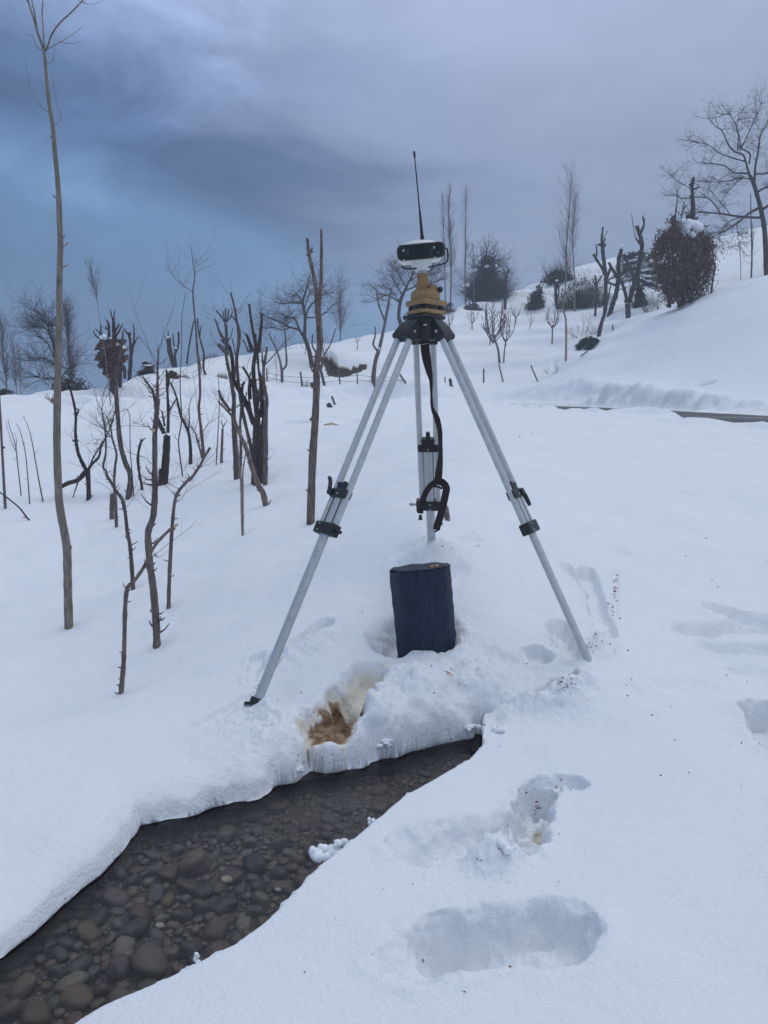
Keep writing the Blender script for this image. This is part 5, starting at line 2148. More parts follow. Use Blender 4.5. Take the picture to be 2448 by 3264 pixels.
pollard('bare_tree', 'tall pale slender tree with a broom of faint twigs at its top', 'bare tree', GP,
        [([A(1540, 1085), A(1522, 900), A(1502, 720), A(1512, 600), A(1505, 430), Wc(355, 1280), Wc(340, 1050), Wc(325, 900), Wc(318, 760), Wc(332, 650), Wc(318, 520), Wc(300, 380)], 11, 1.5),
         ([Wc(318, 775), Wc(270, 745), Wc(225, 715), Wc(150, 640), Wc(105, 570)], 2, .8), ([Wc(330, 650), Wc(340, 600), Wc(345, 500)], 1.5, .8), ([A(1525, 1085), A(1505, 1000), A(1500, 950)], 7, 4), ([Wc(355, 1280), Wc(385, 1420), Wc(392, 1500)], 5, 3)],
        M_REDBARK, seed=19, spurs=(4, .02, .08), twigs=(60, .5, 1, .5, 3, .5, .0017, 1))
pollard('bare_tree', 'dark forked tree with spiky prongs beside the pale slender tree, on the ridge', 'bare tree', GP,
        [([Wc(428, 1508), Wc(410, 1440), Wc(415, 1330), Wc(400, 1260), Wc(378, 1180), Wc(362, 1080), Wc(360, 1010)], 8, 4), ([Wc(378, 1170), Wc(382, 1120), Wc(392, 1075)], 5, 3), ([Wc(262, 1410), Wc(285, 1250), Wc(310, 1110), Wc(328, 1030)], 6, 4)],
        M_DARKBARK, seed=20, twigs=(14, .38, 1, .25, 2, .6, .0022, 0), spurs=(4, .03, .1))
pollard('bare_tree', 'thin upright stick with a forked twig tip, left of the coppice', 'stick', GP,
        [([B(250, 1482), B(255, 1350), B(260, 1220)], 9, 7), ([B(262, 1215), B(275, 1190), B(292, 1160)], 4, 2), ([B(262, 1215), B(258, 1190), B(245, 1165)], 3, 2)], M_BARK, seed=21, spurs=(3, .02, .1))
pollard('bare_tree', 'hair thin sapling next to the stick with a forked tip', 'sapling', GP,
        [([B(211, 1500), B(222, 1300), B(234, 1080), B(232, 920), B(225, 800)], 4, 1.5)], M_TWIG, seed=22, spurs=(3, .02, .1))
pollard('coppiced_tree', 'leftmost stem of the coppice clump, straight with a zigzag many-pronged top', 'bare tree', GP,
        [([B(368, 1605), B(352, 1300), B(342, 1130), B(345, 1000), B(322, 850), B(298, 740), B(280, 630)], 20, 8),
         ([B(320, 1090), B(255, 1000), B(230, 935)], 10, 8), ([B(330, 1130), B(270, 1060), B(225, 1015)], 6, 4), ([B(292, 640), B(240, 590), B(222, 590)], 6, 4), ([B(275, 570), B(235, 500), B(215, 430), B(202, 395)], 6, 3)],
        M_BARK, seed=23, twigs=(14, .38, 1, .25, 2, .6, .0022, 0), spurs=(7, .01, .06), rough=.1)
pollard('coppiced_tree', 'long stem curving right to its foot, lowest of the coppice clump', 'bare tree', GP,
        [([B(588, 1805), B(560, 1700), B(525, 1640), B(482, 1520), B(440, 1380), B(400, 1290), B(360, 1190), B(340, 1120)], 20, 10)],
        M_REDBARK, seed=24, twigs=(14, .38, 1, .25, 2, .6, .0022, 0), spurs=(7, .01, .06), rough=.1)
pollard('coppiced_tree', 'thick middle trunk of the coppice clump with several cut arms', 'bare tree', GP,
        [([B(527, 1640), B(528, 1400), B(525, 1180), B(510, 1020), B(500, 900), B(492, 760), B(510, 620), B(482, 450), B(460, 285)], 24, 7),
         ([B(495, 1190), B(450, 1060), B(395, 950), B(345, 860), B(332, 700), B(312, 600)], 17, 9), ([B(510, 700), B(508, 600), B(506, 510)], 10, 7), ([B(545, 1140), B(558, 980), B(560, 880), B(540, 800)], 11, 8),
         ([B(500, 940), B(465, 850), B(412, 755)], 9, 6), ([B(400, 950), B(410, 900), B(425, 870)], 12, 7), ([B(495, 640), B(460, 560), B(438, 510)], 9, 6), ([B(520, 640), B(545, 500), B(555, 380), B(552, 350)], 10, 5), ([B(470, 1000), B(468, 920), B(478, 850)], 9, 6)],
        M_DARKBARK, seed=25, twigs=(14, .38, 1, .25, 2, .6, .0022, 0), spurs=(6, .01, .06), rough=.13, sides=10)
pollard('coppiced_tree', 'right hand stem of the coppice clump, bending in at mid height', 'bare tree', GP,
        [([B(582, 1650), B(585, 1400), B(586, 1100), B(592, 1010), B(572, 880), B(570, 760), B(585, 680), B(596, 605)], 17, 6),
         ([B(570, 780), B(560, 700), B(558, 650)], 6, 4), ([B(580, 740), B(630, 690), B(670, 640), B(710, 590)], 4, 2)],
        M_BARK, seed=26, twigs=(14, .38, 1, .25, 2, .6, .0022, 0), spurs=(6, .01, .06), rough=.12)
pollard('coppiced_tree', 'slender stem rising between the coppice stems with a long thin leader', 'bare tree', GP,
        [([B(490, 1645), B(492, 1480), B(470, 1350), B(430, 1180), B(395, 1000), B(372, 800), B(370, 680), B(385, 560), B(372, 440), B(345, 300), B(322, 200)], 14, 4),
         ([B(372, 430), B(350, 395), B(325, 375)], 5, 3)],
        M_BARK, seed=27, twigs=(14, .38, 1, .25, 2, .6, .0022, 0), spurs=(7, .01, .06))
pollard('coppiced_tree', 'thin pale stem between the zigzag stem and the thick middle trunk', 'bare tree', GP,
        [([B(388, 1590), B(398, 1400), B(392, 1200), B(400, 1050), B(385, 900), B(362, 760), B(352, 640), B(330, 540)], 10, 3), ([B(392, 1180), B(420, 1050), B(440, 950)], 6, 4)],
        M_BARK, seed=151, spurs=(6, .01, .05))
pollard('coppiced_tree', 'dark stem crossing behind the thick middle trunk to a broken top', 'bare tree', GP,
        [([B(505, 1655), B(495, 1450), B(500, 1250), B(520, 1080), B(545, 900), B(530, 760), B(525, 620), B(545, 470)], 13, 5), ([B(505, 1230), B(470, 1080), B(455, 930), B(470, 800)], 9, 5)],
        M_DARKBARK, seed=152, spurs=(6, .01, .06), rough=.12)
pollard('coppiced_tree', 'short dark stem filling the gap left of the right hand coppice stem', 'bare tree', GP,
        [([B(552, 1640), B(560, 1450), B(556, 1250), B(572, 1100), B(560, 980)], 12, 8), ([B(562, 1120), B(545, 1000), B(520, 930)], 7, 5)],
        M_DARKBARK, seed=153, spurs=(6, .01, .06), rough=.13)
pollard('bare_tree', 'pale twin stemmed sapling standing lower than the coppice, nearest to it', 'sapling', GP,
        [([B(412, 2030), B(405, 1850), B(400, 1650), B(385, 1480), B(370, 1320)], 10, 4), ([B(412, 1960), B(412, 1700), B(412, 1560), B(432, 1420), B(450, 1300)], 7, 3)],
        M_GREYBARK, seed=28, spurs=(5, .01, .03))
pollard('bare_tree', 'thin bare pole at the left edge with a knot halfway up', 'bare tree', GP,
        [([A(40, 1470), A(28, 1250), A(15, 1010), A(5, 820), A(-4, 650), A(-15, 450)], 10, 6), ([A(18, 1018), A(30, 1012), A(36, 1008)], 7, 5)], M_BARK, seed=29, spurs=(3, .01, .02))
pollard('bare_tree', 'left one of three hair thin saplings near the left edge', 'sapling', GP,
        [([A(160, 1375), A(135, 1150), A(118, 1000), A(80, 880), A(60, 800)], 4.5, 1.5), ([A(120, 1040), A(80, 950), A(45, 820)], 2.5, 1), ([A(122, 1030), A(124, 950), A(110, 900)], 2, 1)], M_TWIG, seed=30, spurs=(3, .03, .1))
pollard('bare_tree', 'middle one of three hair thin saplings near the left edge', 'sapling', GP,
        [([A(225, 1440), A(207, 1200), A(188, 1030), A(150, 880), A(120, 830)], 4.5, 1.5)], M_TWIG, seed=31, spurs=(3, .03, .1))
pollard('bare_tree', 'right one of three hair thin saplings, closest to the tall pole', 'sapling', GP,
        [([A(325, 1420), A(292, 1250), A(250, 1010), A(218, 870), A(175, 770)], 5, 1.5)], M_TWIG, seed=32, spurs=(3, .03, .1))
pollard('fallen_branch', 'broken branch lying slantwise on the snow at the left edge', 'branch', GP,
        [([A(222, 1560), A(195, 1530), A(150, 1470), A(80, 1410), A(0, 1350), A(-50, 1310)], 6, 4), ([A(200, 1535), A(185, 1540), A(175, 1535)], 4, 2)], M_DARKBARK, seed=33, spurs=(2, .02, .06))
pollard('fallen_branch', 'long thin twig lying across the snow near the squat stump', 'branch', GP,
        [([A(930, 1500), A(860, 1515), A(740, 1535), A(660, 1545), A(600, 1565)], 2.5, 1.5)], M_TWIG, seed=34, sink=.02)
# ridge pollards
pollard('pollard_tree', 'dark snow-capped pollard with two upright prongs on the left ridge', 'bare tree', GP,
        [([M(1542, 1300), M(1515, 1230), M(1495, 1150), M(1485, 1045)], 16, 14), ([M(1482, 1050), M(1482, 1010), M(1480, 975)], 4, 3), ([M(1475, 1060), M(1460, 1040), M(1446, 1025)], 5, 3),
         ([M(1548, 1285), M(1542, 1190), M(1560, 1140), M(1575, 1080), M(1574, 992)], 10, 6), ([M(1548, 1165), M(1532, 1090), M(1522, 1005)], 5, 4)],
        M_DARKBARK, seed=35, spurs=(3, .03, .1), rough=.16)
pollard('pollard_tree', 'ridge pollard with a fan of five knobbed fingers, behind the coppice', 'bare tree', GP,
        [([Wc(615, 1335), Wc(617, 1200), Wc(606, 1055)], 12, 9), ([Wc(602, 1050), Wc(565, 990), Wc(522, 938)], 6, 5), ([Wc(604, 1045), Wc(590, 1000), Wc(588, 950)], 4, 4), ([Wc(606, 1045), Wc(606, 980), Wc(606, 922)], 4, 4), ([Wc(608, 1045), Wc(625, 990), Wc(632, 930)], 4, 4), ([Wc(612, 1040), Wc(650, 995), Wc(668, 945)], 5, 4), ([Wc(625, 1210), Wc(655, 1160), Wc(668, 1090)], 4, 2)],
        M_DARKBARK, seed=36, twigs=(14, .38, 1, .25, 2, .6, .0022, 0), spurs=(3, .05, .12), rough=.16)
pollard('pollard_tree', 'dark bent trunk with clubbed side arms behind the coppice leader', 'bare tree', GP,
        [([Wc(683, 1535), Wc(672, 1420), Wc(655, 1300), Wc(600, 1200), Wc(560, 1140), Wc(530, 1060), Wc(515, 1020)], 12, 4), ([Wc(590, 1300), Wc(555, 1265), Wc(540, 1245)], 7, 7), ([Wc(600, 1235), Wc(575, 1210), Wc(565, 1200)], 5, 5), ([Wc(630, 1270), Wc(600, 1310), Wc(590, 1300)], 6, 5)],
        M_DARKBARK, seed=37, twigs=(14, .38, 1, .25, 2, .6, .0022, 0), spurs=(4, .03, .1), rough=.16)
pollard('bare_tree', 'brown forked tree with long parallel leaders just behind the coppice', 'bare tree', GP,
        [([Wc(702, 1490), Wc(700, 1350), Wc(715, 1230), Wc(712, 1080), Wc(692, 930), Wc(672, 850), Wc(655, 778)], 9, 3), ([Wc(712, 1260), Wc(735, 1180), Wc(730, 1100), Wc(715, 1050)], 6, 4), ([Wc(708, 1065), Wc(685, 1020), Wc(660, 990)], 5, 3)],
        M_BARK, seed=38, twigs=(14, .38, 1, .25, 2, .6, .0022, 0), spurs=(4, .02, .07))
pollard('pollard_tree', 'short dark pollard with broken arms on the ridge line, right of the coppice', 'bare tree', GP,
        [([Wc(905, 1305), Wc(912, 1180), Wc(925, 1050), Wc(920, 960)], 11, 6), ([Wc(828, 1310), Wc(822, 1260), Wc(800, 1180), Wc(785, 1145)], 9, 7), ([Wc(810, 1310), Wc(785, 1250), Wc(760, 1195)], 6, 4)],
        M_DARKBARK, seed=39, twigs=(14, .38, 1, .25, 2, .6, .0022, 0), spurs=(4, .03, .1), rough=.16)
pollard('bare_tree', 'small brown tree shaped like a wishbone, in the snow before the fence', 'bare tree', GP,
        [([Wc(1103, 1572), Wc(1103, 1520), Wc(1102, 1462)], 9, 9), ([Wc(1100, 1465), Wc(1082, 1370), Wc(1050, 1275), Wc(1015, 1205), Wc(988, 1140)], 7, 4), ([Wc(1106, 1465), Wc(1142, 1410), Wc(1136, 1260), Wc(1130, 1130), Wc(1115, 1050)], 7, 4)],
        M_BARK, seed=40, twigs=(14, .38, 1, .25, 2, .6, .0022, 0), spurs=(4, .02, .07))
pollard('orchard_tree', 'spreading old orchard tree with a flat dense crown, behind the two-pronged tree', 'bare tree', 'old bare orchard trees',
        [([Wc(1368, 1438), Wc(1350, 1330), Wc(1325, 1240), Wc(1298, 1170)], 15, 12),
         ([Wc(1300, 1180), Wc(1306, 1000), Wc(1288, 870), Wc(1315, 760), Wc(1350, 620)], 11, 3), ([Wc(1285, 1160), Wc(1250, 1110), Wc(1150, 1080), Wc(1100, 1045), Wc(1000, 1010), Wc(900, 965)], 8, 2.5),
         ([Wc(1262, 1125), Wc(1220, 1020), Wc(1170, 1000), Wc(1120, 1010)], 7, 3), ([Wc(1288, 880), Wc(1230, 872), Wc(1150, 875), Wc(1070, 880)], 6, 2.5), ([Wc(1306, 1010), Wc(1345, 910), Wc(1400, 850), Wc(1470, 800), Wc(1560, 778)], 6, 2),
         ([Wc(1306, 1000), Wc(1400, 1000), Wc(1480, 960), Wc(1560, 880)], 5, 2), ([Wc(1290, 900), Wc(1240, 800), Wc(1180, 840)], 4, 2), ([Wc(1180, 1090), Wc(1100, 1110), Wc(1020, 1090), Wc(950, 1100)], 4, 2), ([Wc(1298, 930), Wc(1340, 800), Wc(1390, 730)], 4, 2)],
        M_DARKBARK, seed=41, twigs=(150, 1.15, 2, .1, 3, .9, .013, 1), twig_mat=M_DARKBARK, depth=.5, rough=.08)
pollard('bare_tree', 'small leaning tree with one bare arm, in front of the bare earth hollow', 'bare tree', GP,
        [([Wc(1478, 1602), Wc(1458, 1520), Wc(1438, 1440)], 9, 8), ([Wc(1440, 1450), Wc(1400, 1310), Wc(1368, 1240), Wc(1375, 1150)], 6, 4), ([Wc(1442, 1440), Wc(1475, 1335), Wc(1530, 1235), Wc(1570, 1120), Wc(1580, 1100)], 5, 2.5), ([Wc(1475, 1340), Wc(1465, 1290), Wc(1460, 1260)], 3, 2)],
        M_DARKBARK, seed=42, spurs=(3, .05, .15), twigs=(16, .8, 1, .2, 3, .8, .007, 1))
pollard('pollard_tree', 'brown cut-back tree with two long arms, close behind the left tripod leg', 'bare tree', GP,
        [([B(1397, 880), B(1402, 800), B(1415, 710), B(1440, 635)], 15, 12), ([B(1442, 630), B(1475, 480), B(1502, 340), B(1522, 230), B(1535, 160)], 11, 6), ([B(1488, 420), B(1440, 290), B(1422, 180), B(1400, 160), B(1365, 125)], 6, 3), ([B(1435, 640), B(1398, 590), B(1412, 520), B(1412, 455)], 7, 4)],
        M_BARK, seed=43, twigs=(14, .38, 1, .25, 2, .6, .0022, 0), spurs=(3, .02, .1), rough=.11)
# behind the instrument
pollard('orchard_tree', 'dark dense bare tree behind the yellow tribrach', 'bare tree', 'old bare orchard trees',
        [([cK(560, 1930), cK(540, 1850), cK(560, 1700), cK(600, 1600)], 14, 9),
         ([cK(600, 1600), cK(660, 1480), cK(700, 1400)], 7, 3), ([cK(575, 1640), cK(520, 1550), cK(460, 1450)], 5, 2), ([cK(600, 1600), cK(700, 1560), cK(800, 1480), cK(900, 1420)], 6, 2), ([cK(555, 1720), cK(420, 1650), cK(300, 1700)], 5, 2), ([cK(620, 1580), cK(560, 1470), cK(520, 1390)], 5, 2), ([cK(700, 1560), cK(820, 1560), cK(930, 1500)], 5, 2), ([cK(650, 1500), cK(780, 1420), cK(880, 1380)], 4, 2), ([cK(540, 1700), cK(480, 1620), cK(400, 1560)], 4, 2)],
        M_DARKBARK, seed=44, Y=60, twigs=(190, 1.5, 2, .15, 3, .9, .018, 1), twig_mat=M_DARKBARK, depth=.6)
pollard('bare_tree', 'thin dark tree with a crooked top beside the brush-covered thicket', 'bare tree', GP,
        [([U(808, 832), U(818, 720), U(820, 600), U(828, 480), U(850, 370)], 10, 5), ([U(822, 500), U(805, 440), U(798, 378)], 4, 3), ([U(800, 830), U(805, 760), U(798, 700)], 6, 3)],
        M_DARKBARK, seed=45, spurs=(4, .05, .2), rough=.15)
# right hand slope
pollard('pollard_tree', 'small pollard with two stubby dark prongs and a snow cap, upper orchard', 'bare tree', 'pollards on the right slope',
        [([TT(283, 1232), TT(268, 1120), TT(262, 1020), TT(275, 930)], 9, 11), ([TT(280, 1110), TT(297, 1040), TT(298, 950)], 5, 4)], M_DARKBARK, seed=46, spurs=(3, .05, .12), rough=.16)
pollard('pollard_tree', 'tall dark pollard leaning over the fallen conifer boughs, gnarled spiky top', 'bare tree', 'pollards on the right slope',
        [([TT(768, 1560), TT(795, 1420), TT(835, 1290), TT(850, 1180), TT(850, 1000), TT(852, 850), TT(830, 680), TT(815, 540), TT(808, 470)], 13, 11),
         ([TT(805, 480), TT(805, 400), TT(818, 270)], 9, 5), ([TT(838, 830), TT(800, 740), TT(740, 650), TT(705, 590)], 9, 7), ([TT(735, 640), TT(745, 560), TT(738, 480)], 6, 4), ([TT(812, 490), TT(785, 480), TT(760, 478)], 10, 8), ([TT(822, 520), TT(845, 480), TT(850, 465)], 6, 5), ([TT(815, 480), TT(840, 420), TT(850, 400)], 6, 4), ([TT(828, 400), TT(850, 360), TT(868, 318)], 2.5, 1.5),
         ([TT(862, 880), TT(895, 790), TT(910, 740), TT(888, 690)], 9, 8), ([TT(862, 910), TT(910, 935), TT(965, 955)], 8, 7), ([TT(870, 905), TT(920, 870), TT(970, 840)], 5, 4), ([TT(905, 740), TT(950, 800), TT(980, 850)], 10, 9)],
        M_DARKBARK, seed=47, spurs=(4, .04, .15), rough=.15, sides=9)
pollard('pollard_tree', 'dark slanting pollard with a lump of snow on its clubbed top', 'bare tree', 'pollards on the right slope',
        [([TT(890, 1312), TT(925, 1200), TT(965, 1080), TT(990, 960), TT(1000, 820), TT(1000, 680), TT(1035, 530)], 16, 12), ([TT(880, 1120), TT(895, 1030), TT(910, 950)], 5, 3)],
        M_DARKBARK, seed=48, spurs=(3, .04, .12), rough=.14)
pollard('pollard_tree', 'large dark pollard forking low into curved arms, left of the brown-leaved tree', 'bare tree', 'pollards on the right slope',
        [([TT(1116, 1338), TT(1112, 1240), TT(1110, 1170)], 17, 17), ([TT(1095, 1160), TT(1085, 1060), TT(1050, 950), TT(1020, 880)], 12, 8), ([TT(1125, 1160), TT(1175, 980), TT(1220, 820), TT(1255, 660), TT(1280, 480)], 17, 13), ([TT(1180, 960), TT(1165, 800), TT(1110, 700), TT(1060, 590)], 10, 10),
         ([TT(1280, 490), TT(1258, 380), TT(1215, 260)], 12, 12), ([TT(1265, 340), TT(1300, 240), TT(1285, 140)], 9, 4), ([TT(1295, 240), TT(1305, 200), TT(1305, 170)], 5, 3), ([TT(1258, 480), TT(1225, 430), TT(1205, 410)], 7, 5), ([TT(1205, 410), TT(1175, 270), TT(1155, 118)], 2.5, 2)],
        M_DARKBARK, seed=49, spurs=(4, .04, .15), rough=.15, sides=9)
pollard('pollard_tree', 'slim dark pollard with a side prong, left of the tall leaning pollard', 'bare tree', 'pollards on the right slope',
        [([TT(725, 1320), TT(735, 1180), TT(745, 1040), TT(742, 930), TT(725, 838)], 8, 6), ([TT(748, 930), TT(785, 880), TT(812, 835)], 5, 4)], M_DARKBARK, seed=50, spurs=(4, .04, .12), rough=.15)
pollard('bare_tree', 'slim trunk with a bulge, just right of the brown-leaved tree', 'bare tree', 'pollards on the right slope',
        [([RC(1005, 2005), RC(1015, 1880), RC(1035, 1760), RC(1022, 1650), RC(1010, 1520)], 7, 4), ([RC(1030, 1790), RC(1042, 1760), RC(1045, 1740)], 6, 5)], M_DARKBARK, seed=51, spurs=(2, .03, .1))
pollard('bare_tree', 'straight thin pole tree left of the big right-hand tree trunk', 'bare tree', 'pollards on the right slope',
        [([RC(1405, 1850), RC(1412, 1650), RC(1408, 1400), RC(1402, 1200), RC(1400, 1000)], 6, 3), ([RC(1412, 1640), RC(1425, 1450), RC(1420, 1300)], 3, 2)], M_BARK, seed=52, spurs=(2, .05, .2))
pollard('bare_tree', 'hair thin pole left of the straight thin pole on the right slope', 'sapling', 'pollards on the right slope',
        [([RC(1300, 1868), RC(1298, 1700), RC(1292, 1500)], 2.5, 1.5)], M_TWIG, seed=53)
pollard('big_tree', 'large spreading bare tree at the right edge with drooping lower limbs', 'bare tree', None,
        [([RC(1562, 1822), RC(1555, 1700), RC(1552, 1550), RC(1535, 1330), RC(1500, 1150), RC(1465, 1020), RC(1430, 900), RC(1392, 820)], 17, 11),
         ([RC(1392, 825), RC(1365, 740), RC(1350, 680), RC(1320, 610), RC(1240, 580), RC(1170, 500), RC(1110, 370), RC(1040, 320), RC(960, 225)], 8, 1.8), ([RC(1435, 900), RC(1448, 720), RC(1480, 550), RC(1500, 400), RC(1580, 270)], 8, 2), ([RC(1385, 800), RC(1300, 795), RC(1230, 790), RC(1130, 720), RC(1000, 700), RC(880, 690)], 6, 1.5),
         ([RC(1385, 700), RC(1390, 600), RC(1300, 540), RC(1290, 440), RC(1262, 350), RC(1280, 180)], 6, 1.5), ([RC(1505, 1245), RC(1350, 1240), RC(1200, 1222), RC(1080, 1202), RC(950, 1195), RC(840, 1190), RC(700, 1205)], 8, 2), ([RC(1095, 1202), RC(1050, 1130), RC(970, 1050), RC(840, 1038), RC(720, 1055), RC(640, 1020), RC(530, 1020)], 5, 1.5),
         ([RC(1475, 1150), RC(1370, 1210), RC(1250, 1310), RC(1130, 1380), RC(1000, 1450)], 8, 2), ([RC(1470, 985), RC(1540, 945), RC(1640, 930), RC(1760, 880)], 7, 3), ([RC(1350, 680), RC(1210, 640), RC(1080, 590), RC(960, 505), RC(800, 480)], 5, 1.5), ([RC(1330, 830), RC(1200, 868), RC(1100, 885), RC(960, 885)], 4, 1.5),
         ([RC(1410, 860), RC(1310, 850), RC(1230, 920), RC(1150, 1000)], 4, 1.5), ([RC(1520, 1160), RC(1650, 1080), RC(1780, 1030), RC(1950, 900)], 9, 3), ([RC(1450, 800), RC(1560, 800), RC(1700, 720)], 5, 2), ([RC(1300, 560), RC(1420, 300), RC(1510, 100)], 4, 1.5), ([RC(1270, 570), RC(1270, 380), RC(1200, 220), RC(1130, 200)], 4, 1.5), ([RC(840, 1040), RC(780, 950), RC(640, 860), RC(605, 810)], 3, 1.2),
         ([RC(1300, 1240), RC(1180, 1290), RC(1090, 1420), RC(1040, 1540)], 4, 1.5), ([RC(1260, 1300), RC(1270, 1420), RC(1300, 1560)], 3, 1.3), ([RC(1200, 1220), RC(1100, 1090), RC(990, 960)], 3, 1.2)],
        M_DARKBARK, seed=54, twigs=(400, 1.0, 2, .05, 3, .95, .013, 1), twig_mat=M_DARKBARK, depth=.55, rough=.06, sides=9)


def base_wells():
    """Hollows melted round the nearer trunks."""
    for a, k in TREES:
        if k.get('Y') or 'fallen' in a[0]:
            continue
        h = hit(a[4][0][0][0], base_z, 2.5, 110)
        if h[1] < 16:
            r_ = max(.07, a[4][0][1] * h[1] / FPX * 1.5)
            TREE_WELLS.append((h[0], h[1], r_, .03))


def build_trees():
    global SHARP
    SHARP = 0
    out_ = {}
    for a, k in TREES:
        if k.get('sink') is None:
            k['sink'] = .2
        out_[a[1]] = tree(*a, **k)
    # pale cut ends
    for lab, p in (('thin stake rising from the snow and bending right to a pale cut end', S(1062, 517)), ('thick crooked brown pole with a cut pale knot halfway, left slope', A(1162, 882)), ('straight reddish brown tree with two upright prongs, left of the tripod', B(938, 768))):
        r, h = out_[lab]
        G = Geo()
        q = at_y(p, h[1] - .05)
        G.tube([q + np.array([-.005, 0, -.005]), q + np.array([.006, -.006, .006])], [.008, .006], 8)
        G.build('cut_end', M_PALECUT, r)

    def cap(lab, items, dy=-.05):
        r, h = out_[lab]
        snow_caps(r, items, h[1], dy)
    cap('dark snow-capped pollard with two upright prongs on the left ridge', [(M(1482, 1040), 12, 7), (M(1548, 1132), 9, 6)])
    cap('small pollard with two stubby dark prongs and a snow cap, upper orchard', [(TT(276, 900), 11, 6)])
    cap('tall dark pollard leaning over the fallen conifer boughs, gnarled spiky top', [(TT(852, 392), 9, 9)])
    cap('dark slanting pollard with a lump of snow on its clubbed top', [(TT(1042, 500), 13, 11)])
    cap('brown cut-back tree with two long arms, close behind the left tripod leg', [(B(1442, 618), 10, 7)])

    # leafy pollard on the left ridge
    root, h = tree('leafy_pollard', 'pollard with a ball of brown dead leaves and snow tufts on the left ridge', 'bare tree', GP,
                   [([M(1000, 1500), M(1000, 1400), M(1005, 1250), M(1008, 1050), M(1000, 900)], 26, 12), ([M(1060, 1480), M(1055, 1380), M(1040, 1250)], 13, 13),
                    ([M(1000, 910), M(985, 850), M(970, 793)], 5, 3), ([M(1000, 900), M(1005, 850), M(1010, 805)], 5, 3), ([M(955, 1120), M(962, 1020), M(958, 930), M(944, 890)], 12, 5), ([M(930, 1080), M(890, 1050), M(850, 1030), M(820, 985)], 7, 4), ([M(900, 1050), M(880, 1000), M(845, 968)], 7, 4), ([M(890, 1010), M(890, 960), M(893, 930)], 6, 4),
                    ([M(1010, 1050), M(1050, 980), M(1080, 920)], 7, 4), ([M(1010, 1000), M(1035, 950), M(1050, 915)], 6, 4), ([M(1060, 1300), M(1070, 1120), M(1085, 990)], 8, 5), ([M(965, 970), M(940, 960), M(928, 955)], 7, 7)],
                   M_DARKBARK, seed=60, spurs=(4, .05, .15), rough=.16)
    Y = h[1]

    def cf(r2):
        while True:
            x, y = r2.uniform(-1, 1), r2.uniform(-1, 1)
            px, py = 985 + x * 150, 1215 + y * 165
            w = 150 if py < 1230 else 150 - (py - 1230) * .62
            if abs(px - 985) < w * (.8 + .35 * math.sin(py * .07 + px * .05) * .5) and (py > 1120 or abs(x) < .8):
                dd = math.sqrt(max(0.02, 1 - (abs(px - 985) / w) ** 2)) if abs(px - 985) < w else .1
                return at_y(M(px, py), Y + r2.uniform(-1, 1) * dd * .55)
    leaf_cloud('foliage', root, M_DRYLEAF, cf, 5200, .045, 61)
    snow_caps(root, [(M(915, 1030), 20, 14), (M(908, 1120), 15, 16), (M(1040, 1108), 20, 18), (M(966, 1105), 10, 9), (M(1092, 1128), 12, 12), (M(970, 1045), 14, 8)], Y, -.35)
    tree('pollard_tree', 'dark many-armed pollard right beside the leafy ball pollard', 'bare tree', GP,
         [([M(1142, 1375), M(1150, 1260), M(1155, 1160), M(1140, 1030), M(1120, 1000), M(1098, 968)], 14, 5), ([M(1138, 1040), M(1145, 1010), M(1146, 992)], 7, 5), ([M(1158, 1200), M(1178, 1080), M(1182, 1000), M(1175, 915)], 8, 3), ([M(1182, 1100), M(1200, 1060), M(1215, 1035)], 5, 4), ([M(1100, 1400), M(1095, 1300), M(1075, 1290)], 10, 6)],
         M_DARKBARK, seed=62, spurs=(4, .04, .12), rough=.17)

    # brown-leaved tree on the right bank
    root, h = tree('leaf_covered_tree', 'pollarded oak wrapped in a shaggy mass of brown dead leaves, snow on top', 'tree', None,
                   [([RC(700, 2135), RC(710, 2000), RC(720, 1800), RC(760, 1500), RC(815, 1280), RC(815, 1050), RC(808, 930)], 26, 9), ([RC(578, 2150), RC(580, 2050), RC(590, 1950)], 14, 16), ([RC(810, 940), RC(815, 890), RC(825, 840)], 9, 10), ([RC(815, 960), RC(850, 950), RC(878, 938)], 8, 6), ([RC(812, 1060), RC(800, 1040), RC(795, 1020)], 9, 7), ([RC(800, 930), RC(790, 915), RC(785, 905)], 8, 7),
                    ([RC(640, 1400), RC(625, 1290), RC(630, 1225)], 16, 13), ([RC(640, 1240), RC(650, 1150), RC(658, 1080), RC(660, 940)], 6, 2), ([RC(700, 1260), RC(712, 1180), RC(735, 1080)], 4, 3), ([RC(780, 1260), RC(770, 1230), RC(765, 1215)], 16, 14), ([RC(830, 1270), RC(850, 1255), RC(870, 1245)], 8, 6), ([RC(712, 1190), RC(735, 1140), RC(760, 1115)], 3, 3), ([RC(560, 2030), RC(540, 2010), RC(525, 1985)], 6, 5)],
                   M_DARKBARK, seed=63, spurs=(3, .05, .15), rough=.17)
    Y = h[1]
    poly = [(455, 1390), (520, 1370), (590, 1300), (625, 1250), (660, 1290), (720, 1400), (800, 1420), (900, 1350), (960, 1400), (1000, 1520), (1015, 1650), (985, 1780), (950, 1880), (955, 1960), (915, 2050), (860, 2040), (790, 2090), (700, 2110), (650, 2060), (600, 2090), (545, 2030), (500, 1960), (480, 1850), (440, 1780), (470, 1680), (420, 1580), (450, 1480)]
    parr = poly

    cl = []
    rr = random.Random(640)
    while len(cl) < 420:
        px, py = rr.uniform(400, 1030), rr.uniform(1240, 2115)
        if in_poly(np.array([px]), np.array([py]), poly)[0]:
            q = (px - 725) / 290.0
            dd = math.sqrt(max(.03, 1 - q * q))
            s = rr.choice((-1, -1, 1)) * (1 - rr.random() ** 2 * .75)
            cl.append((at_y(RC(px, py), Y + s * dd * 1.15), rr.uniform(.07, .22), rr.uniform(.12, .42)))

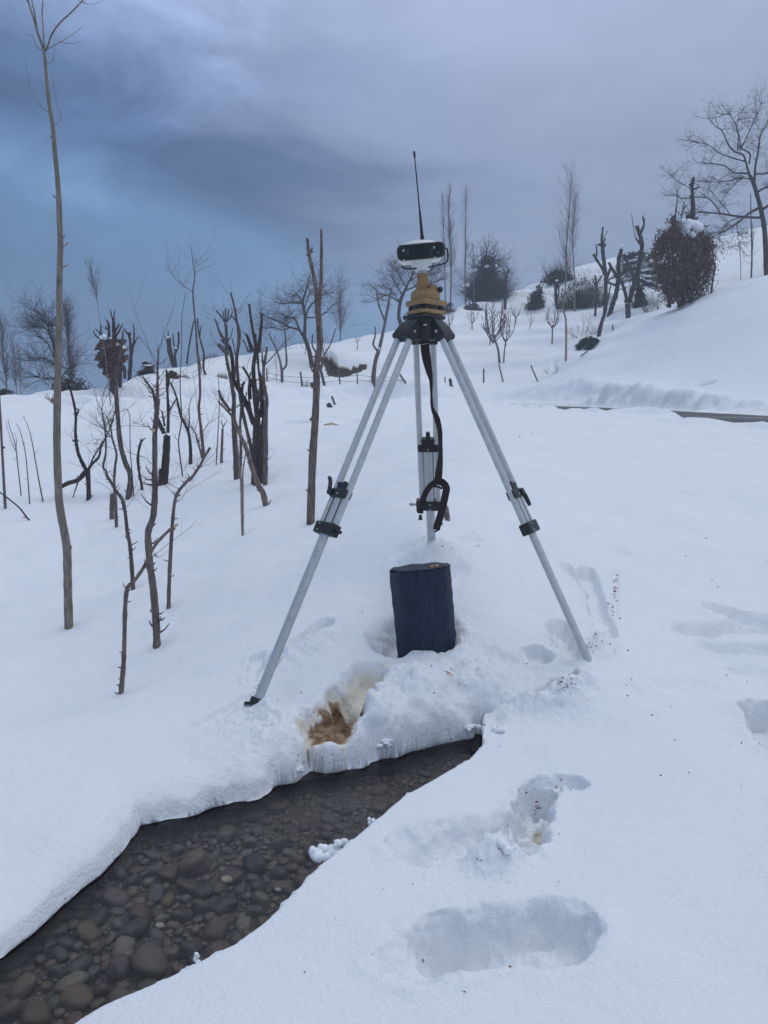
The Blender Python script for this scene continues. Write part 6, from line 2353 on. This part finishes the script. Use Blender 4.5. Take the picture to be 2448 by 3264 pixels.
    def cf2(r2):
        c_, s_, l_ = cl[r2.randrange(len(cl))]
        return c_ + np.array([r2.gauss(0, s_), r2.gauss(0, s_), r2.gauss(0, s_ * .6) - r2.random() * l_ + .1])
    leaf_cloud('foliage', root, M_DRYLEAF, cf2, 17000, .052, 64, droop=1.0, aspect=2.0)
    snow_caps(root, [(RC(700, 1285), 30, 22), (RC(745, 1320), 40, 30), (RC(800, 1320), 42, 28), (RC(860, 1340), 34, 26), (RC(800, 1415), 20, 20), (RC(720, 1350), 20, 20), (RC(770, 1375), 20, 14), (RC(575, 1330), 18, 16), (RC(545, 1350), 14, 10)], Y, -.75)

    # conifer behind the low-forking pollard
    YC = hit(TT(1116, 1338), snow_z)[1] + 3.5
    hh = at_y(TT(1230, 1030), YC)
    root = empty('conifer', hh, 'dark green conifer with snow on its drooping boughs behind the pollards', 'conifer')
    G = Geo()
    G.tube([hh - np.array([0, 0, .8]), at_y(TT(1235, 800), YC), at_y(TT(1240, 540), YC)], [.12, .09, .03], 8)
    G.build('trunk', M_DARKBARK, root)
    rr = random.Random(65)
    v, f = [], []
    k = 50 / FPX / 3.6867
    pl = np.array(world_loc(root))
    capsl = []
    for i in range(150):
        px, py = rr.uniform(1000, 1480), rr.uniform(560, 980)
        if abs(px - 1240) > 250 * (1 - .35 * abs(py - 780) / 230):
            continue
        q = at_y(TT(px, py), YC + rr.uniform(-1.3, 1.0))
        if rr.random() < .22:
            capsl.append(((TT(px, py - 18)), rr.uniform(9, 20), rr.uniform(5, 8)))
        sd = 1 if px > 1240 else -1
        for j in range(70):
            t_ = rr.random()
            p = q + np.array([sd * (t_ - .5) * 1.0, rr.gauss(0, .12), -.25 * t_ * t_ + rr.gauss(0, .05)])
            d = np.array([sd * .8 + rr.gauss(0, .5), rr.gauss(0, .5), -.35 + rr.gauss(0, .4)])
            d /= np.linalg.norm(d)
            w_ = np.cross(d, np.array([rr.gauss(0, 1), rr.gauss(0, 1), 1]))
            w_ /= np.linalg.norm(w_)
            L_ = rr.uniform(.10, .22)
            b0 = len(v)
            v += [p - w_ * .016 - pl, p + d * L_ - pl, p + w_ * .016 - pl]
            f.append((b0, b0 + 1, b0 + 2))
    tag(mesh_obj('foliage', v, f, M_NEEDLE, root, False), kind='stuff')
    snow_caps(root, capsl, YC, -1.2)

    # fallen boughs at the foot of the leaning pollard
    for lab, cx, cy, wx, wy, an, sd in (('left one of two dark green conifer boughs lying on the snow', 610, 1620, 190, 80, .5, 66), ('right one of two dark green conifer boughs lying on the snow', 700, 1635, 150, 110, .75, 67)):
        hh = hit(TT(cx, cy + 40), snow_z, 5, 110)
        root = empty('conifer_bough', hh, lab, 'conifer bough', 'cut boughs')
        rr = random.Random(sd)
        G = Geo()
        k = hh[1] / FPX / 3.6867
        ax = np.array([math.cos(an), .2, math.sin(an)])
        G.tube([hh - ax * wx * k * .55 + np.array([0, 0, .05]), hh + np.array([0, 0, .25]), hh + ax * wx * k * .55 + np.array([0, 0, .1])], [.012, .02, .03], 6)
        G.build('stem', M_DARKBARK, root)
        v, f = [], []
        for _ in range(1200):
            s = rr.uniform(-.55, .55)
            p = hh + ax * wx * k * s + np.array([0, 0, .2 - .4 * s * s])
            w0 = rr.gauss(0, .24) * wy * k
            p = p + np.array([math.sin(an) * w0, rr.gauss(0, .15), -math.cos(an) * w0 * .8])
            d = -ax * .7 + np.array([rr.gauss(0, .5), rr.gauss(0, .4), -.5 + rr.gauss(0, .4)])
            d /= np.linalg.norm(d)
            w_ = np.cross(d, np.array([rr.gauss(0, 1), rr.gauss(0, 1), 1]))
            w_ /= np.linalg.norm(w_)
            L_ = rr.uniform(.10, .24)
            b0 = len(v)
            v += [p - w_ * .018 - hh, p + d * L_ - hh, p + w_ * .018 - hh]
            f.append((b0, b0 + 1, b0 + 2))
        tag(mesh_obj('foliage', v, f, M_NEEDLE, root, False), kind='stuff')

    # poplars
    poplar('pale poplar nearest to the right of the receiver, with a nest-like knot', [cK(1060, 1745), cK(1068, 1500), cK(1066, 1300), cK(1062, 1150), cK(1045, 950), cK(1042, 750), cK(1060, 520)], 6.5, 1.2, 70, n=110, spread=.08)
    poplar('pale poplar half hidden behind the receiver guard', [cK(1012, 1755), cK(1005, 1500), cK(1000, 1250), cK(992, 1000), cK(985, 800), cK(982, 640)], 5, 1.0, 71, n=80, spread=.08)
    poplar('faint reddish poplar standing before the brush-covered thicket', [cK(1212, 1640), cK(1208, 1400), cK(1210, 1200), cK(1212, 950), cK(1216, 750), cK(1215, 550)], 4.5, 1.0, 72, n=70, spread=.11, mat=M_BARK)
    poplar('very faint short poplar right of the reddish poplar', [cK(1298, 1600), cK(1292, 1400), cK(1288, 1220), cK(1282, 1130)], 2.5, .8, 73, n=40, spread=.1)
    poplar('pale poplar with a bent knotted foot, middle of the right slope', [TT(382, 1840), TT(385, 1650), TT(386, 1480), TT(378, 1340), TT(352, 1240), TT(365, 1100), TT(382, 900), TT(390, 700), TT(395, 450), TT(415, 150), TT(430, -50), TT(440, -250), cC(755, 70)], 7.5, 1, 74, n=100, spread=.12, start=.55, L=.16)
    poplar('second pale poplar, behind and right of the bent-footed one', [TT(483, 1262), TT(485, 1050), TT(482, 850), TT(470, 650), TT(462, 400), TT(475, 200), TT(490, 50), TT(500, -150)], 6, 1, 75, n=80, spread=.13, start=.5, L=.18)
    poplar('hazy broad poplar on the ridge behind the two-pronged tree', [Wc(1617, 1180), Wc(1615, 1000), Wc(1608, 820), Wc(1598, 600)], 4.5, 1, 76, n=130, spread=.15, start=.1, L=.3)
    poplar('bushy dark poplar behind the tall pole on the left ridge', [M(640, 1520), M(615, 1300), M(600, 1050), M(590, 880), M(560, 730)], 7, 1.5, 77, n=150, spread=.12, start=.1, L=.25, Y=34)
    poplar('pale poplar at the left edge beyond the crest', [M(70, 1525), M(50, 1400), M(30, 1200), M(15, 1000), M(8, 900)], 6, 1.5, 78, n=110, spread=.14, start=.1, L=.3, Y=36)
    poplar('faint poplar second from the left edge', [M(145, 1510), M(135, 1350), M(120, 1200), M(100, 1080)], 3.5, .8, 79, n=70, spread=.13, start=.1, L=.3, Y=40)
    poplar('faint low poplar between the left edge and the bushy tree', [M(182, 1510), M(180, 1400), M(172, 1250), M(168, 1150)], 2.8, .8, 80, n=50, spread=.13, start=.1, L=.3, Y=42)
    poplar('faint slender tree above the leafy ball pollard', [M(975, 1640), M(940, 1300), M(915, 1100), M(880, 880), M(858, 730), M(838, 620), M(815, 500), M(790, 380)], 3, .9, 81, n=40, spread=.15, start=.6, L=.12)
    poplar('very faint thin tree rising behind the small leaning tree', [Wc(1055, 1565), Wc(1050, 1400), Wc(1045, 1250), Wc(1042, 1180)], 2, .8, 82, n=14, spread=.1)
    # orchard tree beyond the left crest
    tree('orchard_tree', 'twiggy spreading bare tree beyond the crest, behind the tall pole', 'bare tree', 'old bare orchard trees',
         [([M(560, 1560), M(520, 1440), M(500, 1300), M(480, 1150)], 14, 8), ([M(480, 1160), M(440, 980), M(380, 870), M(310, 790)], 6, 2), ([M(490, 1250), M(420, 1090), M(360, 1040), M(320, 1010)], 5, 2), ([M(500, 1300), M(430, 1240), M(370, 1220), M(300, 1245), M(200, 1240)], 6, 2), ([M(485, 1150), M(470, 1000), M(440, 900)], 5, 2), ([M(460, 1080), M(400, 960), M(300, 940)], 4, 2), ([M(505, 1380), M(440, 1400), M(340, 1390)], 5, 2), ([M(510, 1420), M(600, 1320), M(660, 1200)], 5, 2)],
         M_DARKBARK, seed=83, Y=33, twigs=(190, 1.1, 2, .1, 3, .9, .011, 1), twig_mat=M_DARKBARK, depth=.5)
    thicket('shrub', 'dark brushwood heap at the foot of the bushy poplar on the left crest', 'shrub', M(620, 1540), 150, 60, 84, M_DARKBARK, n=240, leaf=M_BRUSH, leaf_n=900, leaf_s=.05, Y=31, twig_r=.008)
    thicket('shrub', 'low dark shrub at the far left edge of the crest', 'shrub', M(20, 1545), 60, 18, 85, M_DARKBARK, n=90, leaf=M_BRUSH, leaf_n=300, leaf_s=.05, Y=30)
    thicket('shrub', 'small twiggy bush just below the crest, left of the tall pole', 'shrub', M(445, 1600), 30, 40, 86, M_TWIG, n=70)

    # brush and hedges
    G0 = 'shrubs along the orchard'
    r = thicket('shrub', 'clipped dark shrub with snow on top beside the leafy ball pollard', 'shrub', M(1295, 1358), 42, 34, 87, M_DARKBARK, n=110, leaf=M_BRUSH, leaf_n=500, leaf_s=.05, group=G0, twig_r=.014)
    snow_caps(r, [(M(1292, 1285), 34, 8), (M(1330, 1285), 18, 6)], hit(M(1295, 1358), snow_z)[1])
    thicket('shrub', 'low clipped brown hedge on the left ridge below the snow-capped pollard', 'shrub', M(1520, 1398), 46, 26, 88, M_DARKBARK, n=130, leaf=M_DRYLEAF, leaf_n=500, leaf_s=.04, group=G0)
    thicket('shrub', 'pale dry bush at the right end of the clipped brown hedge', 'shrub', M(1620, 1390), 40, 22, 89, M_TWIG, n=110, group=G0)
    thicket('shrub', 'sparse dry bramble between the coppice and its right neighbours', 'shrub', Wc(570, 1530), 40, 28, 90, M_TWIG, n=90, group=G0)
    rt = thicket('overgrown_tree', 'tree smothered in dark brushwood with snow dabs, right of the receiver', 'tree', U(610, 735), 118, 128, 91, M_DARKBARK, n=520, leaf=M_BRUSH, leaf_n=5200, leaf_s=.075, twig_r=.014, lev=2, shape=lambda q: (1 - q) ** .75 * (1 + .25 * math.sin(q * 9)))
    Yh = hit(U(610, 735), snow_z)[1]
    G = Geo()
    rr = random.Random(92)
    q = at_y(U(600, 330), Yh)
    G.tube([at_y(U(610, 760), Yh), at_y(U(605, 500), Yh), q, at_y(U(600, 180), Yh)], [.22, .16, .09, .03], 8)
    G.build('trunk', M_DARKBARK, rt)
    G = Geo()
    for px, py, dx_, dz_ in ((600, 300, .3, .8), (640, 320, 1, .4), (620, 280, .6, .7), (700, 350, 1, .2), (560, 330, -.7, .5), (520, 380, -.9, .3), (600, 220, .4, .9), (600, 200, -.3, .9), (720, 340, .8, .5), (760, 420, 1, .1)):
        for _ in range(5):
            d = np.array([dx_ + rr.gauss(0, .3), rr.gauss(0, .4), dz_])
            d /= np.linalg.norm(d)
            twig_rec(G, at_y(U(px, py), Yh), d, 1.3 * rr.uniform(.6, 1.2), .018, 2, rr, .05, 3, .9)
    tag(G.build('top_twigs', M_DARKBARK, rt), kind='stuff')
    snow_caps(rt, [(U(600, 350), 16, 9), (U(450, 405), 20, 8), (U(410, 420), 13, 7), (U(385, 555), 14, 12), (U(345, 560), 14, 6), (U(525, 260), 8, 12), (U(490, 300), 8, 9), (U(715, 345), 7, 7), (U(480, 390), 14, 6)], Yh, -.9)
    thicket('shrub', 'reddish brown brush hedge on the ledge under the smothered tree', 'shrub', U(440, 842), 55, 26, 93, M_DARKBARK, n=170, leaf=M_DRYLEAF, leaf_n=700, leaf_s=.06, group=G0)
    thicket('shrub', 'dark brush close behind the tribrach, left of the reddish hedge', 'shrub', U(190, 865), 42, 30, 94, M_DARKBARK, n=120, leaf=M_BRUSH, leaf_n=500, leaf_s=.06, group=G0)
    thicket('shrub', 'long dark hedge on the skyline of the right slope', 'shrub', U(1420, 520), 100, 32, 95, M_DARKBARK, n=260, leaf=M_BRUSH, leaf_n=1800, leaf_s=.09, group=G0, twig_r=.012)
    thicket('shrub', 'thin bare bush standing above the skyline hedge', 'shrub', U(1345, 480), 50, 74, 96, M_TWIG, n=60, group=G0, twig_r=.014)
    thicket('shrub', 'thin grey bush at the right end of the skyline hedge', 'shrub', U(1470, 460), 44, 82, 97, M_TWIG, n=60, group=G0, twig_r=.012)
    thicket('shrub', 'rounded dark bush with a spur, alone on the upper orchard', 'shrub', U(1145, 825), 58, 46, 98, M_DARKBARK, n=150, leaf=M_BRUSH, leaf_n=1500, leaf_s=.07, group=G0, twig_r=.012)
    thicket('shrub', 'shaggy stump with ivy rising out of the rounded dark bush', 'shrub', U(1190, 770), 22, 58, 99, M_DARKBARK, n=60, leaf=M_BRUSH, leaf_n=700, leaf_s=.07, group=G0, twig_r=.014)
    thicket('shrub', 'dark tangle of brush left of the tall leaning pollard', 'shrub', TT(430, 1225), 100, 84, 100, M_DARKBARK, n=240, leaf=M_BRUSH, leaf_n=650, leaf_s=.06, group=G0, twig_r=.010)
    thicket('shrub', 'spiky brush mass between the poplars and the tall leaning pollard', 'shrub', TT(650, 1215), 135, 80, 101, M_DARKBARK, n=320, leaf=M_BRUSH, leaf_n=800, leaf_s=.06, group=G0, twig_r=.010)
    thicket('shrub', 'tall thin bare bush sticking out of the spiky brush mass', 'shrub', TT(660, 1130), 90, 130, 102, M_TWIG, n=120, group=G0, twig_r=.010)
    thicket('shrub', 'dark bush under the conifer at the foot of the low-forking pollard', 'shrub', TT(1240, 1215), 40, 60, 103, M_DARKBARK, n=130, leaf=M_BRUSH, leaf_n=1200, leaf_s=.06, group=G0, twig_r=.010)
    thicket('shrub', 'fine grey bare bush between the pollards and the brown-leaved tree', 'shrub', TT(1370, 1250), 46, 84, 104, M_TWIG, n=50, group=G0, twig_r=.009)
    thicket('shrub', 'straggly bare bush with thin side twigs above the fallen boughs', 'shrub', TT(600, 1560), 90, 96, 105, M_TWIG, n=36, group=G0, twig_r=.009)
    thicket('shrub', 'thin straggling twigs at the left foot of the big snow bank', 'shrub', U(1390, 1535), 90, 50, 106, M_TWIG, n=22, group=G0, twig_r=.008)
    thicket('shrub', 'dark leafless bush far up at the right edge behind the big tree', 'shrub', RC(1330, 1410), 30, 26, 107, M_DARKBARK, n=60, group=G0)
    thicket('shrub', 'dry brown tuft by the leftmost fence wire', 'shrub', B(1435, 875), 22, 30, 108, M_TWIG, n=60, group=G0)
    thicket('shrub', 'thin dry tuft between two fence posts', 'shrub', B(900, 905), 28, 34, 109, M_TWIG, n=30, group=G0)
    thicket('shrub', 'faint row of dry weeds on the ridge behind the pale slender tree', 'shrub', Wc(490, 1340), 60, 26, 110, M_TWIG, n=60, group=G0)

    # young orchard trees
    sapling('vase-shaped young tree with many upright twigs, tallest in the middle of the orchard', U(752, 1435), U(0, 740)[1], 46, M_BARK, 120, w=8, n=13, lean=-22, fork=.42)
    sapling('slim young tree right beside the tallest vase-shaped one', U(795, 1435), U(0, 860)[1], 32, M_BARK, 121, w=5, n=8, lean=6, fork=.42)
    sapling('small young tree half hidden behind the tallest vase-shaped one', U(642, 1232), U(0, 1040)[1], 16, M_DARKBARK, 122, w=4, n=6)
    sapling('vase-shaped young tree with a red tag, left of the bent-footed poplar', U(1340, 1225), U(0, 820)[1], 30, M_BARK, 123, w=5, n=7, fork=.5)
    sapling('young tree on the snow ledge right of the tripod head', U(440, 1062), U(0, 830)[1], 18, M_BARK, 124, w=4, n=6, fork=.35)
    sapling('young tree close to the right shoulder of the tripod head', U(185, 1085), U(0, 850)[1], 17, M_BARK, 125, w=4, n=6, fork=.3)
    sapling('feathery young tree behind the slim one, below the crooked dark tree', U(930, 1005), U(0, 760)[1], 20, M_TWIG, 126, w=3, n=7, fork=.35)
    sapling('tiny leafless sapling alone on the open snow of the orchard', U(1085, 1055), U(0, 860)[1], 12, M_TWIG, 127, w=2.5, n=4, lean=5, fork=.3)
    sapling('tiny forked sapling on the ridge snow behind the old orchard tree', Wc(1310, 1328), Wc(0, 1190)[1], 16, M_TWIG, 128, w=2.5, n=4, fork=.4)
    sapling('tiny sapling on the ridge between orchard tree and tripod', B(1278, 628), B(0, 520)[1], 10, M_TWIG, 129, w=2.5, n=4, fork=.5)

    # posts and fence
    _, a1, b1 = post('dark fence post with wire, left of the tree with two prongs', Wc(970, 1560), Wc(967, 1448), 4, seed=130)
    f0 = hit(B(858, 905), snow_z)
    fr = empty('wire_fence', f0, 'thin wire fence on short wooden posts crossing the snow before the orchard', 'fence')
    tops_ = []
    for i, (pa, pb, w) in enumerate(((B(598, 862), B(594, 765), 4), (B(860, 905), B(848, 792), 6.5), (B(1147, 887), B(1134, 778), 5), (B(1278, 888), B(1275, 778), 4), (B(1640, 880), B(1595, 808), 6))):
        h = hit(pa, snow_z)
        t_ = at_y(pb, h[1])
        tops_.append((h, t_))
        G = Geo()
        r_ = w * h[1] / FPX / 2
        G.tube([h - np.array([0, 0, .3]), h, (h + t_) / 2, t_], [r_, r_, r_ * .95, r_ * .85], 8, jitter=.15, rnd=rr)
        G.build('post', M_BARK, fr)
    for q in (.25, .62):
        G = Geo()
        for (h0, t0), (h1, t1) in zip(tops_[:-1], tops_[1:]):
            a, b_ = h0 + (t0 - h0) * q, h1 + (t1 - h1) * q
            m_ = (a + b_) / 2 - np.array([0, 0, .04])
            G.tube([a, (a + m_) / 2 - np.array([0, 0, .015]), m_, (b_ + m_) / 2 - np.array([0, 0, .015]), b_], [.008] * 5, 4, cap=False)
        G.build('wire', M_DARKBARK, fr)
    post('upright thick short post right of the tripod, left of two leaning posts', U(570, 1662), U(572, 1500), 5.5, seed=131)
    post('post leaning left under the tallest young tree', U(790, 1650), U(740, 1445), 4.5, M_REDBARK, seed=132)
    post('dark post leaning left, nearest to the big snow bank', U(1178, 1648), U(1100, 1462), 4, M_DARKBARK, seed=133)
    post('tiny post between the back and right tripod legs', U(138, 1655), U(135, 1592), 3.5, M_DARKBARK, seed=134)
    post('reddish post end showing between the two tubes of the right tripod leg', U(335, 1665), U(318, 1580), 4, M_REDBARK, seed=135)
    post('short brown post on the crest of the big snow bank', TT(935, 1488), TT(930, 1420), 5, M_REDBARK, seed=136)
    post('tiny grey post left of the brown-leaved tree foot', RC(462, 2162), RC(459, 2128), 4, M_DARKBARK, seed=137)
    post('short slanting stake in the snow by the covered path', B(1108, 1040), B(1083, 978), 7, M_BARK, seed=138, group='stakes by the path')
    post('stubby round stump end left of the slanting stake', B(1072, 1062), B(1058, 1038), 14, M_DARKBARK, seed=139, name='stake', cat='stake', group='stakes by the path')
    post('brown stump partly hidden by the hanging strap behind the rear leg', cV(1000, 1580), cV(975, 1390), 18, M_BARK, seed=140, name='tree_stump', cat='stump', group='stakes by the path')
    post('dark broken stump with twigs at the right edge of the rear leg gap', U(205, 1698), U(192, 1610), 10, M_DARKBARK, seed=141, name='tree_stump', cat='stump', group='stakes by the path')
    # bark pieces lying on the snow
    h = hit(B(1085, 1204), snow_z)
    G = Geo()
    for k_ in range(4):
        G.tube([h + np.array([-.16 + .03 * k_, .02 * k_, .02]), h + np.array([-.02, .03 * k_, .045]), h + np.array([.15 - .04 * k_, -.01, .015 + .01 * k_])], [.012, .022, .008], 6, flat=.5)
    o_ = empty('bark_piece', h, 'flat yellowish piece of bark lying on the snow left of the tripod', 'bark')
    tag(G.build('flakes', M_PALECUT, o_), kind='stuff')
    h = hit(TT(595, 1790), snow_z)
    G = Geo()
    M_ = Matrix.Rotation(-.6, 3, 'Y')
    G.box(h + np.array([0, 0, .1]), 26 * h[1] / FPX, .12, .05, M_)
    o_ = empty('plank', h, 'short brown board end sticking out of the snow below the fallen boughs', 'board')
    G.build('board', M_BARK, o_, False, .01)


def build_debris():
    """Bark crumbs, seeds and flecks scattered on the trampled snow."""
    rr = random.Random(300)
    G = Geo()
    spots = []
    for _ in range(34):
        t_ = rr.random()
        spots.append((1332 - 8 * t_ + rr.gauss(0, 3), 1236 + 95 * t_))
    for cx, cy, sx, sy, n_ in ((1222, 1480, 14, 12, 30), (1160, 1742, 5, 14, 14), (1190, 1700, 40, 6, 8), (1400, 1480, 120, 40, 16), (1560, 1190, 60, 60, 12), (1500, 1650, 120, 60, 8), (700, 1560, 30, 30, 30), (980, 1465, 20, 14, 8), (640, 1650, 30, 16, 16), (1285, 1395, 18, 14, 16), (1320, 1330, 12, 40, 8), (560, 1500, 14, 16, 10), (1100, 1835, 40, 20, 10), (1000, 1200, 60, 40, 6), (900, 2000, 300, 100, 10), (450, 1900, 120, 60, 3), (1300, 1000, 200, 60, 8)):
        for _ in range(n_):
            spots.append((cx + rr.gauss(0, sx), cy + rr.gauss(0, sy)))
    for p in spots:
        h = hit(D(*p), snow_z, 1.3, 20)
        s = rr.uniform(.0012, .0036) * (.6 + .15 * h[1])
        a = rr.uniform(0, 6.28)
        G.tube([h + np.array([-math.cos(a) * s * 1.4, -math.sin(a) * s * 1.4, .002]), h + np.array([0, 0, s * .7]), h + np.array([math.cos(a) * s * 1.4, math.sin(a) * s * 1.4, .002])], [s * .5, s * .8, s * .3], 5, flat=.6)
    o = G.build('bark_crumbs', M_CRUMB)
    tag(o, 'small bark crumbs and seeds scattered on the trampled snow', 'debris', None, 'stuff')
    h = hit(D(972, 1462), snow_z)
    G = Geo()
    G.tube([h + np.array([-.02, .02, .012]), h + np.array([-.004, 0, .012]), h + np.array([.012, -.03, .006])], [.0022, .0026, .0015], 6)
    r = empty('straw', h, 'orange straw lying on the snow in front of the navy log', 'straw')
    G.build('stalk', M_RAW, r)


M_CRUMB = leafmat('bark_crumb', [(.05, .03, .02), (.12, .065, .035), (.26, .13, .05), (.08, .05, .035)])

# ------------------------------------------------------------------ build
base_wells()
build_ground()
strip('road', ROAD, 1.75, ROAD_Z - .10, M_ROAD)
build_stream()
build_chunks()
build_log()
build_tripod()
build_tribrach()
build_receiver()
build_trees()
build_debris()


# ------------------------------------------------------------------ haze: one closed box of pale air
def build_haze():
    bpy.context.view_layer.update()
    lo, hi = 1e9, -1e9
    for o in SC.objects:
        if o.type == 'MESH':
            for c in o.bound_box:
                p = o.matrix_world @ Vector(c)
                lo, hi = min(lo, p.z), max(hi, p.z)
    m = bpy.data.materials.new('haze_air')
    m.use_nodes = True
    T = NT(m.node_tree)
    T.n.clear()
    o_ = T.node('ShaderNodeOutputMaterial')
    v = T.node('ShaderNodeVolumePrincipled')
    v.inputs['Color'].default_value = (.78, .86, 1.0, 1)
    v.inputs['Density'].default_value = HAZE
    v.inputs['Anisotropy'].default_value = .2
    T.l.new(v.outputs[0], o_.inputs['Volume'])
    G = Geo()
    z0, z1 = lo - 1, hi + 1
    G.box((0, 0, (z0 + z1) / 2), 340, 340, z1 - z0)
    o = mesh_obj('haze', G.v, G.f, m, None, False)
    tag(o, kind='stuff')


HAZE = .0020
build_haze()
